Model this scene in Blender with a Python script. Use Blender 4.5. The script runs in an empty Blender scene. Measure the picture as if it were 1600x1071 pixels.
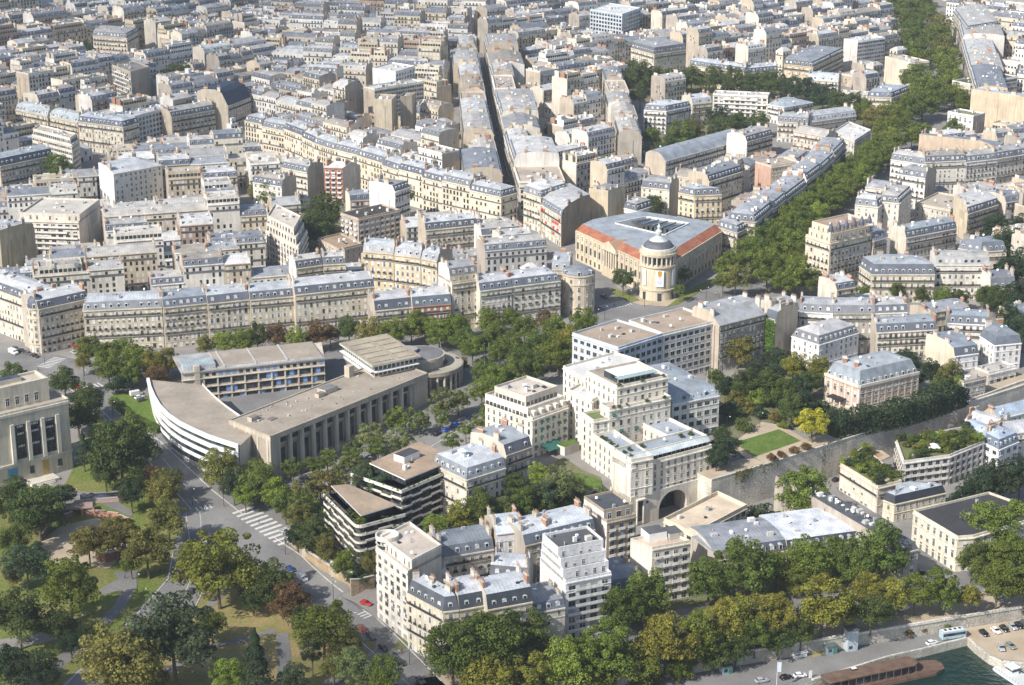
import bpy, bmesh, math, random
from mathutils import Vector, Matrix
R = math.radians
scn = bpy.context.scene
COL = scn.collection
rnd = random.Random(7)

# ------------------------------------------------------------------ camera, sky, sun
HC, FPX, PITCH, CX, CY = 276.0, 2950.0, R(18.4), 800.0, 535.5
cam = bpy.data.cameras.new('camera'); camo = bpy.data.objects.new('camera', cam); COL.objects.link(camo)
camo.location = (0, 0, HC); camo.rotation_euler = (R(90) - PITCH, 0, 0)
cam.sensor_width = 36.0; cam.lens = 36.0 * FPX / 1600.0
cam.clip_start = 1.0; cam.clip_end = 20000.0
scn.camera = camo
SUN_AZ, SUN_EL = 47.0, 40.0          # degrees: the sun stands behind the camera's left shoulder
w = bpy.data.worlds.new('World'); scn.world = w; w.use_nodes = True
nt = w.node_tree; sky = nt.nodes.new('ShaderNodeTexSky'); sky.sky_type = 'NISHITA'; sky.sun_disc = False
sky.sun_elevation = R(SUN_EL); sky.sun_rotation = R(180 + SUN_AZ); sky.dust_density = 1.5; sky.altitude = 200
nt.links.new(sky.outputs[0], nt.nodes['Background'].inputs[0]); nt.nodes['Background'].inputs[1].default_value = 0.12
sl = bpy.data.lights.new('sun', 'SUN'); sl.energy = 5.0; sl.angle = R(0.53); sl.color = (1.0, 0.945, 0.87)
so = bpy.data.objects.new('sun', sl); COL.objects.link(so)
tosun = Vector((-math.sin(R(SUN_AZ)) * math.cos(R(SUN_EL)), -math.cos(R(SUN_AZ)) * math.cos(R(SUN_EL)), math.sin(R(SUN_EL))))
so.rotation_euler = tosun.to_track_quat('Z', 'Y').to_euler(); so.location = (-300, 0, 500)
scn.view_settings.view_transform = 'Standard'; scn.view_settings.look = 'None'
scn.view_settings.exposure = 0.43; scn.view_settings.gamma = 1.0
scn.cycles.max_bounces = 5; scn.cycles.diffuse_bounces = 3; scn.cycles.transparent_max_bounces = 64
scn.cycles.volume_bounces = 0

# ------------------------------------------------------------------ from the picture to the place
cp, sp = math.cos(PITCH), math.sin(PITCH)
def ray(px, py):
    x = (px - CX) / FPX; y = -(py - CY) / FPX
    return (x, cp + y * sp, -sp + y * cp)
def at(px, py, z=0.0):
    d = ray(px, py); t = (z - HC) / d[2]
    return Vector((d[0] * t, d[1] * t, z))
def proj(p):
    zz = p[2] - HC; dep = p[1] * cp - zz * sp; up = p[1] * sp + zz * cp
    return (CX + FPX * p[0] / dep, CY - FPX * up / dep)
def scale_at(p): return FPX / (p[1] * cp + (HC - p[2]) * sp)
def ss(a, b, x):
    t = (x - a) / (b - a); t = 0.0 if t < 0 else 1.0 if t > 1 else t
    return t * t * (3 - 2 * t)
QA, QB = at(1200, 1015), at(1600, 950)
qd = (QB - QA).normalized(); qn = Vector((-qd.y, qd.x, 0))
def U(x, y): return (x - QA.x) * qn.x + (y - QA.y) * qn.y
WA, WB = at(1116, 749, 15.5), at(1510, 631, 15.5)
wd = (WB - WA).normalized(); wn = Vector((-wd.y, wd.x, 0))
def terr(x, y):
    u = U(x, y)
    if u < 0.0: return -13.0 if u < -1.2 else -13.0 * (-u / 1.2)
    s = (x - WA.x) * wn.x + (y - WA.y) * wn.y
    if (x - WA.x) * wd.x + (y - WA.y) * wd.y < 3.0: s -= 18.0        # the hotel's arch stands on the lower street
    zl = 14.5 * ss(60, 290, u)
    zr = 14.5 * ss(0.6, 2.6, s) + (1.5 * ss(20, 80, u) if s < 2.6 else 0.0)
    if s >= 0.6: zr = max(zr, 1.5 * (1 - ss(0.6, 2.6, s)))
    if zr > 14.5: zr = 14.5
    k = ss(-75, 5, x)
    return zl + (zr - zl) * k + 2.0 * ss(200, 320, u) + 11 * ss(320, 1150, u)
def P(px, py, h=0.0):
    d = ray(px, py)
    t0 = (46 + h - HC) / d[2]; t1 = (-16 + h - HC) / d[2]
    n = 60; prev = t0
    for i in range(1, n + 1):
        t = t0 + (t1 - t0) * i / n
        if HC + d[2] * t - terr(d[0] * t, d[1] * t) - h < 0:
            a, b = prev, t
            for _ in range(18):
                m = (a + b) / 2
                if HC + d[2] * m - terr(d[0] * m, d[1] * m) - h < 0: b = m
                else: a = m
            t = (a + b) / 2; break
        prev = t
    return Vector((d[0] * t, d[1] * t, HC + d[2] * t))
G = P

# ------------------------------------------------------------------ materials
MATS = {}
def newmat(name, rough=0.8, spec=0.3):
    m = bpy.data.materials.new(name); m.use_nodes = True
    b = m.node_tree.nodes['Principled BSDF']
    b.inputs['Roughness'].default_value = rough
    b.inputs['Specular IOR Level'].default_value = spec
    MATS[name] = m
    return m, m.node_tree, b
def N(t, kind, **kw):
    n = t.nodes.new(kind)
    for k, v in kw.items(): setattr(n, k, v)
    return n
def mathn(t, op, a, b=None):
    n = N(t, 'ShaderNodeMath', operation=op)
    for i, v in enumerate((a, b)):
        if v is None: continue
        if isinstance(v, (int, float)): n.inputs[i].default_value = v
        else: t.links.new(v, n.inputs[i])
    return n.outputs[0]
def noise(t, scale, detail=3.0, vec=None, sc=(1, 1, 1), lo=0.0, hi=1.0, f0=0.3, f1=0.7):
    geo = N(t, 'ShaderNodeNewGeometry')
    mp = N(t, 'ShaderNodeMapping'); mp.inputs['Scale'].default_value = sc
    t.links.new(vec if vec else geo.outputs['Position'], mp.inputs[0])
    n = N(t, 'ShaderNodeTexNoise'); n.inputs['Scale'].default_value = scale; n.inputs['Detail'].default_value = detail
    t.links.new(mp.outputs[0], n.inputs['Vector'])
    r = N(t, 'ShaderNodeMapRange'); r.inputs['From Min'].default_value = f0; r.inputs['From Max'].default_value = f1
    r.inputs['To Min'].default_value = lo; r.inputs['To Max'].default_value = hi
    t.links.new(n.outputs[0], r.inputs['Value'])
    return r.outputs[0]
def scaled(t, col, *facs):
    out = col
    for f in facs:
        v = N(t, 'ShaderNodeVectorMath', operation='SCALE')
        t.links.new(out, v.inputs[0])
        if isinstance(f, (int, float)): v.inputs['Scale'].default_value = f
        else: t.links.new(f, v.inputs['Scale'])
        out = v.outputs[0]
    return out
def tint(t):
    a = N(t, 'ShaderNodeAttribute'); a.attribute_name = 'tint'
    return a.outputs['Color']
def mix(t, f, a, b):
    m = N(t, 'ShaderNodeMix', data_type='RGBA')
    if isinstance(f, (int, float)): m.inputs[0].default_value = f
    else: t.links.new(f, m.inputs[0])
    for i, v in ((6, a), (7, b)):
        if isinstance(v, tuple): m.inputs[i].default_value = (*v, 1)
        else: t.links.new(v, m.inputs[i])
    return m.outputs[2]

# masonry and plaster: per-building tint, soft stains, rain streaks, stone courses
m, t, b = newmat('stone', 0.85, 0.2)
c = scaled(t, tint(t), noise(t, 0.12, 5, lo=0.80, hi=1.10), noise(t, 1.0, 4, sc=(1, 1, 0.10), lo=0.78, hi=1.06), noise(t, 3.0, 2, lo=0.92, hi=1.05))
t.links.new(c, b.inputs['Base Color'])
# zinc: sheets with standing seams
m, t, b = newmat('zinc', 0.55, 0.25)
ax = N(t, 'ShaderNodeAttribute'); ax.attribute_name = 'axis'
g = N(t, 'ShaderNodeNewGeometry'); dt = N(t, 'ShaderNodeVectorMath', operation='DOT_PRODUCT')
t.links.new(ax.outputs['Vector'], dt.inputs[0]); t.links.new(g.outputs['Position'], dt.inputs[1])
fr = mathn(t, 'FRACT', mathn(t, 'MULTIPLY', dt.outputs['Value'], 0.8))
seam = mathn(t, 'LESS_THAN', fr, 0.22)
seamf = mathn(t, 'SUBTRACT', 1.0, mathn(t, 'MULTIPLY', seam, 0.16))
c = scaled(t, tint(t), seamf, noise(t, 0.22, 5, lo=0.7, hi=1.16), noise(t, 1.5, 3, lo=0.84, hi=1.1))
t.links.new(c, b.inputs['Base Color'])
m, t, b = newmat('slate', 0.6, 0.4)
c = scaled(t, tint(t), noise(t, 0.3, 4, lo=0.75, hi=1.2), noise(t, 5, 2, lo=0.85, hi=1.1))
t.links.new(c, b.inputs['Base Color'])
m, t, b = newmat('gravel', 0.95, 0.1)
c = scaled(t, tint(t), noise(t, 0.1, 6, lo=0.76, hi=1.1), noise(t, 0.7, 4, lo=0.88, hi=1.06), noise(t, 6, 2, lo=0.9, hi=1.08))
t.links.new(c, b.inputs['Base Color'])
m, t, b = newmat('paint', 0.5, 0.4)
t.links.new(scaled(t, tint(t), noise(t, 1.0, 3, lo=0.93, hi=1.04)), b.inputs['Base Color'])
m, t, b = newmat('glass', 0.08, 0.6)
t.links.new(mix(t, noise(t, 0.35, 1, f0=0.45, f1=0.55), (0.018, 0.024, 0.03), (0.05, 0.062, 0.072)), b.inputs['Base Color'])
m, t, b = newmat('iron', 0.6, 0.3); b.inputs['Base Color'].default_value = (0.02, 0.022, 0.025, 1)
m, t, b = newmat('railing', 0.6, 0.3); b.inputs['Base Color'].default_value = (0.03, 0.032, 0.035, 1); b.inputs['Alpha'].default_value = 0.55
m, t, b = newmat('terracotta', 0.9, 0.1)
t.links.new(mix(t, noise(t, 1.3, 2), (0.27, 0.14, 0.085), (0.38, 0.27, 0.19)), b.inputs['Base Color'])
m, t, b = newmat('brick', 0.9, 0.15)
t.links.new(scaled(t, tint(t), noise(t, 2, 3, lo=0.8, hi=1.15)), b.inputs['Base Color'])
# leaves: object colour with clump-scale and leaf-scale variation
m, t, b = newmat('leaves', 0.6, 0.15)
oi = N(t, 'ShaderNodeObjectInfo'); at_ = N(t, 'ShaderNodeAttribute'); at_.attribute_name = 'tint'
mm = N(t, 'ShaderNodeVectorMath', operation='MULTIPLY'); t.links.new(oi.outputs['Color'], mm.inputs[0]); t.links.new(at_.outputs['Color'], mm.inputs[1])
c = scaled(t, mm.outputs[0], noise(t, 0.28, 2, lo=0.72, hi=1.3))
t.links.new(c, b.inputs['Base Color'])
tr = N(t, 'ShaderNodeBsdfTranslucent'); t.links.new(c, tr.inputs[0]); mx = N(t, 'ShaderNodeMixShader'); mx.inputs[0].default_value = 0.34
t.links.new(b.outputs[0], mx.inputs[1]); t.links.new(tr.outputs[0], mx.inputs[2]); t.links.new(mx.outputs[0], t.nodes['Material Output'].inputs[0])
m, t, b = newmat('bark', 0.9, 0.1)
t.links.new(mix(t, noise(t, 2, 3), (0.07, 0.055, 0.04), (0.2, 0.17, 0.13)), b.inputs['Base Color'])
m, t, b = newmat('asphalt', 0.9, 0.25)
c = mix(t, noise(t, 0.06, 6), (0.145, 0.143, 0.142), (0.245, 0.24, 0.23))
t.links.new(scaled(t, c, noise(t, 1.5, 4, lo=0.85, hi=1.1)), b.inputs['Base Color'])
m, t, b = newmat('pavement', 0.9, 0.2)
c = mix(t, noise(t, 0.1, 4), (0.20, 0.19, 0.18), (0.28, 0.265, 0.245))
t.links.new(scaled(t, c, noise(t, 2, 3, lo=0.88, hi=1.08)), b.inputs['Base Color'])
m, t, b = newmat('sand', 0.95, 0.1)
c = mix(t, noise(t, 0.15, 4), (0.36, 0.29, 0.21), (0.46, 0.39, 0.29))
t.links.new(scaled(t, c, noise(t, 2, 3, lo=0.88, hi=1.08)), b.inputs['Base Color'])
m, t, b = newmat('lawn', 0.95, 0.05)
c = mix(t, noise(t, 0.07, 5), (0.12, 0.17, 0.035), (0.22, 0.20, 0.08))
t.links.new(scaled(t, c, noise(t, 1.2, 4, lo=0.7, hi=1.2)), b.inputs['Base Color'])
m, t, b = newmat('dry_grass', 0.95, 0.05)
c = mix(t, noise(t, 0.09, 5), (0.36, 0.27, 0.13), (0.19, 0.20, 0.07))
t.links.new(scaled(t, c, noise(t, 1.2, 4, lo=0.75, hi=1.15)), b.inputs['Base Color'])
m, t, b = newmat('green_grass', 0.95, 0.05)
c = mix(t, noise(t, 0.2, 4), (0.085, 0.14, 0.028), (0.13, 0.18, 0.045))
t.links.new(scaled(t, c, noise(t, 0.9, 5, lo=0.72, hi=1.2)), b.inputs['Base Color'])
m, t, b = newmat('earth', 0.95, 0.1)
c = mix(t, noise(t, 0.06, 5), (0.12, 0.14, 0.06), (0.2, 0.18, 0.12))
t.links.new(scaled(t, c, noise(t, 1.2, 4, lo=0.75, hi=1.15)), b.inputs['Base Color'])
m, t, b = newmat('water', 0.12, 0.5)
b.inputs['Base Color'].default_value = (0.004, 0.024, 0.019, 1)
bp = N(t, 'ShaderNodeBump'); bp.inputs['Strength'].default_value = 0.8; bp.inputs['Distance'].default_value = 0.5
t.links.new(noise(t, 0.45, 5, f0=.2, f1=.8), bp.inputs['Height']); t.links.new(bp.outputs[0], b.inputs['Normal'])
m, t, b = newmat('rust', 0.8, 0.3)
c = mix(t, noise(t, 0.35, 5), (0.105, 0.062, 0.042), (0.17, 0.118, 0.088))
t.links.new(scaled(t, c, noise(t, 3, 3, lo=0.8, hi=1.1)), b.inputs['Base Color'])
m, t, b = newmat('carpaint', 0.25, 0.5)
oi = N(t, 'ShaderNodeObjectInfo'); t.links.new(oi.outputs['Color'], b.inputs['Base Color'])
m, t, b = newmat('rubber', 0.9, 0.1); b.inputs['Base Color'].default_value = (0.012, 0.012, 0.012, 1)
m, t, b = newmat('rough_stone', 0.9, 0.15)
c = scaled(t, tint(t), noise(t, 0.12, 5, lo=0.7, hi=1.15), noise(t, 1.4, 3, sc=(1, 1, 2.2), lo=0.75, hi=1.15), noise(t, 0.5, 3, sc=(1, 1, 0.1), lo=0.82, hi=1.05))
g = N(t, 'ShaderNodeNewGeometry'); sx = N(t, 'ShaderNodeSeparateXYZ'); t.links.new(g.outputs['Position'], sx.inputs[0])
ln = mathn(t, 'LESS_THAN', mathn(t, 'FRACT', mathn(t, 'MULTIPLY', sx.outputs['Z'], 1.1)), .14)
row_ = mathn(t, 'FLOOR', mathn(t, 'MULTIPLY', sx.outputs['Z'], 1.1)); xx = mathn(t, 'ADD', mathn(t, 'MULTIPLY', mathn(t, 'ADD', sx.outputs['X'], mathn(t, 'MULTIPLY', sx.outputs['Y'], .7)), .6), mathn(t, 'MULTIPLY', row_, .37))
vl = mathn(t, 'LESS_THAN', mathn(t, 'FRACT', xx), .07); jt = mathn(t, 'SUBTRACT', 1.0, mathn(t, 'MULTIPLY', mathn(t, 'MAXIMUM', ln, vl), .22)); c = scaled(t, c, jt)
t.links.new(c, b.inputs['Base Color'])
bp = N(t, 'ShaderNodeBump'); bp.inputs['Strength'].default_value = 0.6; bp.inputs['Distance'].default_value = 0.2
t.links.new(noise(t, 1.6, 3), bp.inputs['Height']); t.links.new(bp.outputs[0], b.inputs['Normal'])

# ------------------------------------------------------------------ mesh building
class MB:
    def __init__(s): s.v = []; s.f = []; s.m = []; s.t = []; s.a = []
    def face(s, pts, mat, tint=(1, 1, 1), axis=(1, 0, 0)):
        n = len(s.v); s.v.extend([tuple(p) for p in pts]); s.f.append(tuple(range(n, n + len(pts))))
        s.m.append(mat); s.t.append(tint); s.a.append(axis)
    def frame(s, o, ex, ey, ez, mat, tint=(1, 1, 1), bottom=False, topmat=None, toptint=None):
        """box with corner o and edge vectors ex, ey, ez (right handed)"""
        o, ex, ey, ez = map(Vector, (o, ex, ey, ez))
        p = [o, o + ex, o + ex + ey, o + ey]; q = [k + ez for k in p]
        ax = tuple(ex.normalized())
        if ex.cross(ey).dot(ez) < 0: p.reverse(); q.reverse()
        for i in range(4):
            j = (i + 1) % 4; s.face([p[i], p[j], q[j], q[i]], mat, tint, ax)
        s.face(q, topmat or mat, toptint or tint, ax)
        if bottom: s.face(p[::-1], mat, tint, ax)
    def prism(s, poly, z0, z1, mat, tint=(1, 1, 1), topmat=None, toptint=None, bottom=False):
        n = len(poly)
        for i in range(n):
            a, b = poly[i], poly[(i + 1) % n]
            s.face([(a[0], a[1], z0), (b[0], b[1], z0), (b[0], b[1], z1), (a[0], a[1], z1)], mat, tint)
        s.face([(p[0], p[1], z1) for p in poly], topmat or mat, toptint or tint)
        if bottom: s.face([(p[0], p[1], z0) for p in reversed(poly)], mat, tint)
    def lathe(s, c, prof, n, mat, tint=(1, 1, 1), a0=0.0, a1=2 * math.pi, cap=True):
        full = abs(a1 - a0) > 6.28; k = n if full else n + 1
        rings = [[(c[0] + r * math.cos(a0 + (a1 - a0) * i / n), c[1] + r * math.sin(a0 + (a1 - a0) * i / n), c[2] + z) for i in range(k)] for r, z in prof]
        for q in range(len(rings) - 1):
            for i in range(n):
                j = (i + 1) % k
                s.face([rings[q][i], rings[q][j], rings[q + 1][j], rings[q + 1][i]], mat, tint)
        if cap: s.face(rings[-1][:], mat, tint)
    def tube(s, a, b, r0, r1, mat, n=6, tint=(1, 1, 1)):
        a, b = Vector(a), Vector(b); d = (b - a).normalized(); x = d.orthogonal().normalized(); y = d.cross(x)
        A = [a + (x * math.cos(6.2832 * i / n) + y * math.sin(6.2832 * i / n)) * r0 for i in range(n)]
        B = [b + (x * math.cos(6.2832 * i / n) + y * math.sin(6.2832 * i / n)) * r1 for i in range(n)]
        for i in range(n):
            j = (i + 1) % n; s.face([A[i], A[j], B[j], B[i]], mat, tint)
        s.face(B, mat, tint)
    def mesh(s, name, org=(0, 0, 0)):
        me = bpy.data.meshes.new(name); o = org
        me.from_pydata([(p[0] - o[0], p[1] - o[1], p[2] - o[2]) for p in s.v], [], s.f)
        names = []
        for k in s.m:
            if k not in names: names.append(k)
        for k in names: me.materials.append(MATS[k])
        ix = {k: i for i, k in enumerate(names)}
        me.polygons.foreach_set('material_index', [ix[k] for k in s.m])
        a = me.attributes.new('tint', 'FLOAT_COLOR', 'FACE')
        a.data.foreach_set('color', [c for tt in s.t for c in (tt[0], tt[1], tt[2], 1.0)])
        a = me.attributes.new('axis', 'FLOAT_VECTOR', 'FACE')
        a.data.foreach_set('vector', [c for tt in s.a for c in (tt[0], tt[1], tt[2])])
        me.update()
        return me
    def build(s, name, parent=None, org=(0, 0, 0)):
        o = bpy.data.objects.new(name, s.mesh(name, org)); COL.objects.link(o)
        if parent: o.parent = parent
        else: o.location = org
        return o
THINGS = []
def tag(o, label, cat, group=None):
    o['label'] = label; o['category'] = cat
    if group: o['group'] = group
    THINGS.append(o); return o
def thing(name, loc, label, cat, group=None):
    o = bpy.data.objects.new(name, None); o.empty_display_size = 0.5; o.location = loc; COL.objects.link(o)
    return tag(o, label, cat, group)
def link(name, me, parent, M):
    o = bpy.data.objects.new(name, me); COL.objects.link(o); o.parent = parent; o.matrix_local = M
    return o
def structure(o): o['kind'] = 'structure'; return o

def inset(poly, ds):
    n = len(poly); out = []
    for i in range(n):
        p0, p1, p2 = poly[i - 1], poly[i], poly[(i + 1) % n]
        d1 = Vector((p1[0] - p0[0], p1[1] - p0[1])); d2 = Vector((p2[0] - p1[0], p2[1] - p1[1]))
        if d1.length < 1e-6 or d2.length < 1e-6: out.append(Vector((p1[0], p1[1]))); continue
        d1.normalize(); d2.normalize()
        n1 = Vector((-d1.y, d1.x)) * ds[i - 1]; n2 = Vector((-d2.y, d2.x)) * ds[i]
        cr = d1.x * d2.y - d1.y * d2.x
        a = Vector((p1[0], p1[1])) + n1; bb = Vector((p1[0], p1[1])) + n2
        if abs(cr) < 0.05: out.append((a + bb) / 2); continue
        tt = ((bb.x - a.x) * d2.y - (bb.y - a.y) * d2.x) / cr
        out.append(a + d1 * tt)
    return out
def inpoly(x, y, poly):
    c = False; n = len(poly); j = n - 1
    for i in range(n):
        xi, yi, xj, yj = poly[i][0], poly[i][1], poly[j][0], poly[j][1]
        if (yi > y) != (yj > y) and x < (xj - xi) * (y - yi) / (yj - yi) + xi: c = not c
        j = i
    return c
# ------------------------------------------------------------------ building kit
CREAM = [(.60, .53, .40), (.64, .57, .45), (.56, .49, .36), (.67, .62, .52), (.62, .56, .46)]
WHITE = [(.76, .74, .69), (.80, .78, .74), (.73, .69, .62)]
ZINC = [(.38, .375, .365), (.33, .33, .33), (.45, .44, .42), (.27, .275, .285), (.41, .395, .37), (.46, .44, .41), (.33, .30, .26), (.52, .52, .51), (.22, .24, .27)]
SLATE = [(.095, .112, .14), (.12, .135, .165), (.08, .095, .125), (.15, .165, .19)]
PARTY = [(.55, .47, .36), (.62, .57, .48), (.50, .43, .34), (.68, .65, .60), (.44, .39, .33)]
DARKW = (0.03, 0.035, 0.04)

def unit_window(kind):
    mb = MB(); fw = 0.08; W = (.72, .71, .68)
    mb.face([(.5, .015, 0), (-.5, .015, 0), (-.5, .015, 1), (.5, .015, 1)], 'glass')
    if kind == 'blind': mb.face([(.46, .025, .45), (-.46, .025, .45), (-.46, .025, .97), (.46, .025, .97)], 'paint', (.70, .68, .63))
    if kind == 'shut': mb.face([(.5, .03, 0), (-.5, .03, 0), (-.5, .03, 1), (.5, .03, 1)], 'paint', (.66, .65, .62))
    if kind == 'grey': mb.face([(.5, .03, 0), (-.5, .03, 0), (-.5, .03, 1), (.5, .03, 1)], 'paint', (.36, .37, .37))
    if kind == 'open':
        for x in (-1.0, .52): mb.frame((x, 0, .0), (.46, 0, 0), (0, .07, 0), (0, 0, .98), 'paint', (.62, .62, .60))
    if kind in ('std', 'blind', 'open'):
        for x in (-.5, .5 - fw, -.03): mb.frame((x, 0, 0), (fw if x != -.03 else .06, 0, 0), (0, .05, 0), (0, 0, 1), 'paint', W)
        mb.frame((-.5, 0, .68), (1, 0, 0), (0, .045, 0), (0, 0, .035), 'paint', W)
    if kind == 'dark':
        for x in (-.5, .44): mb.frame((x, 0, 0), (.06, 0, 0), (0, .06, 0), (0, 0, 1), 'paint', (.25, .25, .25))
        mb.frame((-.03, 0, 0), (.06, 0, 0), (0, .05, 0), (0, 0, 1), 'paint', (.2, .2, .2))
    mb.frame((-.6, 0, -.06), (1.2, 0, 0), (0, .16, 0), (0, 0, .06), 'stone', (.62, .58, .5))
    mb.frame((-.6, 0, 1.0), (1.2, 0, 0), (0, .12, 0), (0, 0, .07), 'stone', (.62, .58, .5))
    return mb.mesh('window')
WIN = {k: unit_window(k) for k in ('std', 'blind', 'shut', 'grey', 'dark', 'open')}
def unit_balcony(mat):
    mb = MB(); mb.frame((-.5, 0, -.16), (1, 0, 0), (0, .62, 0), (0, 0, .16), 'stone', (.6, .55, .45), True)
    mb.frame((-.5, .56, 0), (1, 0, 0), (0, .04, 0), (0, 0, .92), mat, (.8, .78, .74))
    return mb.mesh('balcony')
BALC = {'iron': unit_balcony('railing'), 'solid': unit_balcony('stone')}
def unit_awning(c):
    mb = MB(); mb.face([(.55, .02, 1.0), (-.55, .02, 1.0), (-.55, .75, .62), (.55, .75, .62)], 'paint', c)
    mb.face([(.55, .75, .62), (-.55, .75, .62), (-.55, .75, .5), (.55, .75, .5)], 'paint', c)
    for x in (-.55, .55): mb.face([(x, .02, 1.0), (x, .75, .62), (x, .02, .62)], 'paint', c)
    return mb.mesh('awning')
AWN = {'green': unit_awning((.03, .12, .10)), 'orange': unit_awning((.75, .36, .06)), 'white': unit_awning((.7, .68, .62)), 'red': unit_awning((.65, .04, .03))}
def unit_chimney(mat, c):
    mb = MB(); mb.frame((-.5, -.5, 0), (1, 0, 0), (0, 1, 0), (0, 0, 1), mat, c)
    mb.frame((-.53, -.6, .93), (1.06, 0, 0), (0, 1.2, 0), (0, 0, .08), 'stone', (.5, .46, .4))
    for i in range(6):
        x = -.42 + i * .168; mb.lathe((x, 0, 1.0), [(.055, 0), (.045, .22)], 5, 'terracotta')
    return mb.mesh('chimney')
CHIM = [unit_chimney('stone', (.60, .54, .44)), unit_chimney('stone', (.66, .62, .55)), unit_chimney('brick', (.36, .2, .13)), unit_chimney('stone', (.46, .41, .34))]
def unit_dormer(kind):
    mb = MB(); W = (.72, .71, .67) if kind != 'dark' else (.2, .21, .24)
    mb.frame((-.5, -1.8, 0), (1, 0, 0), (0, 1.8, 0), (0, 0, 1.5), 'slate', (.13, .145, .17))
    mb.frame((-.56, 0, 0), (.14, 0, 0), (0, .06, 0), (0, 0, 1.55), 'paint', W); mb.frame((.42, 0, 0), (.14, 0, 0), (0, .06, 0), (0, 0, 1.55), 'paint', W)
    mb.face([(.42, .02, .05), (-.42, .02, .05), (-.42, .02, 1.5), (.42, .02, 1.5)], 'glass' if kind != 'blind' else 'paint', (.68, .67, .63))
    pts = [(-.6, 1.5), (-.42, 1.74), (0, 1.86), (.42, 1.74), (.6, 1.5)] if kind != 'flat' else [(-.6, 1.5), (-.6, 1.62), (.6, 1.62), (.6, 1.5)]
    mb.face([(x, .1, z) for x, z in pts][::-1], 'paint', W)
    for i in range(len(pts) - 1):
        (x0, z0), (x1, z1) = pts[i], pts[i + 1]
        mb.face([(x0, .1, z0), (x1, .1, z1), (x1, -1.9, z1), (x0, -1.9, z0)], 'zinc', (.38, .41, .45))
    return mb.mesh('dormer')
DORM = {k: unit_dormer(k) for k in ('arch', 'flat', 'blind', 'dark')}

ST = {  # facade styles: floor height, bay, window size, sill height, window kinds, balcony floors
 'haus': dict(fl=3.15, bay=2.5, ww=1.15, wh=2.05, sill=.35, kinds=['std'] * 4 + ['blind'] * 4 + ['shut'] * 3 + ['open'] * 2 + ['dark'], balc=(2, -1), bmat='iron', bands=True),
 'plain': dict(fl=3.0, bay=2.7, ww=1.1, wh=1.65, sill=.8, kinds=['std'] * 5 + ['blind'] * 2 + ['shut'] * 2 + ['open'] * 2, balc=(), bmat='iron', bands=False),
 'grid': dict(fl=3.3, bay=3.2, ww=2.2, wh=1.9, sill=.7, kinds=['dark'] * 6 + ['std'], balc=(), bmat='solid', bands=True),
 'deco': dict(fl=3.0, bay=3.1, ww=1.7, wh=1.8, sill=.5, kinds=['dark'] * 4 + ['std'] * 2 + ['blind'], balc=(1, 2, 3, 4, 5, 6), bmat='solid', bands=False),
 'slab': dict(fl=2.9, bay=3.4, ww=2.4, wh=1.75, sill=.25, kinds=['dark'] * 3 + ['std'] * 2 + ['blind', 'grey'], balc=(1, 2, 3, 4, 5, 6, 7, 8), bmat='long', bands=False),
 'rounded': dict(fl=3.0, bay=3.6, ww=2.1, wh=1.6, sill=.75, kinds=['std'] * 3 + ['dark', 'blind', 'shut', 'grey'], balc=(3, 5), bmat='solid', bands=False),
 'strip': dict(fl=3.0, bay=1.9, ww=1.6, wh=1.4, sill=.9, kinds=['dark'] * 5 + ['std'] * 2, balc=(), bmat='solid', bands=True),
 'hotel': dict(fl=3.2, bay=3.0, ww=1.15, wh=2.0, sill=.5, kinds=['std'] * 4 + ['dark'], balc=(), bmat='solid', bands=True),
 'villa': dict(fl=4.2, bay=3.2, ww=1.4, wh=2.7, sill=.7, kinds=['std'] * 3 + ['blind'], balc=(), bmat='iron', bands=True),
}
def edge(A, B):
    d = Vector((B[0] - A[0], B[1] - A[1], 0)); L = d.length; d /= L
    return d, Vector((d.y, -d.x, 0)), L
def mat_edge(p, d, o, sx=1, sz=1, sy=1):
    return Matrix(((-d.x * sx, o.x * sy, 0, p[0]), (-d.y * sx, o.y * sy, 0, p[1]), (0, 0, sz, p[2]), (0, 0, 0, 1)))
def faces_camera(A, B, lim=-0.12):
    d, o, L = edge(A, B); m = Vector(((A[0] + B[0]) / 2, (A[1] + B[1]) / 2, 0)); return o.dot(-m.normalized()) > lim
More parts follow.
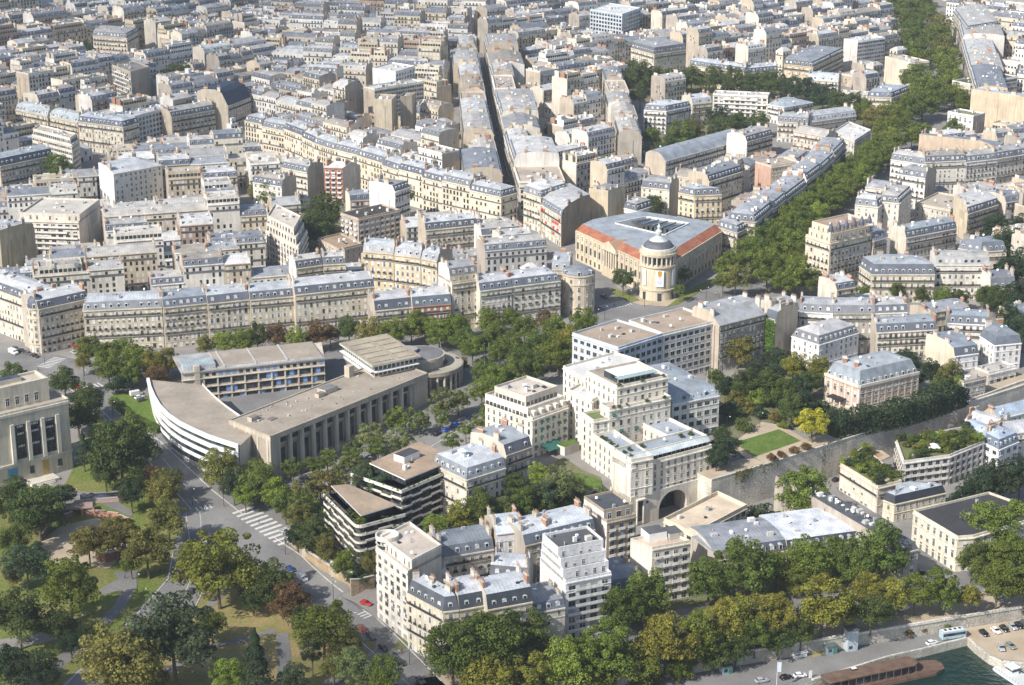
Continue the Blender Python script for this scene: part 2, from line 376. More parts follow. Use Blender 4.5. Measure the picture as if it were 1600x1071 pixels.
def facade(root, mb, A, B, z0, z1, st, mode='obj', org=None, awn=None, r=rnd, skip_ground=False, kinds=None):
    s = ST[st]; d, o, L = edge(A, B)
    if L < 1.6 or not faces_camera(A, B): return
    vw, vh, vb = (r.uniform(.86, 1.16), r.uniform(.88, 1.08), r.uniform(.9, 1.16)) if st in ('haus', 'plain') else (1, 1, 1)
    nf = max(1, round((z1 - z0) / s['fl'])); fh = (z1 - z0) / nf
    nb = max(1, int((L - .7) / (s['bay'] * vb))); pitch = L / nb if nb == 1 else (L - .6) / nb
    off = (L - pitch * nb) / 2; kinds = kinds or s['kinds']
    small = r.choice(((3,), (1, 3), (), (3, 4)))
    for k in range(nf):
        if k == 0 and skip_ground: continue
        zb = z0 + k * fh + s['sill'] * (1 if k else .4); wh = min(s['wh'] * vh * (.86 if k == nf - 1 and nf > 4 else 1), fh - .55) * (1 if k else 1.15); ww = s['ww'] * vw * (1.25 if k == 0 and st == 'haus' else 1)
        if zb + wh > z1 - .2: wh = z1 - .2 - zb
        for i in range(nb):
            sx = off + pitch * (i + .5); p = Vector((A[0], A[1], 0)) + d * sx
            kk = r.choice(kinds)
            if mode == 'flat':
                q = [p - d * ww / 2 + o * .04, p + d * ww / 2 + o * .04]
                lt = kk in ('blind', 'shut') and r.random() < .7
                mb.face([(q[0].x, q[0].y, zb), (q[1].x, q[1].y, zb), (q[1].x, q[1].y, zb + wh), (q[0].x, q[0].y, zb + wh)], 'paint' if lt else 'glass', (.62, .6, .55))
            else:
                link('window', WIN[kk], root, mat_edge((p.x - org[0], p.y - org[1], zb - org[2]), d, o, ww, wh))
                if st == 'haus' and k > 0 and k < nf - 1 and k % nf in small:
                    link('balcony', BALC['iron'], root, mat_edge((p.x - org[0], p.y - org[1], z0 + k * fh + .12 - org[2]), d, o, ww * 1.5, .95, .7))
                if awn and k and r.random() < awn[1]:
                    link('awning', AWN[awn[0]], root, mat_edge((p.x - org[0], p.y - org[1], zb - org[2]), d, o, ww * 1.15, wh))
        bal = [b if b >= 0 else nf + b for b in s['balc']]
        if k in bal and nf > 2:
            zz = z0 + k * fh + .12
            m = (Vector((A[0], A[1], 0)) + Vector((B[0], B[1], 0))) / 2
            if mode == 'flat' and s['bmat'] != 'solid':
                a = Vector((A[0], A[1], zz)); mb.frame(a + d * .3, d * (L - .6), o * .45, (0, 0, .5), 'stone', (.16, .155, .15), True) if L > 2 else None
            elif s['bmat'] == 'long' and mode != 'flat':
                link('balcony', BALC['solid'], root, mat_edge((m.x - org[0], m.y - org[1], zz - org[2]), d, o, L * (.94 if k % 2 else .6), 1, 1.5))
            elif s['bmat'] == 'solid' and mode != 'flat':
                for i in range(nb):
                    p = Vector((A[0], A[1], 0)) + d * (off + pitch * (i + .5))
                    link('balcony', BALC['solid'], root, mat_edge((p.x - org[0], p.y - org[1], zz - org[2]), d, o, ww * 1.35, 1, 1.2))
            elif mode != 'flat':
                link('balcony', BALC['iron'], root, mat_edge((m.x - org[0], m.y - org[1], zz - org[2]), d, o, L - .5, 1))
def geo_walls(mb, poly, z0, z1, sides, wall, party, st=None, bands=True):
    n = len(poly)
    for i in range(n):
        A, B = poly[i], poly[(i + 1) % n]; s = sides[i % len(sides)]
        c = party if s == 'p' else wall
        mb.face([(A[0], A[1], z0), (B[0], B[1], z0), (B[0], B[1], z1), (A[0], A[1], z1)], 'stone', c)
        if s == 'p' and z1 - z0 > 7 and faces_camera(A, B, 0) and (Vector(B) - Vector(A)).length > 6:      # patched render, old flues, down pipes
            d, o, L = edge(A, B); q = random.Random(int(A[0] * 7 + A[1] * 13)); a = Vector((A[0], A[1], 0)) + o * .03
            for k in range(q.randint(1, 3)):
                s0, wd_, zb, hh = q.uniform(.2, L * .7), q.uniform(1.5, L * .4), z0 + q.uniform(.0, .75) * (z1 - z0), q.uniform(2, 9); f = q.uniform(.78, 1.16); zt_ = min(z1 - .1, zb + hh); s1 = min(L - .1, s0 + wd_)
                mb.face([a + d * s0 + Vector((0, 0, zb)), a + d * s1 + Vector((0, 0, zb)), a + d * s1 + Vector((0, 0, zt_)), a + d * s0 + Vector((0, 0, zt_))], 'stone', tuple(min(.85, x * f) for x in c))
                a = a + o * .012
            for k in range(q.randint(0, 2)):
                s0 = q.uniform(.5, L - 1); mb.frame(a + d * s0 + Vector((0, 0, z0)), d * q.choice((.18, .5)), o * .15, (0, 0, (z1 - z0) * q.uniform(.6, 1)), 'stone', tuple(x * q.uniform(.6, .95) for x in c))
        if s == 'f' and bands and faces_camera(A, B):
            d, o, L = edge(A, B); nf = max(1, round((z1 - z0) / 3.15)); fh = (z1 - z0) / nf
            if L < 1.0: continue
            a = Vector((A[0], A[1], 0)); lt = tuple(min(.85, k * 1.06) for k in wall)
            for k in (1, nf - 1) if nf > 2 else (1,):
                mb.frame(a + d * .02 + Vector((0, 0, z0 + k * fh - .1)), d * (L - .04), o * .18, (0, 0, .22), 'stone', lt, True)
            mb.frame(a + d * .02 + Vector((0, 0, z1 - .45)), d * (L - .04), o * .42, (0, 0, .4), 'stone', lt, True)
def geo_mansard(mb, poly, z, sides, zc, sc, pc, m=1.4, mh=3.3, rise=1.3, rm=None, low='slate'):
    ds = [m if s == 'f' else (min(m, .35) if s == 'b' else 0.0) for s in (sides * 4)[:len(poly)]]
    if len(poly) == 4:
        w = min((Vector(poly[0]) .xy - Vector(poly[3]).xy).length, (Vector(poly[1]).xy - Vector(poly[2]).xy).length)
        w2 = min((Vector(poly[0]).xy - Vector(poly[1]).xy).length, (Vector(poly[2]).xy - Vector(poly[3]).xy).length)
        k = 9.0
        if ds[0] and ds[2]: k = min(k, w * .38)
        if ds[1] and ds[3]: k = min(k, w2 * .38)
        rm = rm if rm is not None else max(.8, k - m)
    else: rm = rm if rm is not None else 3.0
    d2 = [x + rm if x else 0.0 for x in ds]
    r0 = [Vector((p[0], p[1])) for p in poly]; r1 = inset(poly, ds); r2 = inset(poly, d2)
    zz = [z, z + mh, z + mh + rise]
    for q, (a, b, za, zb) in enumerate(((r0, r1, zz[0], zz[1]), (r1, r2, zz[1], zz[2]))):
        for i in range(len(poly)):
            j = (i + 1) % len(poly); s = sides[i % len(sides)]
            d = (r0[j] - r0[i]).normalized() if (r0[j] - r0[i]).length > 0 else Vector((1, 0))
            if s == 'p': mt, tn = 'stone', pc
            else: mt, tn = (low, sc) if q == 0 else ('zinc', zc)
            if abs(za - zb) < 1e-4 and s == 'p': continue
            mb.face([(a[i].x, a[i].y, za), (a[j].x, a[j].y, za), (b[j].x, b[j].y, zb), (b[i].x, b[i].y, zb)], mt, tn, (d.x, d.y, 0))
    d = (r0[1] - r0[0]).normalized()
    mb.face([(p.x, p.y, zz[2]) for p in r2], 'zinc', zc, (d.x, d.y, 0))
    return r1, r2, zz
def geo_flat(mb, poly, z, wall, gc, par=.9, th=.35, mat='gravel'):
    r1 = inset(poly, [th] * len(poly)); n = len(poly)
    for i in range(n):
        j = (i + 1) % n; A, B = poly[i], poly[j]; a, b = r1[i], r1[j]
        mb.face([(A[0], A[1], z), (B[0], B[1], z), (B[0], B[1], z + par), (A[0], A[1], z + par)], 'stone', wall)
        mb.face([(A[0], A[1], z + par), (B[0], B[1], z + par), (b[0], b[1], z + par), (a[0], a[1], z + par)], 'stone', wall)
        mb.face([(b[0], b[1], z + .05), (a[0], a[1], z + .05), (a[0], a[1], z + par), (b[0], b[1], z + par)], 'stone', wall)
    mb.face([(p[0], p[1], z + .05) for p in r1], mat, gc)
def randin(poly, r, k=.72):
    cx = sum(p[0] for p in poly) / len(poly); cy = sum(p[1] for p in poly) / len(poly)
    p = poly[r.randrange(len(poly))]; q = poly[r.randrange(len(poly))]; f = r.random()
    x = p[0] * f + q[0] * (1 - f); y = p[1] * f + q[1] * (1 - f); s = k * r.random() ** .5
    return Vector((cx + (x - cx) * s, cy + (y - cy) * s))
def clutter(mb, poly, z, d, r, n, pale=False):
    d = Vector((d.x, d.y, 0)); nn = Vector((-d.y, d.x, 0))
    for _ in range(n):
        c = randin(poly, r); k = r.random()
        if k < .45:
            a, b2, h = r.uniform(.6, 2.4), r.uniform(.6, 1.8), r.uniform(.5, 1.5)
            mb.frame(Vector((c.x, c.y, z - .4)) - d * a / 2 - nn * b2 / 2, d * a, nn * b2, (0, 0, h + .4), r.choice(['stone', 'zinc', 'paint']), r.choice([(.6, .58, .53), (.75, .74, .72), (.3, .32, .35), (.45, .44, .42)]))
        elif k < .75:
            a = r.uniform(.8, 1.4); mb.frame(Vector((c.x, c.y, z - .4)), d * a, nn * .9, (0, 0, .58), 'glass' if r.random() < .6 else 'paint', (.7, .74, .78))
        elif k < .9: mb.lathe((c.x, c.y, z - .3), [(.18, 0), (.18, r.uniform(.8, 1.6))], 6, 'zinc', (.5, .5, .5))
        else:
            mb.tube((c.x, c.y, z - .3), (c.x, c.y, z + .9), .06, .06, 'iron', 4)
            a = Vector((-.5, -.75, .42)); x = a.orthogonal().normalized(); y = a.cross(x).normalized(); cc = Vector((c.x, c.y, z + 1.0))
            mb.face([cc + (x * math.cos(q * .7854) + y * math.sin(q * .7854)) * .5 for q in range(8)], 'paint', (.75, .75, .75))
HOUSES = []       # footprints already taken
HAND = []         # facades that must stay in view
def world(pts, h):
    out = [P(x, y, h) for x, y in pts]
    return out
def make_poly(pts, h, depth=None):
    w_ = world(pts, h); z = sum(p.z for p in w_) / len(w_)
    w_ = [at(x, y, z) for x, y in pts]
    if len(w_) == 2:
        A, B = w_; d = (B - A); d.z = 0; d.normalize(); n = Vector((-d.y, d.x, 0)) * depth
        w_ = [A, B, B + n, A + n]
    elif len(w_) == 3:
        w_.append(w_[0] + w_[2] - w_[1])
    return [Vector((p.x, p.y, 0)) for p in w_], z
def base_z(poly): return min(terr(p.x, p.y) for p in poly) 
def house(pts, h, label, depth=13.0, sides='fpbp', roof='M', wall=None, zc=None, sc=None, pc=None, st='haus', mode='obj',
          chim=2, dorm='arch', dormers=True, cat='building', name='apartment_building', group=None, poly=None, zt=None, zb=None, mh=3.3, rise=1.3, m=1.4, rm=None,
          attics=0, r=None, awn=None, clut=None, low='slate', gravel=(.42, .36, .30), kinds=None, reserve=True, dkinds=None, par=.9, skip_ground=False, bands=True):
    r = r or random.Random(hash_(label) + len(HOUSES))
    wall = wall or r.choice(CREAM); zc = zc or r.choice(ZINC); sc = sc or r.choice(SLATE); pc = pc or r.choice(PARTY)
    if poly is None: poly, zt = make_poly(pts, h, depth)
    zg = base_z(poly) if zb is None else zb
    if reserve: HOUSES.append(poly)
    HAND.append((poly, zg, zt))
    c = sum(poly, Vector()) / len(poly); org = Vector((c.x, c.y, zg))
    root = thing(name, org, label, cat, group)
    mb = MB(); geo_walls(mb, poly, zg - .6, zt, sides, wall, pc, st, bands)
    for i in range(len(poly)):
        A, B = poly[i], poly[(i + 1) % len(poly)]
        if sides[i % len(sides)] == 'f': facade(root, mb, A, B, zg + .1, zt - .35, st, mode, org, awn, r, kinds=kinds, skip_ground=skip_ground)
        elif sides[i % len(sides)] == 'b': facade(root, mb, A, B, zg + .1, zt - .35, 'plain', mode, org, None, r, kinds=kinds)
    mb.build('wall', root, org)
    z = zt; pl = poly; sd = (sides * 4)[:len(poly)]
    for k in range(attics):           # stepped-back top storeys
        pl2 = inset(pl, [1.9 if s == 'f' else (.0 if s == 'p' else .6) for s in sd]); pl2 = [Vector((p.x, p.y, 0)) for p in pl2]
        mb = MB(); geo_flat(mb, pl, z, wall, gravel, .8)
        geo_walls(mb, pl2, z - .2, z + 2.9, sd, wall, pc, st, False)
        for i in range(len(pl2)):
            if sd[i] == 'f': facade(root, mb, pl2[i], pl2[(i + 1) % len(pl2)], z + .1, z + 2.9, st if st in ('deco', 'strip', 'grid') else 'plain', mode, org, None, r)
        mb.build('attic_storey', root, org); pl = pl2; z += 2.9
    mb = MB(); d, o, L = edge(pl[0], pl[1])
    if roof == 'M':
        r1, r2, zz = geo_mansard(mb, pl, z, sides, zc, sc, pc, m, mh, rise, rm, low); top = zz[2]; tz = zz[1]
        clutter(mb, r1, zz[1] + rise * .6, d, r, clut if clut is not None else max(4, int(L / 2.6)))
    elif roof == 'F':
        geo_flat(mb, pl, z, wall, gravel, par); top = z + .2
        clutter(mb, pl, z + .4, d, r, clut if clut is not None else max(3, int(L / 3)))
    elif roof == 'H':
        r1, r2, zz = geo_mansard(mb, pl, z, sides, zc, zc, pc, .5, .25, rise + 1.2, rm, 'zinc'); top = zz[2]
        clutter(mb, r1, zz[1] + rise * .6, d, r, clut if clut is not None else max(4, int(L / 2.6)))
    ro = mb.build('roof', root, org)
    if roof in 'MH' and chim:
        es = [i for i in range(len(pl)) if sd[i] == 'p'] or [1, 3 % len(pl)]
        for i in es[:chim]:
            A, B = pl[i], pl[(i + 1) % len(pl)]; dd, oo, LL = edge(A, B)
            for q in range(2 if LL > 9 else 1):
                f = .28 + .42 * q if LL > 9 else .5
                p = A + dd * (LL * f + r.uniform(-.6, .6)) - oo * .45; ln = r.uniform(1.8, 3.2)
                zb_ = z + (mh * .55 if roof == 'M' else .2); hh = top + r.uniform(1.0, 1.9) - zb_
                link('chimney', r.choice(CHIM), ro, mat_edge((p.x - org.x, p.y - org.y, zb_ - org.z), dd, oo, ln, hh, r.uniform(.6, .85)))
    if roof == 'M' and dormers and mh > 2:
        for i in range(len(pl)):
            A, B = pl[i], pl[(i + 1) % len(pl)]
            if sd[i] != 'f' or not faces_camera(A, B): continue
            dd, oo, LL = edge(A, B); nb = max(1, int((LL - 1.2) / 2.9)); pt = (LL - 1.2) / nb
            for q in range(nb):
                if r.random() < .08: continue
                p = A + dd * (.6 + pt * (q + .5)) - oo * .45
                link('dormer', DORM[r.choice(dkinds) if dkinds else (dorm if r.random() < .75 else 'blind')], ro, mat_edge((p.x - org.x, p.y - org.y, z + .35 - org.z), dd, oo, 1.25, min(1.15, (mh - .6) / 1.9)))
    return dict(root=root, poly=poly, zt=z, top=top, org=org, roof=ro, zg=zg)
def hash_(s):
    v = 7
    for ch in s: v = (v * 131 + ord(ch)) & 0x7fffffff
    return v
def row(pts, n, h, labels, depth=13, ends='pp', jit=1.2, walls=None, where='', roofs=None, **kw):
    """a terrace of houses along an eaves line given in the picture; each house its own thing"""
    r = random.Random(hash_(where) + int(pts[0][0] * 3 + pts[0][1])); w_ = world(pts, h)
    segs = []; tot = 0
    for a, b in zip(w_[:-1], w_[1:]): segs.append((a, b, (b - a).length)); tot += segs[-1][2]
    ws = [r.uniform(.8, 1.25) for _ in range(n)]; sm = sum(ws); cuts = [0]
    for x in ws: cuts.append(cuts[-1] + x / sm * tot)
    def pt(s):
        for a, b, l in segs:
            if s <= l + 1e-6: return a + (b - a) * (s / l)
            s -= l
        return segs[-1][1]
    res = []
    for i in range(n):
        A, B = pt(cuts[i]), pt(cuts[i + 1] - .05); dz = r.uniform(-jit, jit)
        d, o, L = edge(A, B); nn = -o * (depth if not isinstance(depth, tuple) else r.uniform(*depth))
        poly = [Vector((q.x, q.y, 0)) for q in (A, B, B + nn, A + nn)]
        z = (A.z + B.z) / 2 + dz
        sd = 'f' + ('f' if i == n - 1 and ends[1] == 'f' else 'p') + 'b' + ('f' if i == 0 and ends[0] == 'f' else 'p')
        wl = walls[i % len(walls)] if walls else r.choice(CREAM)
        lb = labels if isinstance(labels, str) else labels[i]
        if roofs: kw['roof'] = roofs[i % len(roofs)]
        res.append(house(None, h, lb, sides=sd, wall=wl, poly=poly, zt=z, r=random.Random(r.random()), **kw))
    return res
# ------------------------------------------------------------------ ground
def terr_mesh(x, y):
    u = U(x, y)
    if u < 8.0: return 0.0 if u > 5.5 else -13.0
    s = (x - WA.x) * wn.x + (y - WA.y) * wn.y
    if (x - WA.x) * wd.x + (y - WA.y) * wd.y < 3.0: return terr(x, y)
    if -2 < s < 7.0 and (x - WA.x) * wd.x + (y - WA.y) * wd.y > -4:      # the step hides behind the garden wall
        q = WA + wn * (-2.5) + wd * ((x - WA.x) * wd.x + (y - WA.y) * wd.y)
        return terr(q.x, q.y) - (0 if s < 0 else .3)
    return terr(x, y)
mb = MB()
ys = [360 + 5 * i for i in range(140)] + [1060 + 20 * i for i in range(80)]; xs = [-700 + 8 * i for i in range(66)] + [-172 + 4 * i for i in range(112)] + [276 + 8 * i for i in range(70)]
vid = {}
tv = [(x, y, terr_mesh(x, y)) for y in ys for x in xs]; nx = len(xs)
tf = [(j * nx + i, j * nx + i + 1, (j + 1) * nx + i + 1, (j + 1) * nx + i) for j in range(len(ys) - 1) for i in range(nx - 1)]
me = bpy.data.meshes.new('ground'); me.from_pydata(tv, [], tf); me.materials.append(MATS['pavement']); me.polygons.foreach_set('use_smooth', [True] * len(tf))
structure(bpy.data.objects.new('ground', me)); COL.objects.link(bpy.data.objects['ground'])
def drape(name, pts, off, mat, kind='structure', px=True, zfix=None, step=8.0):
    w_ = [(P(x, y, 0) if zfix is None else at(x, y, zfix)) for x, y in pts] if px else pts
    bm = bmesh.new(); vs = [bm.verts.new((p[0], p[1], 0)) for p in w_]; bm.faces.new(vs); bmesh.ops.triangulate(bm, faces=bm.faces[:])
    if zfix is None:
        for ax in (0, 1):
            lo = min(p[ax] for p in w_); hi = max(p[ax] for p in w_); k = math.ceil(lo / step) * step
            while k < hi:
                co = [0, 0, 0]; no = [0, 0, 0]; co[ax] = k; no[ax] = 1
                bmesh.ops.bisect_plane(bm, geom=bm.verts[:] + bm.edges[:] + bm.faces[:], plane_co=co, plane_no=no); k += step
    for v in bm.verts: v.co.z = (terr(v.co.x, v.co.y) if zfix is None else zfix) + off
    bmesh.ops.recalc_face_normals(bm, faces=bm.faces[:])
    if sum(f.normal.z for f in bm.faces) < 0: bmesh.ops.reverse_faces(bm, faces=bm.faces[:])
    me = bpy.data.meshes.new(name); bm.to_mesh(me); bm.free(); me.materials.append(MATS[mat])
    o = bpy.data.objects.new(name, me); COL.objects.link(o); o['kind'] = kind
    return o
def ribbon(name, pts, width, off, mat, kind='structure', raise_=0.0):
    """a strip of even real width along a line given in the picture (kerbs, painted lines, paths)"""
    w_ = [P(x, y, 0) for x, y in pts]; q = []
    for a, b in zip(w_[:-1], w_[1:]):
        n = max(1, int((b - a).length / 4))
        q += [a + (b - a) * i / n for i in range(n)]
    q.append(w_[-1]); mbx = MB(); L = []; Rr = []
    for i, p in enumerate(q):
        d = (q[min(i + 1, len(q) - 1)] - q[max(i - 1, 0)]); d.z = 0; d.normalize(); n = Vector((-d.y, d.x, 0)) * width / 2
        l, r_ = p + n, p - n; L.append((l.x, l.y, terr(l.x, l.y) + off)); Rr.append((r_.x, r_.y, terr(r_.x, r_.y) + off))
    up = Vector((0, 0, raise_))
    for i in range(len(q) - 1):
        a, b, c, d = [Vector(k) + up for k in (Rr[i], Rr[i + 1], L[i + 1], L[i])]
        mbx.face([a, b, c, d], mat, (.55, .54, .5))
        if raise_: mbx.face([a - up * 1.5, b - up * 1.5, b, a], mat, (.55, .54, .5)); mbx.face([d, c, c - up * 1.5, d - up * 1.5], mat, (.55, .54, .5))
    o = mbx.build(name); o['kind'] = kind
    return o
m, t, b = newmat('white_paint', 0.8, 0.2)
t.links.new(mix(t, noise(t, 1.8, 4), (0.38, 0.38, 0.37), (0.66, 0.66, 0.64)), b.inputs['Base Color'])

drape('road', [(60, 548), (130, 565), (215, 552), (330, 545), (500, 533), (700, 520), (880, 487), (935, 450), (925, 410), (918, 390), (930, 392), (950, 430), (975, 462), (1030, 478), (1075, 468), (1130, 440), (1190, 425), (1320, 270), (1400, 215), (1470, 190), (1478, 205), (1440, 230), (1345, 300), (1230, 445), (1130, 480), (1000, 500), (935, 540), (860, 590), (770, 645), (700, 690), (620, 735), (540, 775), (480, 805), (430, 830), (470, 862), (530, 920), (575, 955), (625, 1000), (680, 1055), (715, 1090), (610, 1090), (560, 1020), (520, 975), (470, 925), (430, 890), (380, 868), (345, 860), (330, 890), (305, 945), (215, 1015), (130, 1090), (80, 1090), (170, 1003), (217, 958), (262, 905), (272, 865), (285, 815), (270, 785), (225, 735), (175, 665), (125, 615), (90, 590), (20, 580), (-30, 560), (-30, 530)], .05, 'asphalt')
drape('park_lawn', [(150, 640), (175, 672), (225, 740), (270, 790), (283, 815), (270, 865), (260, 905), (215, 955), (168, 1003), (70, 1095), (-60, 1095), (-60, 760), (100, 760), (130, 700)], .06, 'lawn')
drape('park_lawn', [(345, 862), (380, 872), (425, 893), (470, 930), (520, 980), (560, 1025), (612, 1095), (140, 1095), (220, 1018), (308, 947), (333, 893)], .06, 'dry_grass')
drape('park_path', [(178, 895), (215, 890), (215, 915), (195, 950), (150, 1000), (60, 1075), (30, 1071), (125, 1000), (175, 950), (192, 922), (160, 930), (155, 922), (185, 905)], .12, 'asphalt')
drape('park_path', [(60, 850), (95, 822), (150, 810), (195, 830), (200, 860), (170, 890), (120, 880), (80, 880)], .12, 'sand')
drape('park_path', [(95, 765), (160, 772), (210, 800), (205, 808), (150, 785), (95, 790)], .12, 'asphalt')
drape('park_path', [(0, 1000), (90, 985), (90, 1000), (0, 1020)], .12, 'pavement')
ribbon('park_path', [(250, 1055), (330, 1010), (390, 998), (430, 985)], 3.0, .13, 'asphalt')
ribbon('park_path', [(440, 990), (445, 1025), (442, 1075)], 4.0, .14, 'asphalt')
ribbon('park_path', [(320, 955), (345, 930), (350, 905)], 3.0, .13, 'pavement')
drape('lawn', [(172, 620), (190, 612), (235, 620), (255, 660), (250, 672), (215, 655), (185, 640)], .07, 'green_grass')
for pts in ([(130, 612), (205, 690), (280, 775), (300, 798)], [(178, 640), (250, 690), (330, 765), (380, 805)], [(425, 838), (470, 868), (535, 925), (580, 962)], [(690, 1065), (625, 1000), (590, 968)],
            [(347, 862), (333, 892), (306, 947), (218, 1017), (135, 1088)], [(270, 865), (263, 905), (217, 957), (170, 1003), (85, 1088)], [(385, 870), (430, 893), (472, 928), (522, 978), (562, 1023), (610, 1088)],
            [(480, 803), (620, 733), (770, 643), (862, 588), (937, 538)], [(945, 525), (1002, 498), (1080, 486)]):
    ribbon('kerb', pts, .35, .04, 'stone', raise_=.13)
for pts in ([(215, 668), (235, 692), (245, 704)], [(255, 717), (268, 733)], [(280, 748), (292, 762)], [(300, 775), (310, 787)], [(290, 800), (296, 840), (297, 870)], [(312, 800), (314, 815), (313, 845)], [(300, 900), (290, 925), (272, 942)], [(560, 1000), (600, 1035), (640, 1071)]):
    ribbon('road_marking', pts, .22, .10, 'white_paint')
def crosswalk(a, b, wpx, pitch=1.7):
    A, B = P(*a), P(*b); d = (B - A); d.z = 0; L = d.length; d.normalize(); C_ = P(*wpx); n = C_ - A; n.z = 0; n = n - d * n.dot(d); mbx = MB(); k = 0
    while k * pitch < L:
        p = A + d * k * pitch; s_ = d * pitch * .45; q = [p, p + s_, p + s_ + n, p + n]
        mbx.face([(v.x, v.y, terr(v.x, v.y) + .09) for v in q], 'white_paint'); k += 1
    mbx.build('road_marking')['kind'] = 'structure'
for c_ in (((362, 802), (440, 856), (384, 782), 2.9), ((543, 952), (570, 968), (556, 947)), ((58, 573), (85, 558), (70, 580)), ((304, 794), (330, 788), (306, 800)), ((935, 478), (972, 470), (944, 486)), ((110, 610), (155, 598), (118, 616))):
    crosswalk(*c_)
# the shady quay avenue, its footpaths and the quay wall
UL = lambda x: None
def along(o, a, b): return QA + qd * a + qn * b
def strip(name, b0, b1, off, mat, a0=-420, a1=420):
    n = 60; mbx = MB()
    for i in range(n):
        s0, s1 = a0 + (a1 - a0) * i / n, a0 + (a1 - a0) * (i + 1) / n
        q = [along(0, s0, b0), along(0, s1, b0), along(0, s1, b1), along(0, s0, b1)]
        mbx.face([(p.x, p.y, terr(p.x, p.y) + off) for p in q], mat)
    return structure(mbx.build(name))
strip('footpath', 9, 16, .05, 'sand'); strip('road', 16, 34, .05, 'asphalt'); strip('footpath', 34, 46, .04, 'earth')
mb = MB(); q = [along(0, -420, 0), along(0, 420, 0), along(0, 420, 9.2), along(0, -420, 9.2)]
mb.prism([(p.x, p.y) for p in q], -6, .02, 'rough_stone', (.50, .47, .41), 'sand', (1, 1, 1))
q = [along(0, -420, -.25), along(0, 420, -.25), along(0, 420, .5), along(0, -420, .5)]
mb.prism([(p.x, p.y) for p in q], .0, .85, 'rough_stone', (.66, .63, .56))
o = mb.build('quay_wall', None, (QA.x, QA.y, 0)); tag(o, 'pale stone quay wall between the tree-lined avenue and the lower port road', 'wall')
# lower port: slab with its own stone edge, water
port_px = [(1040, 1110), (1180, 1085), (1270, 1064), (1390, 1027), (1440, 1016), (1512, 998), (1524, 1010), (1545, 1026), (1565, 1035), (1660, 1042)]
pw = [at(x, y, -4.0) for x, y in port_px]
poly = [(p.x, p.y) for p in pw]; e0 = along(0, 400, .2); e1 = along(0, -400, .2); f0 = along(0, 400, -30); f1 = along(0, -400, -14)
poly = [(f1.x, f1.y)] + poly + [(f0.x, f0.y), (e0.x, e0.y), (e1.x, e1.y)]
mb = MB()
for i in range(len(poly)):
    a, c = poly[i], poly[(i + 1) % len(poly)]; mb.face([(a[0], a[1], -13), (c[0], c[1], -13), (c[0], c[1], -4), (a[0], a[1], -4)], 'rough_stone', (.55, .52, .45))
mb.face([(p[0], p[1], -4) for p in poly], 'asphalt')
structure(mb.build('quay'))
mb = MB(); mb.face([(-600, 200, -6.6), (700, 200, -6.6), (700, 760, -6.6), (-600, 760, -6.6)], 'water'); structure(mb.build('water'))
drape('parking_lot', [(1513, 1003), (1500, 985), (1518, 968), (1660, 938), (1660, 1038), (1566, 1031), (1547, 1023), (1527, 1009)], .02, 'sand', zfix=-4.0)
drape('footpath', [(1265, 1022), (1300, 1008), (1340, 1000), (1420, 985), (1420, 990), (1345, 1008), (1310, 1016), (1270, 1028)], .02, 'dry_grass', zfix=-4.0)
mbk = MB()
for a, c in zip(pw[2:-1], pw[3:]):
    d = (c - a); d.z = 0; d.normalize(); n = Vector((-d.y, d.x, 0))
    mbk.frame(a + n * .02, c - a, n * .7, (0, 0, .35), 'rough_stone', (.62, .6, .54))
structure(mbk.build('kerb'))

# garden terrace wall (and the path along its top)
def longwall(name, pts_px, hz, thick, zdown, label, mat='rough_stone', tn=(.5, .47, .4), top=None, cop=True, cat='wall', zs=None, posts=0):
    w_ = [at(x, y, z) for (x, y), z in zip(pts_px, zs)] if zs else [P(x, y, hz) for x, y in pts_px]
    mbx = MB(); org = w_[0].copy()
    for a, c in zip(w_[:-1], w_[1:]):
        d = (c - a); d.z = 0; d.normalize(); n = Vector((-d.y, d.x, 0)) * thick; z0 = min(a.z, c.z) - zdown
        q = [a, c, c + n, a + n]
        mbx.face([(a.x, a.y, z0), (c.x, c.y, z0), (c.x, c.y, c.z), (a.x, a.y, a.z)], mat, tn)
        mbx.face([(c.x + n.x, c.y + n.y, z0), (a.x + n.x, a.y + n.y, z0), (a.x + n.x, a.y + n.y, a.z), (c.x + n.x, c.y + n.y, c.z)], mat, tn)
        mbx.face([(a.x, a.y, a.z), (c.x, c.y, c.z), (c.x + n.x, c.y + n.y, c.z), (a.x + n.x, a.y + n.y, a.z)], top or mat, tn if not top else (1, 1, 1))
        for p in (a, c): mbx.face([(p.x, p.y, z0), (p.x + n.x, p.y + n.y, z0), (p.x + n.x, p.y + n.y, p.z), (p.x, p.y, p.z)], mat, tn)
        if cop: mbx.frame(a - n.normalized() * .15, c - a, n.normalized() * .7, (0, 0, .25), 'stone', (.6, .58, .52), True)
    o = mbx.build(name, None, org); tag(o, label, cat)
    for i in range(posts):
        k = i * (len(w_) - 1) / max(1, posts - 1); j = min(int(k), len(w_) - 2); p = w_[j] + (w_[j + 1] - w_[j]) * (k - j); mp = MB()
        mp.frame((p.x - .6, p.y - .6, p.z - 3), (1.2, 0, 0), (0, 1.2, 0), (0, 0, 5.0), 'stone', (.6, .57, .5)); mp.frame((p.x - .8, p.y - .8, p.z + 2.0), (1.6, 0, 0), (0, 1.6, 0), (0, 0, .4), 'stone', (.64, .61, .54))
        mp.build('pillar', o, org)
    return o
wz = [15.5, 15.5, 15.5, 15.5, 15.5, 15.5, 15.5]
longwall('retaining_wall', [(1112, 750), (1200, 725), (1297, 694), (1335, 682), (1440, 647), (1510, 631), (1660, 583)], 0, 9.0, 17, 'tall weathered stone retaining wall below the garden with the lawn', top='sand', zs=wz, tn=(.64, .60, .52))
drape('lawn', [(1147, 696), (1217, 675), (1251, 693), (1179, 718)], 1.1, 'green_grass', step=6)
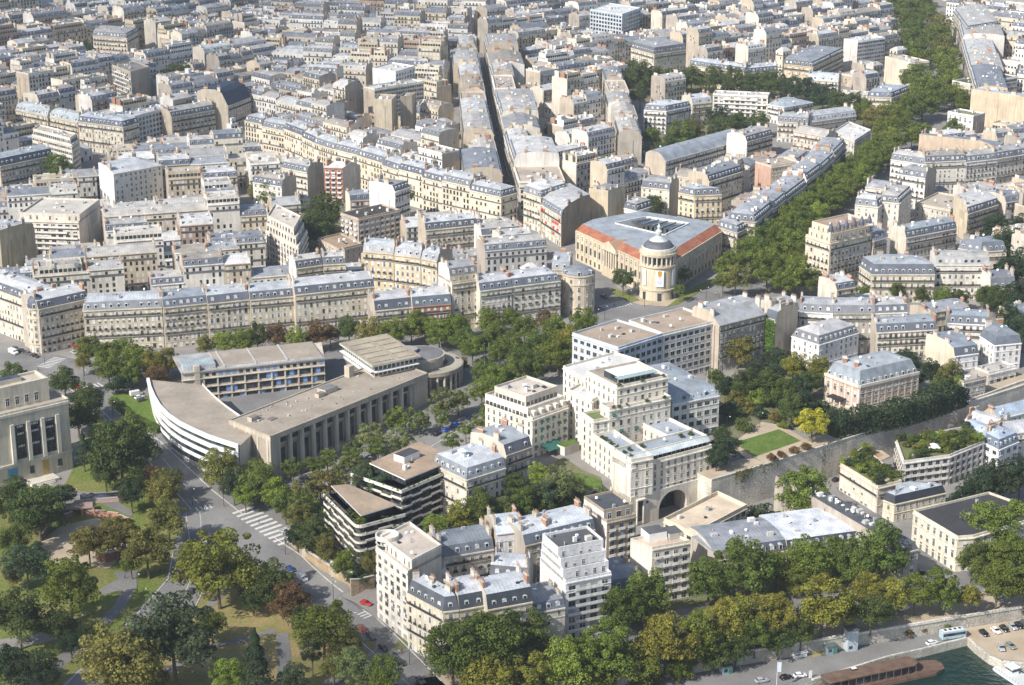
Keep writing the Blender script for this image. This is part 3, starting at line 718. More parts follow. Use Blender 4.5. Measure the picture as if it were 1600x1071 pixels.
drape('garden', [(1125, 600), (1290, 560), (1300, 640), (1440, 620), (1515, 600), (1510, 625), (1440, 642), (1297, 688), (1255, 668), (1217, 667), (1140, 690), (1118, 740), (1112, 700)], .35, 'earth')
drape('footpath', [(1138, 700), (1190, 662), (1225, 668), (1262, 692), (1180, 735)], .7, 'sand')
drape('footpath', [(1265, 640), (1300, 618), (1345, 640), (1320, 655), (1285, 655)], .5, 'sand')
drape('garden', [(760, 780), (880, 715), (910, 735), (960, 790), (890, 800), (800, 830), (740, 830), (700, 800)], .2, 'earth')
drape('lawn', [(888, 745), (903, 740), (955, 775), (935, 785), (895, 765)], .4, 'green_grass')
drape('road', [(1305, 760), (1330, 800), (1400, 850), (1440, 895), (1480, 940), (1540, 925), (1500, 895), (1450, 860), (1400, 825), (1330, 770)], .06, 'asphalt')
drape('garden', [(455, 850), (500, 815), (620, 870), (582, 900), (575, 910), (545, 895)], .3, 'earth')
drape('park_lawn', [(1042, 480), (1075, 455), (1110, 437), (1118, 441), (1085, 462), (1060, 476)], .2, 'lawn')
drape('park_lawn', [(955, 450), (985, 460), (1000, 470), (985, 473), (960, 462)], .2, 'lawn')
drape('footpath', [(975, 468), (1000, 466), (1050, 466), (1072, 470), (1040, 480), (1000, 477)], .15, 'sand')
longwall('street_wall', [(454, 838), (475, 858), (520, 888), (548, 903)], 3.2, .8, 5, 'buff brick garden wall along the sloping street by the crossing', tn=(.50, .38, .24), posts=4)
longwall('street_wall', [(548, 906), (560, 906), (585, 900)], 5.5, .8, 8, 'tall buff brick corner wall beside the white rounded apartment block', tn=(.44, .34, .23))
longwall('garden_fence', [(808, 806), (845, 783), (882, 776)], 3.0, .5, 6, 'black panelled garden fence behind the small tree garden', mat='paint', tn=(.035, .04, .042), cop=False, cat='fence')
longwall('low_wall', [(1506, 628), (1545, 615), (1590, 598), (1650, 580)], 2, 1.0, 4, 'low pale stone parapet beside the terraced house above the retaining wall', tn=(.58, .55, .48))
# ------------------------------------------------------------------ avenue row facing the camera (behind the curved palace)
def H(pts, h, label, **k): return house(pts, h, label, **k)
KH = [(.56, .50, .38), (.54, .48, .365), (.59, .53, .41)]
GL = (.42, .45, .48)
H([(60, 484), (137, 467)], 20, 'cream corner mansion with carved stonework and a long dark mansard, right of a corner turret', depth=15, sides='fpbp', wall=(.62, .55, .42), zc=(.5, .51, .52), sc=(.10, .11, .135))
H([(-60, 433), (52, 474)], 20, 'cream mansion wing running back to the left edge from the corner turret', depth=15, sides='fpbp', wall=(.62, .55, .42), zc=(.5, .51, .52), sc=(.10, .11, .135))
H([(130, 486), (253, 480)], 18.5, 'khaki apartment house with two pale penthouse blocks on its zinc roof', depth=15, wall=KH[0], zc=GL, sc=(.2, .215, .24), sides='fpbf')
H([(255, 481), (323, 474)], 18.5, 'khaki apartment house under a plain blue slate roof in the avenue row', depth=15, wall=KH[1], zc=(.27, .3, .34), sc=(.11, .13, .17))
H([(324.5, 475), (389, 468)], 18.5, 'khaki apartment house with a pale zinc top and white roof windows, avenue row', depth=15, wall=KH[0], zc=GL, sc=(.11, .12, .15), dorm='blind')
H([(390.5, 469), (459, 463)], 18.5, 'khaki apartment house with small orange awnings in the avenue row', depth=15, wall=KH[1], zc=GL, sc=(.11, .125, .155), awn=('orange', .06))
H([(461, 461), (585, 448)], 20, 'broad cream apartment house with giant pilasters and round dormers', depth=15, wall=KH[2], zc=(.48, .49, .5), sc=(.10, .115, .145))
H([(586, 486), (643, 480)], 13, 'low cream townhouse with large stone dormers in a dark mansard', depth=15, wall=KH[2], zc=(.47, .48, .49), sc=(.085, .1, .13), mh=4.2)
H([(644.5, 480), (705, 475)], 13.5, 'red brick townhouse with white dormers under a wide zinc roof', depth=15, wall=(.42, .22, .15), zc=(.48, .49, .5), sc=(.11, .14, .17), mh=4.2)
H([(706, 444), (749, 438)], 22, 'tall narrow beige house with stepped attic and rounded bays in the avenue row', depth=15, wall=(.55, .49, .37), attics=1, zc=(.3, .31, .32), sc=(.16, .16, .165))
H([(750, 455), (800, 448.5)], 18.5, 'pale cream house with a slate mansard right of the tall narrow house', depth=14, wall=(.62, .58, .48), zc=(.47, .48, .5), sc=(.11, .13, .165))
H([(800.5, 448), (876, 439)], 18.5, 'pale cream house at the right end of the avenue row', depth=14, wall=(.62, .58, .48), zc=(.47, .48, .5), sc=(.12, .14, .17), sides='ffbp')
# corner turrets
def turret(px, py, h, r, label, wall, dome=(.09, .1, .13), dh=5.5, cat='turret'):
    p = P(px, py, h); zg = terr(p.x, p.y); root = thing('corner_turret', (p.x, p.y, zg), label, cat); o = (p.x, p.y, zg); H_ = p.z - zg
    mbx = MB(); mbx.lathe(o, [(r, -.5), (r, H_ * .2), (r + .3, H_ * .2), (r + .3, H_ * .23), (r, H_ * .23), (r, H_ * .78), (r + .35, H_ * .78), (r + .35, H_ * .82), (r, H_ * .82), (r, H_), (r + .5, H_), (r + .5, H_ + .4)], 20, 'stone', wall); mbx.build('wall', root, o)
    mbx = MB(); mbx.lathe((p.x, p.y, p.z + .4), [(r * .98, 0), (r * .97, dh * .25), (r * .85, dh * .55), (r * .6, dh * .8), (r * .28, dh * .95), (.15, dh), (.1, dh + 1.6)], 20, 'slate', dome); mbx.build('dome', root, o)
    nf = int(H_ / 3.2)
    for k in range(nf):
        for a in range(-3, 4):
            an = -math.pi / 2 + a * .5; d = Vector((-math.sin(an), math.cos(an), 0)); oo = Vector((math.cos(an), math.sin(an), 0))
            link('window', WIN[rnd.choice(['std', 'blind', 'std', 'shut'])], root, mat_edge((oo.x * r * 1.005, oo.y * r * 1.005, k * H_ / nf + .5), d, oo, 1.1, 2.0))
    for a in (-2, 0, 2):
        an = -math.pi / 2 + a * .5; d = Vector((-math.sin(an), math.cos(an), 0)); oo = Vector((math.cos(an), math.sin(an), 0))
        link('dormer', DORM['arch'], root, mat_edge((oo.x * r * .98, oo.y * r * .98, H_ + .8), d, oo, 1.2, 1))
    return root
turret(57, 480, 19.6, 4.0, 'cream corner turret with balconies and a dark slate dome', (.62, .55, .42))
H([(862, 421), (890, 422)], 19, 'honey stone apartment house behind the end of the avenue row, beside its domed corner', depth=14, wall=(.58, .50, .38), sc=(.25, .265, .29), zc=(.36, .385, .42), sides='fppp')
turret(904, 427, 18.4, 7.4, 'honey stone rounded corner with a blue grey slate dome facing the square', (.58, .50, .38), (.20, .215, .24), 3.2)
# behind the row
H([(567, 393), (615, 397)], 20, 'tall honey coloured house with grey roof facing the inner courtyard', depth=12, wall=(.60, .50, .34), sc=(.3, .31, .33), zc=GL)
H([(616, 398), (657, 403)], 20, 'honey coloured house with a continuous top balcony above the inner courtyard', depth=12, wall=(.60, .51, .36), sc=(.3, .31, .33), zc=GL)
H([(658, 404), (683, 409)], 20, 'narrow honey coloured courtyard house beside a blank pale wall', depth=12, wall=(.60, .51, .36), sc=(.28, .3, .33), zc=GL)
H([(465, 419), (505, 413), (539, 411)], 18, 'cream courtyard house with angled slate mansard above the round-dormered front', depth=10, sides='fpbp', wall=(.62, .55, .40), sc=(.1, .11, .13)) if False else None
H([(463, 420), (504, 414)], 17, 'cream courtyard house with dark mansard, left half of an angled pair', depth=9, wall=(.62, .55, .40), sc=(.1, .11, .13))
H([(505, 414), (540, 412)], 17, 'cream courtyard house with dark mansard, right half of an angled pair', depth=9, wall=(.62, .55, .40), sc=(.13, .14, .16))
H([(532, 335), (560, 344), (625, 330)], 17, 'modern block with brick striped end and red shuttered balconies under a black flat roof', sides='ffbb', roof='F', st='deco', wall=(.50, .42, .34), gravel=(.07, .065, .06), kinds=['dark', 'grey'], cat='building')
H([(497, 375), (530, 392), (566, 383)], 9, 'low flat brown roofed hall with a skylight beside the striped block', sides='ffbb', roof='F', st='plain', wall=(.5, .42, .33), gravel=(.34, .26, .18))
H([(415, 362), (466, 388), (480, 362)], 15, 'cream stepped terrace block with dark side wall beside the large courtyard trees', sides='ffpp', roof='F', st='deco', wall=(.68, .62, .52), attics=2, gravel=(.5, .46, .4))
H([(665, 360), (745, 352)], 16, 'long cream house with round dormers in a dark mansard, set back behind the row', depth=12, wall=(.62, .55, .44), sc=(.09, .1, .12), zc=(.5, .52, .54))
H([(577, 296), (617, 300), (640, 292)], 19, 'bright white house with a blank white side and slate dormers', sides='pfbp', wall=(.80, .77, .72), pc=(.82, .80, .76), sc=(.13, .14, .17))
H([(506, 262), (535, 263), (563, 258)], 20, 'red brick fronted block with a white curved roof and blank grey side', sides='fpbp', roof='H', st='deco', wall=(.45, .2, .13), zc=(.55, .57, .6), pc=(.42, .38, .33))
H([(0, 375), (54, 358)], 21, 'large blank ochre party wall with small square openings at the left edge', depth=16, sides='pfbp', wall=(.5, .44, .3), pc=(.40, .35, .25), zc=(.42, .44, .46))
H([(30, 345), (123, 348), (157, 322)], 17, 'cream modern terrace block with planted balconies and a pale blank side', sides='fpbp', roof='F', st='slab', wall=(.68, .62, .52), attics=1, pc=(.58, .56, .54), gravel=(.5, .47, .42))
H([(154, 262), (177, 272), (253, 258)], 24, 'bright white slab with plain window rows and zinc roof above the rooftops', sides='pfbp', st='plain', wall=(.74, .70, .62), pc=(.84, .82, .78), roof='H', zc=(.45, .47, .49), depth=14)
H([(175, 103), (204, 114), (234, 106)], 26, 'grey beige tower block with stepped balconies and a blank side', sides='fpbp', roof='F', st='slab', wall=(.50, .45, .37), pc=(.40, .355, .29), gravel=(.3, .27, .24))
H([(50, 212), (112, 228), (124, 219)], 19, 'white modern block with curved banded storeys and red top shutters', sides='ffbp', roof='F', st='strip', wall=(.72, .68, .6), attics=1, gravel=(.5, .45, .38))
H([(122, 190), (192, 199)], 18, 'cream apartment house with a dark dormered mansard left of a pale office block', depth=15, sides='ffbp', wall=(.64, .56, .42), sc=(.09, .11, .15), zc=(.45, .48, .52), st='haus')
H([(210, 184), (269, 168)], 19, 'pale blue white office block with wide strip windows beside the cream corner house', depth=14, roof='F', st='grid', wall=(.62, .65, .68), gravel=(.5, .5, .5), sides='fpbp')
H([(356, 166), (392, 152)], 18, 'stone building under a huge dark glazed barrel roof', depth=22, wall=(.55, .5, .42), sc=(.03, .045, .075), zc=(.035, .05, .085), mh=8, rise=2, m=4, dormers=False, pc=(.55, .48, .38), sides='fpbp', clut=0)
H([(268, 184), (336, 172)], 16, 'grey stone house with steep dark dormers in front of the barrel roof', depth=14, wall=(.52, .46, .36), sc=(.1, .115, .145))
H([(24, 172), (74, 182)], 13, 'low honey house with pale zinc roof at the upper left, left of a matching one', depth=12, wall=(.6, .52, .36), zc=(.45, .49, .5), sc=(.36, .4, .42))
H([(75, 182), (121, 192)], 13, 'low honey house with pale zinc roof at the upper left, right of a matching one', depth=12, wall=(.6, .52, .36), zc=(.45, .49, .5), sc=(.36, .4, .42))
H([(0, 260), (82, 243)], 17, 'long house under a steep blue slate roof at the left edge', depth=14, wall=(.5, .46, .38), sc=(.055, .075, .11), zc=(.33, .37, .4), mh=4)
H([(145, 56), (198, 60), (216, 50)], 20, 'ornate cream house with pale dormers and a dark side gable, upper left', sides='ffbp', wall=(.66, .58, .46), sc=(.14, .15, .18))
H([(582, 108), (618, 114), (648, 105)], 25, 'bright white tower block with a blank left side', sides='pfbb', roof='F', st='deco', wall=(.82, .81, .79), pc=(.86, .85, .83), gravel=(.6, .58, .55))
H([(585, 141), (662, 129)], 23, 'long cream office slab with rows of small dark windows', depth=12, roof='F', st='strip', wall=(.72, .68, .58), gravel=(.55, .56, .56), sides='ffbp')
H([(584, 157), (612, 158), (620, 150)], 27, 'blank beige tower beside the long office slab', sides='pppp', roof='F', wall=(.55, .47, .36), pc=(.52, .45, .34), gravel=(.4, .36, .3))
H([(625, 153), (644, 152), (650, 146)], 26, 'narrow grey brown blank tower in front of the office slab', sides='pppp', roof='F', wall=(.40, .345, .27), pc=(.40, .345, .27), gravel=(.3, .27, .24))
row([(382, 188), (452, 204), (503, 229), (583, 251), (612, 263), (700, 287), (783, 306)], 12, 18.5, 'sunlit cream house with continuous balconies in the long terrace', depth=13, where='long terrace', mode='flat', ends='ff', walls=[(.68, .60, .45), (.66, .58, .44), (.70, .62, .48)], zc=(.44, .46, .48))
row([(757, 64), (776, 156), (790, 216), (811, 285)], 10, 18.5, 'sunlit cream house on the sunny side of the long narrow street', depth=(12, 26), where='street right', ends='ff', jit=3, roofs='MHMFMMHMMF', mode='flat', walls=[(.70, .64, .52), (.72, .67, .57), (.66, .59, .46), (.76, .74, .69)])
row([(1003, 213), (985, 156), (968, 112)], 5, 17, 'house on the left side of the tree-lined street', depth=(12, 22), where='street two', mode='flat', jit=2.5, roofs='MHMFM')
row([(785, 274), (772, 216), (760, 156), (742, 59)], 10, 18, 'house on the shaded side of the long narrow street', depth=(11, 22), where='street left', mode='flat', jit=2.6, roofs='MHMMFHM')
# upper middle
H([(922, 16), (972, 24), (1001, 14)], 25, 'pale blue glass office tower with square windows, top of the picture', sides='ffbb', roof='F', st='grid', mode='flat', wall=(.58, .64, .68), gravel=(.6, .62, .62))
H([(986, 75), (1022, 85), (1072, 78)], 22, 'large domed cream apartment house with carved stonework above the tree row', sides='ffbp', wall=(.66, .58, .43), sc=(.12, .125, .14), zc=(.3, .31, .33), mh=4.5)
row([(1077, 99), (1160, 113), (1216, 108)], 3, 15, 'cream apartment house behind the tree row with slate mansard', depth=14, where='tree row back', walls=[(.66, .57, .40)], zc=(.46, .49, .52), ends='pp', mode='flat')
H([(1006, 172), (1041, 174), (1080, 166)], 15, 'white apartment house with slate dormers at the corner of the tree-lined street', sides='ffbp', wall=(.80, .79, .76), sc=(.13, .14, .17), zc=(.56, .59, .63))
H([(1082, 163), (1112, 160)], 14, 'cream side wing behind the white corner house', depth=14, sides='fpbp', wall=(.62, .54, .4), sc=(.36, .38, .4), zc=(.55, .57, .6))
H([(1114, 148), (1200, 152)], 14, 'white modern flats with wide dark balconies above a green garden', depth=12, roof='F', st='slab', wall=(.74, .71, .66), gravel=(.45, .44, .42))
H([(1200, 163), (1225, 168), (1270, 160)], 12, 'white house with grey roof lights right of the modern flats', sides='ffbp', wall=(.72, .7, .66), roof='H', zc=(.36, .4, .44))
H([(1040, 252), (1166, 217)], 9, 'long low hall under a grey barrel roof', depth=15, roof='M', wall=(.6, .58, .52), sc=(.30, .33, .37), zc=(.30, .33, .37), mh=3, rise=1.6, m=3, dormers=False, chim=0, low='zinc', clut=3)
H([(1167, 222), (1207, 211)], 13, 'brown stone house with a stepped dark roof at the end of the barrel roofed hall', depth=15, wall=(.5, .43, .33), sc=(.1, .11, .14))
H([(1300, 208), (1335, 222), (1361, 205)], 14, 'pale flat-topped stone building with a rounded end beside the avenue trees', sides='ffbp', roof='F', st='villa', wall=(.6, .57, .5), gravel=(.6, .59, .57))
row([(1180, 350), (1222, 315), (1290, 262), (1322, 228)], 6, 18, 'grey stone apartment house along the left side of the tree-lined avenue', depth=14, where='avenue left', ends='ff', walls=[(.52, .47, .38), (.55, .50, .42)], zc=(.36, .38, .41))
H([(1340, 66), (1383, 60)], 23, 'white striped office tower with many window bands near the avenue', depth=14, roof='F', st='strip', wall=(.74, .73, .72), gravel=(.6, .59, .57), sides='fpbp')
H([(1383, 90), (1424, 100)], 19, 'tall blank cream wall with rooftop plants beside the avenue', depth=16, sides='pfbp', roof='F', wall=(.7, .62, .5), pc=(.68, .6, .48), gravel=(.5, .45, .4))
H([(1357, 151), (1393, 153), (1423, 141)], 10, 'cream corner house with blue grey roof where the avenue meets the square', sides='ffbp', wall=(.62, .55, .42), sc=(.1, .12, .17), zc=(.36, .4, .45))
H([(1312, 145), (1356, 148)], 6, 'low grey stone annexe left of the corner house by the square', depth=8, roof='F', wall=(.55, .52, .46), st='plain', gravel=(.45, .46, .47))
H([(1225, 100), (1270, 105), (1318, 82)], 17, 'honey house with a deep black dormered mansard above the tree row', sides='ffbp', wall=(.58, .48, .33), sc=(.07, .08, .1), zc=(.27, .29, .32))
H([(1262, 125), (1310, 128)], 12, 'cream house with pale blue zinc roof behind the dark tree row', depth=12, wall=(.62, .55, .42), zc=(.46, .52, .58), sc=(.40, .44, .48))
H([(1490, 20), (1510, 48), (1560, 40)], 20, 'curved honey coloured building with long balconies right of the avenue', sides='ffbp', roof='M', wall=(.58, .51, .39), sc=(.12, .14, .17), st='grid')
row([(1498, 38), (1511, 95), (1524, 150)], 4, 18, 'stone apartment house along the right side of the far avenue', depth=(16, 32), where='avenue far right', jit=3, walls=[(.6, .54, .43)], mode='flat')
H([(1516, 133), (1590, 121)], 17, 'white terraced block with planted flat roof right of the avenue', depth=16, roof='F', st='strip', wall=(.72, .72, .71), gravel=(.10, .12, .06))
H([(1517, 150), (1610, 163)], 19, 'long blank honey coloured party wall at the right edge', depth=14, sides='pfbp', wall=(.62, .53, .38), pc=(.60, .50, .36), zc=(.42, .45, .48))
H([(1481, 176), (1521, 183)], 14, 'white ornate house with a roof garden facing the square', depth=13, roof='F', st='villa', wall=(.78, .75, .7), gravel=(.2, .22, .12))
H([(1436, 217), (1556, 230)], 18, 'long blank wall in beige and orange with a grey blue roof, right of the avenue', depth=14, sides='pfbp', wall=(.55, .48, .38), pc=(.52, .42, .31), sc=(.16, .19, .24), zc=(.24, .27, .31), roof='H')
row([(1392, 248), (1430, 256), (1470, 258), (1548, 250), (1610, 240)], 4, 18, 'pale house with slate attic right of the avenue', depth=13, where='right mid', walls=[(.74, .71, .65), (.7, .66, .58)])
H([(1375, 315), (1405, 318), (1425, 300)], 19, 'cream courtyard house with dark mansard behind the big corner block', sides='ffbp', wall=(.70, .65, .55), sc=(.12, .13, .15), st='plain')
H([(1430, 320), (1485, 330), (1520, 312)], 10, 'low flat-roofed beige block with roof terrace', sides='ffbp', roof='F', st='plain', wall=(.58, .53, .45), gravel=(.45, .40, .33))
H([(1490, 318), (1512, 335), (1560, 320)], 15, 'cream block with dark mansard dormers at the right edge', sides='pfbp', wall=(.62, .54, .42), sc=(.1, .11, .14), pc=(.64, .55, .4))
H([(1002, 292), (1046, 297)], 17, 'cream house with many chimneys behind the museum, left of the honey stone one', depth=14, wall=(.68, .62, .5), st='plain')
H([(1052, 275), (1100, 280)], 18, 'pale house with blank gables between the museum and the barrel roofed hall', depth=14, wall=(.70, .64, .52), st='plain', roof='H')
H([(1108, 284), (1160, 268)], 19, 'cream house with dark mansard between the museum and the avenue', depth=14, wall=(.64, .57, .45))
H([(1205, 262), (1250, 255)], 19, 'tall cream block with a pink brick flank near the barrel roofed hall', depth=14, wall=(.66, .58, .46), pc=(.55, .36, .28), roof='F', st='plain')
H([(1215, 190), (1262, 193)], 13, 'low house with steep dark gables beside the flat-topped rounded building', depth=13, wall=(.62, .56, .46), sc=(.13, .14, .17), zc=(.36, .37, .39))
H([(1266, 191), (1338, 181)], 13, 'long pale zinc roofed house under the tree row, with a curved dark mansard end', depth=14, wall=(.62, .58, .5), zc=(.42, .44, .46), sc=(.3, .32, .35))
H([(1240, 205), (1290, 214)], 16, 'brick trimmed house with several chimneys left of the rounded building', depth=13, wall=(.6, .5, .4), roof='H')
H([(425, 322), (470, 318)], 13, 'long grey roofed low house above the big courtyard trees', depth=11, wall=(.64, .6, .53), roof='H', zc=(.40, .41, .42))
H([(395, 285), (440, 292)], 17, 'white house with slate roof left of the big courtyard trees', depth=13, wall=(.74, .7, .62), st='plain')
H([(440, 262), (480, 270)], 17, 'cream house with dark mansard facing the brick fronted block', depth=13, wall=(.68, .62, .52))
H([(1336, 320), (1372, 324)], 18, 'cream house backing onto the avenue trees behind the big corner block', depth=13, wall=(.72, .67, .57), st='plain', sides='ffbp')
H([(1352, 292), (1398, 298)], 18, 'grey roofed house beside the avenue trees, three rows behind the corner block', depth=13, wall=(.66, .6, .5), roof='H', zc=(.33, .34, .36))
H([(1402, 272), (1446, 279)], 18, 'white house with slate roof near the upper end of the avenue', depth=13, wall=(.75, .72, .66), sides='fpbf')
# the square and the museum's neighbours
H([(818, 300), (845, 309), (886, 296)], 19, 'cream corner house with rounded balconies at the foot of the narrow street', sides='ffbp', wall=(.66, .58, .44), sc=(.2, .21, .23), zc=(.6, .6, .6))
H([(846, 320), (877, 339), (922, 313)], 16, 'cream house with bright red awnings and a blank brown side wall', sides='fpbp', wall=(.68, .6, .47), pc=(.36, .29, .21), sc=(.17, .19, .22), zc=(.5, .5, .5), awn=('red', .3))
H([(920, 302), (950, 306), (976, 298)], 17, 'blank honey coloured house behind the museum roof', sides='pppp', wall=(.62, .53, .38), pc=(.60, .51, .37), roof='H')
H([(975, 325), (995, 330), (1020, 322)], 10, 'low white house between the museum and a blank wall', sides='ffbp', wall=(.75, .73, .7))
H([(1060, 301), (1085, 306), (1128, 304)], 19, 'honey stone apartment house right behind the museum roof', sides='ffbp', wall=(.64, .54, .37), sc=(.13, .14, .17), zc=(.4, .42, .45), kinds=['dark', 'std', 'std', 'blind'])
H([(1122, 355), (1152, 364), (1183, 349)], 15, 'beige corner house with round-dormered blue roof beside the museum', sides='ffbp', wall=(.56, .50, .40), sc=(.14, .16, .19), zc=(.36, .37, .39))
# right of the avenue: tall corner block and neighbours
v = H([(1259, 369), (1297, 381), (1362, 366)], 23.5, 'big honey stone corner block with white penthouse terraces and little spires', sides='ffpp', wall=(.66, .57, .43), attics=2, roof='F', gravel=(.4, .3, .24), st='haus')
for i, f in enumerate((.0, .2, .4, .6, .8, 1.0)):
    a, b_ = v['poly'][1], v['poly'][2]; p = a + (b_ - a) * f * .92; mbx = MB(); zt_ = v['zt']
    mbx.lathe((p.x, p.y, zt_), [(1.3, 0), (1.2, 1.6), (.1, 4.6)], 8, 'slate', (.09, .10, .14)); mbx.build('spire', v['root'], v['org'])
H([(1365, 377), (1385, 372)], 20, 'narrow grey house against the tall corner block', depth=13, wall=(.5, .46, .4), sc=(.2, .22, .25))
H([(1343, 416), (1362, 429), (1461, 429)], 13.5, 'cream townhouse with wide slate mansard opposite the avenue trees', sides='ffbp', wall=(.64, .58, .46), sc=(.12, .135, .165), zc=(.36, .39, .42), mh=4.6)
H([(1462, 414), (1546, 414)], 17, 'pale cream house with glazed corner bays and a grey roof', depth=13, wall=(.70, .66, .58), sc=(.34, .34, .34), zc=(.38, .38, .37), dormers=True, dorm='dark')
H([(1548, 452), (1586, 450)], 9, 'small cream house under a tall blue slate roof', depth=14, wall=(.66, .62, .54), sc=(.16, .175, .2), zc=(.2, .22, .25), mh=5)
H([(1416, 372), (1495, 357)], 14, 'cream house with a row of orange and white chimneys', depth=11, wall=(.64, .58, .5), sc=(.09, .11, .14), zc=(.3, .34, .38), chim=2)
H([(1497, 388), (1533, 394), (1573, 391)], 11, 'rounded corner house under blue grey slate at the right', sides='ffbp', wall=(.6, .55, .46), sc=(.15, .17, .21), zc=(.22, .25, .29), mh=4.5)
# terrace of grey roofs above the garden
H([(1124, 509), (1196, 491)], 21, 'dark brown stone house with a sloping zinc roof beside the office block', depth=17, wall=(.34, .30, .25), sc=(.33, .345, .36), zc=(.36, .37, .38), m=5, mh=3.6, kinds=['shut', 'std', 'blind', 'std'], dormers=False)
H([(1219, 492), (1249, 485)], 18, 'white courtyard house next to an ivy covered gable', depth=13, wall=(.72, .71, .68), sc=(.11, .13, .16), zc=(.4, .42, .44))
mb = MB(); a, c = P(1196, 497, 19), P(1211, 503, 19); g0 = terr(a.x, a.y)
rr = random.Random(4); d_, o_, L_ = edge(a, c)
for i in range(900):
    s_ = rr.random(); z_ = g0 + rr.random() * (a.z - g0); p = a + (c - a) * s_ + o_ * rr.uniform(.0, .5); q = rr.uniform(.25, .5); x = Vector((rr.uniform(-1, 1), rr.uniform(-1, 1), rr.uniform(-.5, .5))).normalized(); y = x.orthogonal().normalized(); k = rr.uniform(.7, 1.3)
    pc_ = Vector((p.x, p.y, z_)); mb.face([pc_ - x * q - y * q, pc_ + x * q - y * q, pc_ + x * q + y * q, pc_ - x * q + y * q], 'leaves', (k, k, k))
iv = mb.build('ivy', None, (a.x, a.y, g0)); iv.color = (.09, .16, .03, 1); tag(iv, 'green ivy covering a tall gable between the brown house and white courtyard house', 'ivy')
H([(1196, 495), (1212, 500)], 19, 'tall narrow house with an ivy covered gable', depth=14, wall=(.5, .46, .4), zc=(.36, .38, .4), dormers=False)
H([(1249, 487), (1302, 490)], 18, 'white house with dark mansard in the terrace of zinc roofs, left end', depth=12, wall=(.66, .64, .6), sc=(.17, .18, .2), zc=(.34, .35, .37))
H([(1302.5, 490), (1367, 490)], 18, 'grey brown house with white windows in the terrace of zinc roofs, middle', depth=12, wall=(.38, .35, .3), sc=(.2, .21, .23), zc=(.36, .37, .39), kinds=['std', 'blind', 'shut'])
H([(1367.5, 490), (1418, 488)], 18, 'cream house in the terrace of zinc roofs, right end', depth=12, wall=(.66, .62, .54), sc=(.13, .145, .17), zc=(.38, .39, .4))
v = H([(1237, 525), (1280, 539), (1342, 520)], 11.5, 'white villa block with orange shutters in its slate attic', sides='ffff', st='plain', wall=(.78, .77, .76), sc=(.17, .18, .2), zc=(.45, .45, .46), mh=3.4, chim=0, dkinds=['arch', 'blind'], rise=2.2)
H([(1370, 520), (1464, 515)], 12, 'cream house with red and orange shutters behind the brick palace', depth=12, wall=(.70, .64, .52), sc=(.12, .135, .165), zc=(.28, .31, .35), kinds=['std', 'dark', 'blind', 'std'])
H([(1492, 557), (1529, 552)], 9, 'small white house with slate roof at the end of the cream house', depth=22, wall=(.76, .75, .74), pc=(.68, .62, .48), sc=(.1, .12, .15), zc=(.25, .28, .33), sides='fpbp', st='plain')
H([(1480, 505), (1545, 508)], 12, 'white wing with blue slate dormers facing a small yard', depth=10, wall=(.76, .75, .73), sc=(.12, .14, .17), zc=(.25, .29, .34))
H([(1531, 525), (1554, 540), (1596, 536)], 11.5, 'white house with slate roof and shuttered windows at the right edge', sides='ffbp', wall=(.78, .77, .76), sc=(.13, .15, .18), zc=(.2, .225, .26), rise=2, dormers=False, st='plain')
H([(1506, 599), (1541, 591)], 8, 'grey concrete house on top of the retaining wall', depth=9, roof='F', wall=(.42, .39, .34), st='plain', gravel=(.35, .32, .28))
H([(1545, 585), (1588, 575)], 5, 'low white garden pavilion with terraces above the retaining wall', depth=8, roof='F', wall=(.72, .7, .66), st='grid', gravel=(.45, .43, .4))
# below the retaining wall
H([(1380, 781), (1398, 788), (1478, 770)], 7, 'small cream building with black mansard and zinc top below the roof gardens', sides='ffbp', wall=(.66, .6, .46), sc=(.03, .035, .045), zc=(.42, .46, .5), mh=2.6, rise=.5, chim=0, st='plain', dormers=False)
H([(1427, 801), (1496, 842), (1521, 840), (1640, 806), (1545, 772)], 12, 'cream embassy-like corner building with tall windows and a black flat roof', sides='ffffp', wall=(.70, .65, .52), roof='F', st='villa', gravel=(.06, .06, .065))
H([(1537, 691), (1561, 703), (1592, 690)], 11, 'white and glazed house with slate dormers below the wall at the right', sides='ffbp', wall=(.7, .72, .75), sc=(.13, .16, .21), zc=(.36, .43, .52), st='grid')
for i, q in enumerate(([(1500, 668), (1538, 684)], [(1508, 655), (1560, 672)], [(1560, 655), (1620, 640)], [(1555, 680), (1625, 672)])):
    H(q, 10 + i % 2, 'zinc roofed house below the end of the retaining wall', depth=9, wall=(.68, .66, .62), zc=[(.36, .43, .52), (.5, .51, .53)][i % 2], sc=(.36, .4, .46), roof='H')
H([(1116, 876), (1230, 860)], 9, 'grey roofed palace wing with a pale terrace strip behind the quay trees', depth=22, wall=(.62, .56, .46), sc=(.07, .08, .1), zc=(.27, .29, .32), m=2.2, mh=3, rise=1.2, rm=6, sides='fpbp', chim=0, st='villa')
H([(1231, 860), (1349, 844)], 9, 'palace wing with a brilliant pale zinc roof and white dormers', depth=24, wall=(.62, .56, .46), sc=(.045, .055, .075), zc=(.60, .63, .68), m=1.6, mh=3, rise=.6, sides='fpbp', chim=1, st='villa', dorm='blind')
H([(1402, 866), (1435, 858)], 13, 'grey stone end pavilion with arched windows at the end of a long black roof', depth=70, wall=(.46, .43, .38), sc=(.10, .105, .11), zc=(.105, .11, .115), sides='ffbp', chim=0, clut=40, dormers=True, st='villa', m=1.0, rise=.5, mh=2.4)
H([(1037, 815), (1083, 838), (1167, 794)], 9, 'cream modern flat roofed building with a long glazed court', sides='ffff', roof='F', st='grid', wall=(.68, .60, .46), gravel=(.60, .50, .38), par=1.4)
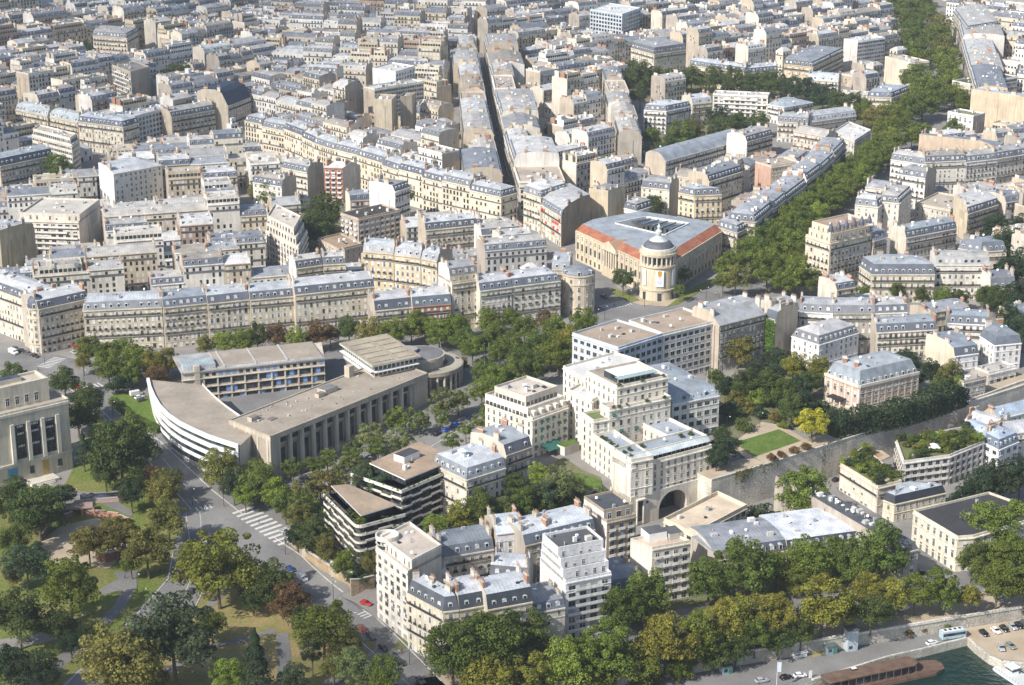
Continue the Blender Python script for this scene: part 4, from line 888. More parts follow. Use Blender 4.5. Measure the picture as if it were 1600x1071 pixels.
H([(1080, 850), (1116, 876)], 9, 'rough cream gable end of the palace beside the art deco block', depth=14, wall=(.62, .56, .44), zc=(.3, .32, .35), sc=(.3, .32, .35), sides='pppp', roof='H', chim=0)
# the quay front, bottom centre
v = H([(985, 845), (1019, 859), (1079, 848)], 19.5, 'pale art deco block with small rounded balconies and a roof terrace', sides='pfbp', roof='F', st='deco', wall=(.66, .60, .50), pc=(.72, .69, .62), attics=0, gravel=(.5, .40, .31), kinds=['dark', 'dark', 'std', 'grey'])
pl = v['poly']; dd, oo, LL = edge(pl[1], pl[2]); q = pl[1] + dd * LL * .1 - oo * 5; mbx = MB(); mbx.frame((q.x, q.y, v['zt']), dd * 6.5, -oo * 6, (0, 0, 3.0), 'paint', (.74, .73, .70), False, 'gravel', (.11, .115, .12)); q = pl[1] + dd * LL * .6 - oo * 4; mbx.frame((q.x, q.y, v['zt']), dd * 5, -oo * 6, (0, 0, 2.2), 'stone', (.5, .47, .42), False, 'gravel', (.12, .125, .13)); mbx.build('penthouse', v['root'], v['org'])
H([(948, 817), (994, 807)], 19, 'brown gridded block with many dark square windows and a pale side wall', depth=16, wall=(.40, .34, .26), pc=(.74, .71, .66), roof='F', st='deco', attics=1, gravel=(.09, .1, .11), kinds=['dark', 'grey', 'dark'])
H([(884, 911), (955, 897)], 20, 'white eleven storey block with long balconies and stepped terraces at the top', depth=19, wall=(.74, .74, .75), pc=(.80, .79, .77), roof='F', st='slab', attics=3, gravel=(.10, .105, .11), sides='fpbp', kinds=['dark', 'std', 'dark', 'std', 'grey'])
H([(958, 925), (1005, 915)], 10, 'low grey roofed house between the white block and the art deco block', depth=17, wall=(.5, .46, .4), sc=(.15, .165, .2), zc=(.23, .25, .28), rise=.6, chim=1)
H([(833, 958), (883, 949)], 14, 'cream house with orange shuttered dormers and a flat grey roof', depth=15, wall=(.64, .60, .50), sc=(.13, .145, .18), zc=(.25, .265, .29), mh=2.4, rise=.4, dkinds=['blind', 'arch'], chim=1, st='plain')
H([(762, 953), (832, 940)], 19, 'quay front house with a tall black slate mansard and five large windows', depth=14, wall=(.62, .55, .42), sc=(.05, .06, .075), zc=(.5, .53, .56), mh=4.4, rise=1.6)
H([(718, 953), (761, 945)], 19, 'quay front house with one wide planted dormer in a black mansard', depth=14, wall=(.62, .55, .42), sc=(.06, .07, .085), zc=(.53, .54, .57), mh=4.2)
v = H([(636, 926), (692, 956), (717, 953)], 19, 'cream corner house with orange awnings, dormers and a slate corner roof', sides='ffpp', wall=(.66, .59, .45), sc=(.09, .10, .12), zc=(.45, .48, .52), mh=4.2, rise=1.4, awn=('orange', .09), rm=3.5)
WD = (.76, .72, .63)
v = H([(588, 858), (637, 896), (690, 868)], 24, 'white rounded art deco apartment block with penthouse at the street corner', sides='fppp', roof='F', st='rounded', wall=WD, pc=(.64, .58, .48), attics=1, gravel=(.58, .50, .42), kinds=['std', 'blind', 'dark', 'grey'])
p = v['poly'][0]; mbx = MB(); cx_, cy_ = p.x + 3.4, p.y + 2.0; HH = v['zt'] - v['zg']
prof = []
for k in range(8):
    z0_ = -1 + k * HH / 8; prof += [(3.8, z0_), (3.8, z0_ + HH / 8 - 1.9), (3.2, z0_ + HH / 8 - 1.85), (3.2, z0_ + HH / 8 - .4), (3.8, z0_ + HH / 8 - .35)]
for q in range(0, len(prof) - 1):
    dk = (q % 5) == 2
    mbx.lathe((cx_, cy_, v['zg']), prof[q:q + 2], 22, 'glass' if dk else 'stone', WD, cap=False)
mbx.lathe((cx_, cy_, v['zg']), [(3.8, HH), (3.8, HH + 1.4), (3.4, HH + 1.4), (3.4, HH + .3)], 22, 'stone', WD)
mbx.build('bay', v['root'], v['org'])
# the courtyard houses behind the quay front
H([(690, 872), (772, 858)], 15, 'grey slate roofed courtyard house with paired dormers behind the white rounded block', depth=14, wall=(.62, .58, .52), sc=(.14, .16, .19), zc=(.22, .25, .28), rise=1.6)
H([(775, 834), (819, 829)], 20, 'white grey courtyard house with several pale roof boxes', depth=15, wall=(.72, .72, .74), sc=(.45, .5, .54), zc=(.48, .54, .58), st='plain', roof='H')
H([(820.5, 853), (862, 843)], 18, 'khaki house with slate mansard and zinc top behind the quay, left of its twin', depth=15, wall=(.44, .39, .29), sc=(.11, .13, .16), zc=(.53, .57, .61), st='plain')
H([(863, 843), (930, 827)], 18, 'khaki house with slate mansard and zinc top behind the quay, right of its twin', depth=15, wall=(.46, .41, .31), sc=(.11, .13, .16), zc=(.53, .57, .61), st='plain')
H([(655, 905), (700, 896)], 16, 'pale zinc roofed inner house in the court of the quay front block', depth=12, wall=(.66, .63, .58), zc=(.52, .54, .57), roof='H')
H([(765, 900), (822, 905)], 14, 'inner court house with pale zinc roof and a red brick chimney stack', depth=12, wall=(.66, .63, .58), zc=(.48, .5, .53), sc=(.1, .11, .13))
# houses along the sloping avenue
H([(770, 702), (832, 688)], 12, 'grey brick and stone house with a dark dormered mansard and zinc roof', depth=17, wall=(.45, .38, .31), sc=(.12, .13, .16), zc=(.33, .36, .4), mh=3.4) if False else None
H([(791, 712), (831, 698)], 13, 'brick and stone townhouse with a dark dormered mansard left of the green awnings', depth=19, wall=(.44, .37, .31), sc=(.10, .11, .14), zc=(.34, .37, .40), mh=3.6)
v = H([(729, 750), (790, 731)], 14, 'cream mansion with rounded bays, slate dormers and a white roof lantern', depth=19, wall=(.60, .55, .45), sc=(.20, .22, .25), zc=(.50, .53, .56), sides='fpbf', mh=3.6)
p = v['poly'][3] * .45 + v['poly'][1] * .3 + v['poly'][0] * .25; mbx = MB(); mbx.lathe((p.x, p.y, v['top'] - .5), [(1.2, 0), (1.2, 2.4), (1.9, 2.5), (.3, 3.3)], 10, 'paint', (.62, .7, .68)); mbx.build('lantern', v['root'], v['org'])
# ------------------------------------------------------------------ landmarks
def quad3(a, b, c, z):
    A, B, C_ = at(*a, z), at(*b, z), at(*c, z); return [Vector((p.x, p.y, 0)) for p in (A, B, C_, A + C_ - B)]
def body(root, org, poly, z0, z1, sides, wall, st, roof='F', gravel=(.45, .42, .38), name='wall', par=.9, awn=None, mode='obj', clut=3, zc=(.3, .34, .38), r=rnd, bands=True, kinds=None, rname='roof', reserve=True):
    if reserve: HOUSES.append(poly)
    mbx = MB(); geo_walls(mbx, poly, z0 - .5, z1, sides, wall, wall, st, bands)
    for i in range(len(poly)):
        if sides[i % len(sides)] == 'f': facade(root, mbx, poly[i], poly[(i + 1) % len(poly)], z0, z1 - .3, st, mode, org, awn if i == 0 else None, r, kinds=kinds)
    mbx.build(name, root, org); mbx = MB(); d, o, L = edge(poly[0], poly[1])
    if roof == 'F': geo_flat(mbx, poly, z1, wall, gravel, par); clutter(mbx, poly, z1 + .4, d, r, clut)
    else: geo_mansard(mbx, poly, z1, sides, zc, zc, wall, .6, .3, 1.0, None, 'zinc')
    return mbx.build(rname, root, org)
CON = (.50, .44, .35)   # the concrete palace's pinkish grey
# --- the triangular concrete palace
zt = P(540, 630, 16.5).z
sw = quad3((359, 657), (422, 683), (668, 584), zt); sw = [sw[1], sw[2], sw[3], sw[0]]    # A front-left, B front-right, C, D
zb = min(terr(p.x, p.y) for p in sw)
org = Vector((sw[0].x, sw[0].y, zb)); root = thing('palace_building', org, 'huge triangular concrete palace with a colonnade, a curved west front and flat beige roofs', 'palace')
HOUSES.append(sw); d, o, L = edge(sw[0], sw[1]); inn = -o
RO = (.345, .30, .245)
mb = MB(); front = [sw[0] + inn * 2.2, sw[1] + inn * 2.2, sw[2], sw[3]]
mb.prism([(p.x, p.y) for p in front], zb - 3, zt - 1.6, 'stone', (.40, .345, .275)); mb.build('wall', root, org)
mb = MB(); geo = [sw[0] - d * .4 + o * .5, sw[1] + o * .5, sw[2] - o * .5, sw[3] - d * .4]
mb.prism([(p.x, p.y) for p in geo], zt - 1.6, zt, 'stone', CON, 'gravel', RO, True)
for i in range(4):
    a, c = geo[i], geo[(i + 1) % 4]; dd, oo, LL = edge(a, c); mb.frame((a.x - oo.x * .6, a.y - oo.y * .6, zt), dd * LL, oo * .6, (0, 0, .45), 'stone', (.42, .38, .31))
def rbox(px, py, a, b_, h, mt='stone', c=(.5, .45, .38), tm=None, tc=None, mbx=None):
    p = at(px, py, zt); (mbx or mb).frame(p - d * a / 2 - inn * b_ / 2, d * a, inn * b_, (0, 0, h), mt, c, False, tm, tc)
rbox(400, 656, 5, 4, .25, 'gravel', (.22, .2, .19)); rbox(396, 657, 4, 2.2, 1.7, 'stone', CON, 'gravel', (.2, .19, .18)); rbox(425, 655, 3.5, 2.6, .3, 'gravel', (.2, .18, .17))
rbox(512, 612, 7, 4.5, 1.9, 'stone', CON, 'gravel', (.19, .19, .2)); rbox(500, 620, 3.6, 2.2, 1.6, 'stone', CON, 'gravel', (.22, .2, .19))
rr_ = random.Random(8); wl_ = (sw[3] - sw[0]).length
for f in (.22, .47, .66, .83): q = sw[0] + d * L * f + inn * .8; mb.frame((q.x, q.y, zt), d * .35, inn * (wl_ - 2), (0, 0, .07), 'gravel', (.30, .26, .21))
for k in range(34): q = sw[0] + d * L * rr_.uniform(.04, .95) + inn * rr_.uniform(2, wl_ - 2); s_ = rr_.uniform(.3, .8); mb.frame((q.x, q.y, zt), d * s_, inn * s_, (0, 0, rr_.uniform(.15, .6)), rr_.choice(['zinc', 'stone', 'gravel']), rr_.choice([(.55, .53, .5), (.25, .24, .23), (.4, .36, .3)]))
mb.build('roof', root, org)
mb = MB(); rbox(546, 588, 3.0, 2.6, 4.5, 'stone', CON); rbox(546, 588, 3.5, 3.0, .5, 'stone', CON); mb.build('chimney', root, org)
nb = 13; pit = (L - 4.6 - 9) / (nb - 1)
for i in range(nb):
    p = sw[0] + d * (4.6 + pit * i); g = terr(p.x, p.y); mb = MB()
    mb.frame((p.x - d.x * .55, p.y - d.y * .55, g - .5), d * 1.1, inn * 1.3, (0, 0, zt - 1.6 - g + .5), 'stone', (.60, .55, .46)); mb.build('column', root, org)
    if i < nb - 1:
        q = p + d * pit / 2 + inn * 2.16; g = terr(q.x, q.y); M = zt - 1.6 - (g + 2.2); w_ = pit - 1.6
        for zz, hh, ww in ((zt - 1.6 - 3.3, 2.9, w_), (g + 2.6, M * .60, w_ * .72)):
            mb = MB(); a = q - d * ww / 2
            mb.frame((a.x, a.y, zz), d * ww, o * .08, (0, 0, hh), 'glass'); mb.frame((a.x, a.y, zz - .15), d * ww, o * .3, (0, 0, .15), 'stone', (.55, .5, .42))
            for k in (.25, .5, .75): b2 = a + d * ww * k; mb.frame((b2.x, b2.y, zz), d * .1, o * .14, (0, 0, hh), 'iron')
            mb.build('window', root, org)
        mb = MB(); a = q - d * w_ / 2; mb.frame((a.x, a.y, zt - 5.6), d * w_, o * .35, (0, 0, .5), 'stone', CON, True); mb.frame((a.x, a.y, g - .5), d * w_, o * 1.5, (0, 0, 2.6), 'stone', (.44, .39, .31)); mb.build('plinth', root, org)
for s0, s1 in ((0, 4.2), (L - 9.4, L)):        # solid end bays
    p = sw[0] + d * s0; g = terr(p.x, p.y); mb = MB()
    mb.frame((p.x, p.y, g - 1), d * (s1 - s0), inn * 2.5, (0, 0, zt - 1.6 - g + 1), 'stone', CON)
    for k in range(16): mb.frame((p.x + d.x * .9 + o.x * .03, p.y + d.y * .9 + o.y * .03, g + 2.5 + k * .62), d * min(2.4, s1 - s0 - 1.8), o * .12, (0, 0, .22), 'stone', (.6, .56, .48))
    mb.build('end_bay', root, org)
p = sw[0] + inn * 3; d2, o2, L2 = edge(sw[3], sw[0]); mb = MB()
for f in (.12, .4, .68, .92):
    q = sw[3] + d2 * L2 * f; g = terr(q.x, q.y); mb.frame((q.x, q.y, g), d2 * .9, o2 * .4, (0, 0, zt - 1.6 - g), 'stone', (.56, .51, .42))
mb.build('end_wall', root, org)
# rear wing with three storeys of wide windows on the courtyard
zr = zt + .5; nw = quad3((283, 583), (507, 559), (520, 540), zr); nw = [nw[0], nw[1], nw[1] + (at(284, 556, zr) - at(283, 583, zr)) * 1.0, at(284, 556, zr)]
nw = [Vector((p.x, p.y, 0)) for p in nw]; HOUSES.append(nw); d, o, L = edge(nw[0], nw[1]); inn = -o
mb = MB(); mb.prism([(p.x, p.y) for p in nw], zb - 2, zr - 3.2, 'stone', CON)
top = [nw[0] + inn * .8, nw[1] + inn * .8, nw[2] + o * .5, nw[3] + o * .5]; mb.prism([(p.x, p.y) for p in nw], zr - 3.2, zr - .5, 'stone', (.56, .5, .41)); mb.build('wall', root, org)
mb = MB(); mb.frame((nw[0].x + o.x * .7, nw[0].y + o.y * .7, zr - .5), d * L, inn * ((nw[3] - nw[0]).length + 1.2), (0, 0, .5), 'zinc', (.38, .37, .36), True)
q = nw[0] + d * 15 + inn * 1.5; mb.frame((q.x, q.y, zr), d * (L - 15.6), inn * ((nw[3] - nw[0]).length - 2.2), (0, 0, .35), 'zinc', (.6, .6, .6), False, 'gravel', RO)
for k in (.3, .52, .74): q = nw[0] + d * L * k + inn * 1.2; mb.frame((q.x, q.y, zr + .3), d * .5, inn * ((nw[3] - nw[0]).length - 1.6), (0, 0, .3), 'zinc', (.5, .52, .53))
q = nw[0] + d * 1.2 + inn * 1.6; mb.frame((q.x, q.y, zr), d * 13, inn * 8.6, (0, 0, 2.0), 'zinc', (.42, .45, .47), False, 'zinc', (.34, .40, .42))
mb.build('roof', root, org)
q = nw[0] + d * 5.2 + o * .6; mb = MB(); mb.frame((q.x, q.y, zb), d * 2.2, inn * 2.0, (0, 0, zr + 2.2 - zb), 'stone', CON); mb.build('chimney', root, org)
nb = 9; pit = (L - 9) / nb
for i in range(nb):
    for k in range(3):
        p = nw[0] + d * (9 + pit * i + .35); z_ = zr - 3.2 - 3.6 * (k + 1); mb = MB()
        mb.frame((p.x, p.y, z_ + .8), d * (pit - .7), o * .06, (0, 0, 2.2), 'glass')
        if rnd.random() < .45: q = p + d * (rnd.choice((0, .6, .3)) * (pit - .7)); mb.frame((q.x, q.y, z_ + .82), d * (pit - .7) * .4, o * .1, (0, 0, 2.15), 'paint', (.16, .30, .58))
        for f in (.33, .66): q = p + d * (pit - .7) * f; mb.frame((q.x, q.y, z_ + .8), d * .08, o * .12, (0, 0, 2.2), 'iron')
        mb.build('window', root, org)
    p = nw[0] + d * (8.65 + pit * i); mb = MB(); mb.frame((p.x, p.y, zb - 1), d * .6, o * .5, (0, 0, zr - 3.2 - zb + 1), 'stone', (.55, .5, .4)); mb.build('column', root, org)
    for f in (.2, .7):
        p = nw[0] + d * (9 + pit * (i + f - .1)); mb = MB(); mb.frame((p.x, p.y, zr - 2.6), d * 1.5, o * .06, (0, 0, 1.3), 'glass' if rnd.random() > .2 else 'paint', (.16, .28, .55)); mb.build('window', root, org)
mb = MB()
for k in range(4): z_ = zr - 3.2 - 3.6 * k; mb.frame((nw[0].x, nw[0].y, z_ - .25), d * L, o * .7, (0, 0, .3), 'stone', (.58, .52, .43), True)
mb.build('ledge', root, org)
# curved west front with white bands
zc_ = zt - 2.0
oc = [at(x, y, zc_) for x, y in ((234, 593), (237, 606), (243, 620), (252, 635), (266, 649), (283, 661), (303, 671), (328, 682), (352, 690), (374, 697))]
ic = [at(x, y, zc_) for x, y in ((316, 601), (322, 608), (331, 617), (341, 626), (352, 635), (366, 645), (376, 652), (384, 660), (390, 668), (396, 676))]
ring = [(p.x, p.y) for p in oc] + [(p.x, p.y) for p in reversed(ic)]; HOUSES.append([Vector((x, y, 0)) for x, y in ring])
mb = MB(); mb.prism(ring, zb - 4, zc_ - .2, 'stone', (.5, .5, .48), 'gravel', RO)
for (A, B) in zip(ic[:-1], ic[1:]): mb.face([(B.x, B.y, zc_ - .2), (A.x, A.y, zc_ - .2), (A.x, A.y, zc_ + .7), (B.x, B.y, zc_ + .7)], 'paint', (.62, .62, .6))
mb.build('curved_wing', root, org)
cc = sum(oc, Vector()) / len(oc)
def offs(pts, k):
    out = []
    for i, p in enumerate(pts):
        t_ = pts[min(i + 1, len(pts) - 1)] - pts[max(i - 1, 0)]; t_.z = 0; t_.normalize(); out.append(p + Vector((t_.y, -t_.x, 0)) * k)
    return out
for k in range(4):
    zz = zc_ - k * 3.4; out = offs(oc, 1.3 - .35 * k); mb = MB()
    out_in = offs(oc, .1)
    for i in range(len(oc) - 1):
        a, c, e, f = out[i], out[i + 1], out_in[i + 1], out_in[i]
        mb.face([(a.x, a.y, zz - .7), (c.x, c.y, zz - .7), (c.x, c.y, zz + .75), (a.x, a.y, zz + .75)], 'paint', (.74, .75, .74))
        mb.face([(a.x, a.y, zz + .75), (c.x, c.y, zz + .75), (e.x, e.y, zz + .75), (f.x, f.y, zz + .75)], 'paint', (.7, .71, .7))
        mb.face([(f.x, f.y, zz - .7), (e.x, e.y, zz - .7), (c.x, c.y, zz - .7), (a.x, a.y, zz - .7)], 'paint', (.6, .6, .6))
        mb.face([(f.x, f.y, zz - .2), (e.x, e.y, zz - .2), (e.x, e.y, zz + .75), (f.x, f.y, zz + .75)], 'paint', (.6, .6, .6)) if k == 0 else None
    mb.build('white_band', root, org); mb = MB(); gl = offs(oc, .12)
    for i in range(len(oc) - 1):
        a, c = gl[i], gl[i + 1]; mb.face([(a.x, a.y, zz - 2.7), (c.x, c.y, zz - 2.7), (c.x, c.y, zz - .7), (a.x, a.y, zz - .7)], 'glass')
    mb.build('window_band', root, org)
a, c = offs(oc, 1.5)[-1], oc[-1]; mb = MB(); mb.frame((a.x - .3, a.y, zb - 4), (.9, 0, 0), (0, .9, 0), (0, 0, zc_ - zb + 4.7), 'paint', (.74, .75, .74)); mb.build('white_pier', root, org)
# assembly hall: a raised flat box with panelled roof, and the round hall towards the square
zh = zt + 5.5; hp = quad3((530, 536), (582, 572), (658, 556), zh); HOUSES.append(hp); d, o, L = edge(hp[1], hp[2])
mb = MB(); wl = [Vector((p.x, p.y, 0)) for p in inset(hp, [1.2] * 4)]; mb.prism([(p.x, p.y) for p in wl], zt - 1, zh - .8, 'stone', (.66, .63, .57))
mb.build('hall_wall', root, org)
mb = MB(); mb.prism([(p.x, p.y) for p in hp], zh - .8, zh, 'stone', (.52, .53, .46), 'gravel', (.36, .32, .25), True)
e1 = (hp[1] - hp[0]); e2 = (hp[3] - hp[0])
for i in range(5):
    for j, (b0, b1) in enumerate(((.07, .5), (.58, .92))):
        q = hp[0] + e1 * (.08 + .18 * i) + e2 * b0; mb.frame((q.x, q.y, zh), e1 * .125, e2 * (b1 - b0), (0, 0, .22), 'gravel', (.24, .2, .15), False, 'gravel', (.40, .35, .27))
mb.build('hall_roof', root, org)
for A, B in ((wl[0], wl[1]), (wl[1], wl[2])):
    dd, oo, LL = edge(A, B); n = int(LL / 1.9)
    for i in range(n):
        q = A + dd * (LL * (i + .15) / n) + oo * .02
        for zz in (zt + .5, zt + 2.7): mb = MB(); mb.frame((q.x, q.y, zz), dd * (LL / n * .7), oo * .06, (0, 0, 1.7), 'glass'); mb.build('window', root, org)
    mb = MB(); q = A + oo * .02; mb.frame((q.x, q.y, zt + 2.2), dd * LL, oo * 1.6, (0, 0, .3), 'paint', (.7, .7, .68), True); mb.build('canopy', root, org)
zd = zt + 1.5; ce = at(657, 552, zd); ce2 = Vector((ce.x + 1.5, ce.y - 1, 0)); gd = terr(ce.x, ce.y); rd = abs(at(695, 552, zd).x - ce.x)
mb = MB(); mb.lathe((ce.x, ce.y, 0), [(rd - .6, gd), (rd - .6, zd - 1.2), (rd, zd - 1.2), (rd, zd), (rd - .5, zd + .05), (.2, zd + .9)], 48, 'stone', CON); 
for i, f in enumerate(mb.f):
    if i >= 48 * 4: mb.m[i] = 'gravel'; mb.t[i] = (.17, .17, .175)
mb.lathe((*at(638, 545, zd + 2).xy, 0), [(3.6, zd), (3.6, zd + 1.6), (3.9, zd + 1.6), (3.9, zd + 2.1), (.1, zd + 2.3)], 28, 'stone', (.36, .35, .33)); mb.build('round_hall', root, org)
ro = abs(at(724, 569, zt - 3).x - at(666, 566, zt - 3).x); cr = at(666, 566, zt - 3); gq = terr(cr.x, cr.y)
mb = MB(); a0, a1 = R(-100), R(60); zz = zt - 3
mb.lathe((cr.x, cr.y, 0), [(ro, zz - 1.6), (ro, zz), (ro - .6, zz + .2), (ro - 6.5, zz - .1)], 44, 'stone', (.40, .355, .285), a0, a1, False)
for i in range(44 * 2, len(mb.f)): mb.m[i] = 'gravel'; mb.t[i] = (.36, .33, .27)
mb.lathe((cr.x, cr.y, 0), [(ro - 1.5, gq - 2), (ro - 1.5, zz - 1.6)], 44, 'stone', (.36, .32, .26), a0, a1, False); mb.build('round_gallery', root, org)
for i in range(13):
    an = a0 + (a1 - a0) * (i + .5) / 13; mb = MB(); x, y = cr.x + (ro - .8) * math.cos(an), cr.y + (ro - .8) * math.sin(an)
    mb.lathe((x, y, 0), [(.55, gq - 2), (.55, zz - 1.6)], 10, 'stone', (.47, .42, .34)); mb.build('column', root, org)
    x, y = cr.x + (ro - 1.42) * math.cos(an + .1), cr.y + (ro - 1.42) * math.sin(an + .1); oo = Vector((math.cos(an + .1), math.sin(an + .1), 0)); dd = Vector((-oo.y, oo.x, 0)); mb = MB()
    mb.frame((x - dd.x * 1.2, y - dd.y * 1.2, gq + 2), dd * 2.4, oo * .1, (0, 0, zz - 5.5 - gq), 'glass'); mb.build('window', root, org)
HOUSES.append([Vector((cr.x + ro * math.cos(k), cr.y + ro * math.sin(k), 0)) for k in (0, 1, 2, 3, 4, 5)])

# --- museum with red roof slopes, a court and a domed rotunda
zg_ = terr(*at(1030, 466, 16).xy); zm = zg_ + 15.5
A, B = at(900, 360, zm), at(1012, 412, zm); B2 = at(1046, 412, zm); C_ = at(1128, 361, zm); E_ = at(1003, 336, zm)
mp_ = [Vector((p.x, p.y, 0)) for p in (A, B, B2, C_)]; D_ = Vector((E_.x + 14, E_.y + 8, 0)); mp_ = mp_ + [Vector((C_.x - 12, C_.y + 42, 0)), Vector((A.x + 14, A.y + 48, 0))]
tmp = at(1010, 333, zm)
mp_[4] = Vector((*at(1108, 352, zm).xy, 0)); mp_[5] = Vector((*at(1000, 336, zm).xy, 0)); mp_.append(Vector((*at(925, 349, zm).xy, 0)))
HOUSES.append(mp_); org = Vector((mp_[1].x, mp_[1].y, zg_)); root = thing('museum_building', org, 'stone museum with red tiled roof edges around a glazed court, on the round square', 'museum')
MS = (.62, .53, .38); mb = MB(); sd = 'fpfbbbb'
geo_walls(mb, mp_, zg_ - 2, zm, 'fpfbbbb', MS, MS)
mb.build('wall', root, org)
for i in (0, 2):
    A, B = mp_[i], mp_[i + 1]; dd, oo, LL = edge(A, B); n = int(LL / 4.2)
    for k, (zz, hh, ww) in enumerate(((zg_ + 1.2, 2.6, 1.5), (zg_ + 6.2, 3.6, 1.7), (zg_ + 11.6, 1.9, 1.5))):
        for j in range(n):
            p = A + dd * LL * (j + .5) / n; link('window', WIN['dark' if k < 2 else 'std'], root, mat_edge((p.x - org.x, p.y - org.y, zz - org.z), dd, oo, ww, hh))
    for j in range(n + 1):
        p = A + dd * min(LL - .9, LL * j / n) + oo * .0; mb = MB(); mb.frame((p.x, p.y, zg_ + 5), dd * .7, oo * .35, (0, 0, zm - zg_ - 5.6), 'stone', (.64, .56, .42)); mb.build('pilaster', root, org)
dd, oo, LL = edge(mp_[0], mp_[1]); p = mp_[0] + dd * LL * .42
mb = MB(); mb.frame((p.x, p.y, zg_ - 1), dd * 13, oo * 1.6, (0, 0, 5.6), 'stone', MS)
mb.frame((p.x - oo.x, p.y - oo.y, zm - 2.2), dd * 13, oo * 2.8, (0, 0, 2.4), 'stone', (.64, .57, .45))
q0, q1, q2 = p + oo * 1.9, p + dd * 13 + oo * 1.9, p + dd * 6.5 + oo * 1.9
mb.face([(q0.x, q0.y, zm + .2), (q1.x, q1.y, zm + .2), (q2.x, q2.y, zm + 3)], 'stone', MS)
for a_, b_ in ((q0, q2), (q2, q1)):
    za, zb_ = (zm + .2, zm + 3) if a_ is q0 else (zm + 3, zm + .2)
    mb.face([(a_.x, a_.y, za), (b_.x, b_.y, zb_), (b_.x - oo.x * 10, b_.y - oo.y * 10, zb_), (a_.x - oo.x * 10, a_.y - oo.y * 10, za)], 'terracotta')
mb.build('pediment', root, org)
for j in range(6):
    q = p + dd * (1.0 + 2.2 * j) + oo * .9; mb = MB(); mb.lathe((q.x, q.y, 0), [(.5, zg_ + 4.6), (.42, zm - 2.2)], 10, 'stone', (.66, .58, .45)); mb.build('column', root, org)
mb = MB(); r0 = [p.xy for p in mp_]; r1 = inset(mp_, [4.6, 1, 4.6, 1, 1, 1, 1]); z1 = zm + 2.3
mb2 = MB(); RED = (.42, .12, .06)
m, t, b = newmat('red_tile', 0.85, 0.15)
ax = N(t, 'ShaderNodeAttribute'); ax.attribute_name = 'axis'; g = N(t, 'ShaderNodeNewGeometry'); dt = N(t, 'ShaderNodeVectorMath', operation='DOT_PRODUCT')
t.links.new(ax.outputs['Vector'], dt.inputs[0]); t.links.new(g.outputs['Position'], dt.inputs[1]); sm = mathn(t, 'SUBTRACT', 1.0, mathn(t, 'MULTIPLY', mathn(t, 'LESS_THAN', mathn(t, 'FRACT', mathn(t, 'MULTIPLY', dt.outputs['Value'], .45)), .2), .2))
t.links.new(scaled(t, mix(t, noise(t, 0.25, 6), (0.27, 0.095, 0.055), (0.42, 0.18, 0.11)), sm, noise(t, 1.2, 3, lo=.8, hi=1.1)), b.inputs['Base Color'])
for i in range(7):
    j = (i + 1) % 7; mb.face([(r0[i].x, r0[i].y, zm), (r0[j].x, r0[j].y, zm), (r1[j].x, r1[j].y, z1), (r1[i].x, r1[i].y, z1)], 'red_tile' if i in (0, 2) else 'zinc', (.33, .36, .39), (*(r0[j] - r0[i]).normalized(), 0))
cen = sum((Vector((p.x, p.y)) for p in r1), Vector((0, 0))) / 7
ct = [at(x, y, z1) for x, y in ((962, 352), (1038, 370), (1076, 352), (1010, 342))]
ctv = [Vector((p.x, p.y)) for p in ct]
def near_ring(i): return r1[i]
# roof deck as a ring of faces round the court
pairs = [(0, 0), (1, 1), (2, 1), (3, 2), (4, 2), (5, 3), (6, 0)]
for k in range(7):
    i, ci = pairs[k]; j, cj = pairs[(k + 1) % 7]
    pts = [r1[i], r1[j], ctv[cj]] + ([ctv[ci]] if ci != cj else []); mb.face([(q.x, q.y, z1 + (.8 if q in ctv else 0)) for q in pts], 'zinc', (.31, .34, .37), (*(r1[j] - r1[i]).normalized(), 0))
ro_ = mb.build('roof', root, org)
mb = MB()
for i in range(4):
    a, c = ctv[i], ctv[(i + 1) % 4]
    mb.face([(c.x, c.y, zg_ + 6), (a.x, a.y, zg_ + 6), (a.x, a.y, z1 + .8), (c.x, c.y, z1 + .8)], 'paint', (.74, .73, .70))
    dd, oo, LL = edge(c, a); n = int(LL / 2.6)
    for q in range(n):
        pp = Vector((c.x, c.y, 0)) + dd * LL * (q + .3) / n + oo * .05; mb.face([(pp.x, pp.y, zm - 5), (pp.x + dd.x, pp.y + dd.y, zm - 5), (pp.x + dd.x, pp.y + dd.y, zm - 1.5), (pp.x, pp.y, zm - 1.5)], 'glass')
    mb.frame((a.x, a.y, z1 + .8), (Vector((c.x, c.y, 0)) - Vector((a.x, a.y, 0))), -oo * .7, (0, 0, .5), 'paint', (.6, .62, .62))
mb.face([(p.x, p.y, zg_ + 6) for p in ctv], 'gravel', (.5, .48, .44)); mb.build('court', root, org)
mb = MB()
for f in (.1, .3, .5, .7, .9):
    a, c = ctv[3].lerp(ctv[2], f), ctv[0].lerp(ctv[1], f); c = a.lerp(c, .55); mb.tube((a.x, a.y, z1 + .6), (c.x, c.y, z1 + .6), .25, .25, 'paint', 4, (.25, .28, .3))
a, c = ctv[3].lerp(ctv[0], .5), ctv[2].lerp(ctv[1], .5); mb.face([(ctv[3].x, ctv[3].y, z1 + .3), (ctv[2].x, ctv[2].y, z1 + .3), (c.x, c.y, z1 + .3), (a.x, a.y, z1 + .3)], 'glass'); mb.build('glass_canopy', root, org)
rc = at(1029, 471, zg_); rc = Vector((rc.x, rc.y + 8.3, 0)); HOUSES.append([Vector((rc.x + 9 * math.cos(k), rc.y + 9 * math.sin(k), 0)) for k in (0, 1, 2, 3, 4, 5)])
o3 = (rc.x, rc.y, zg_)
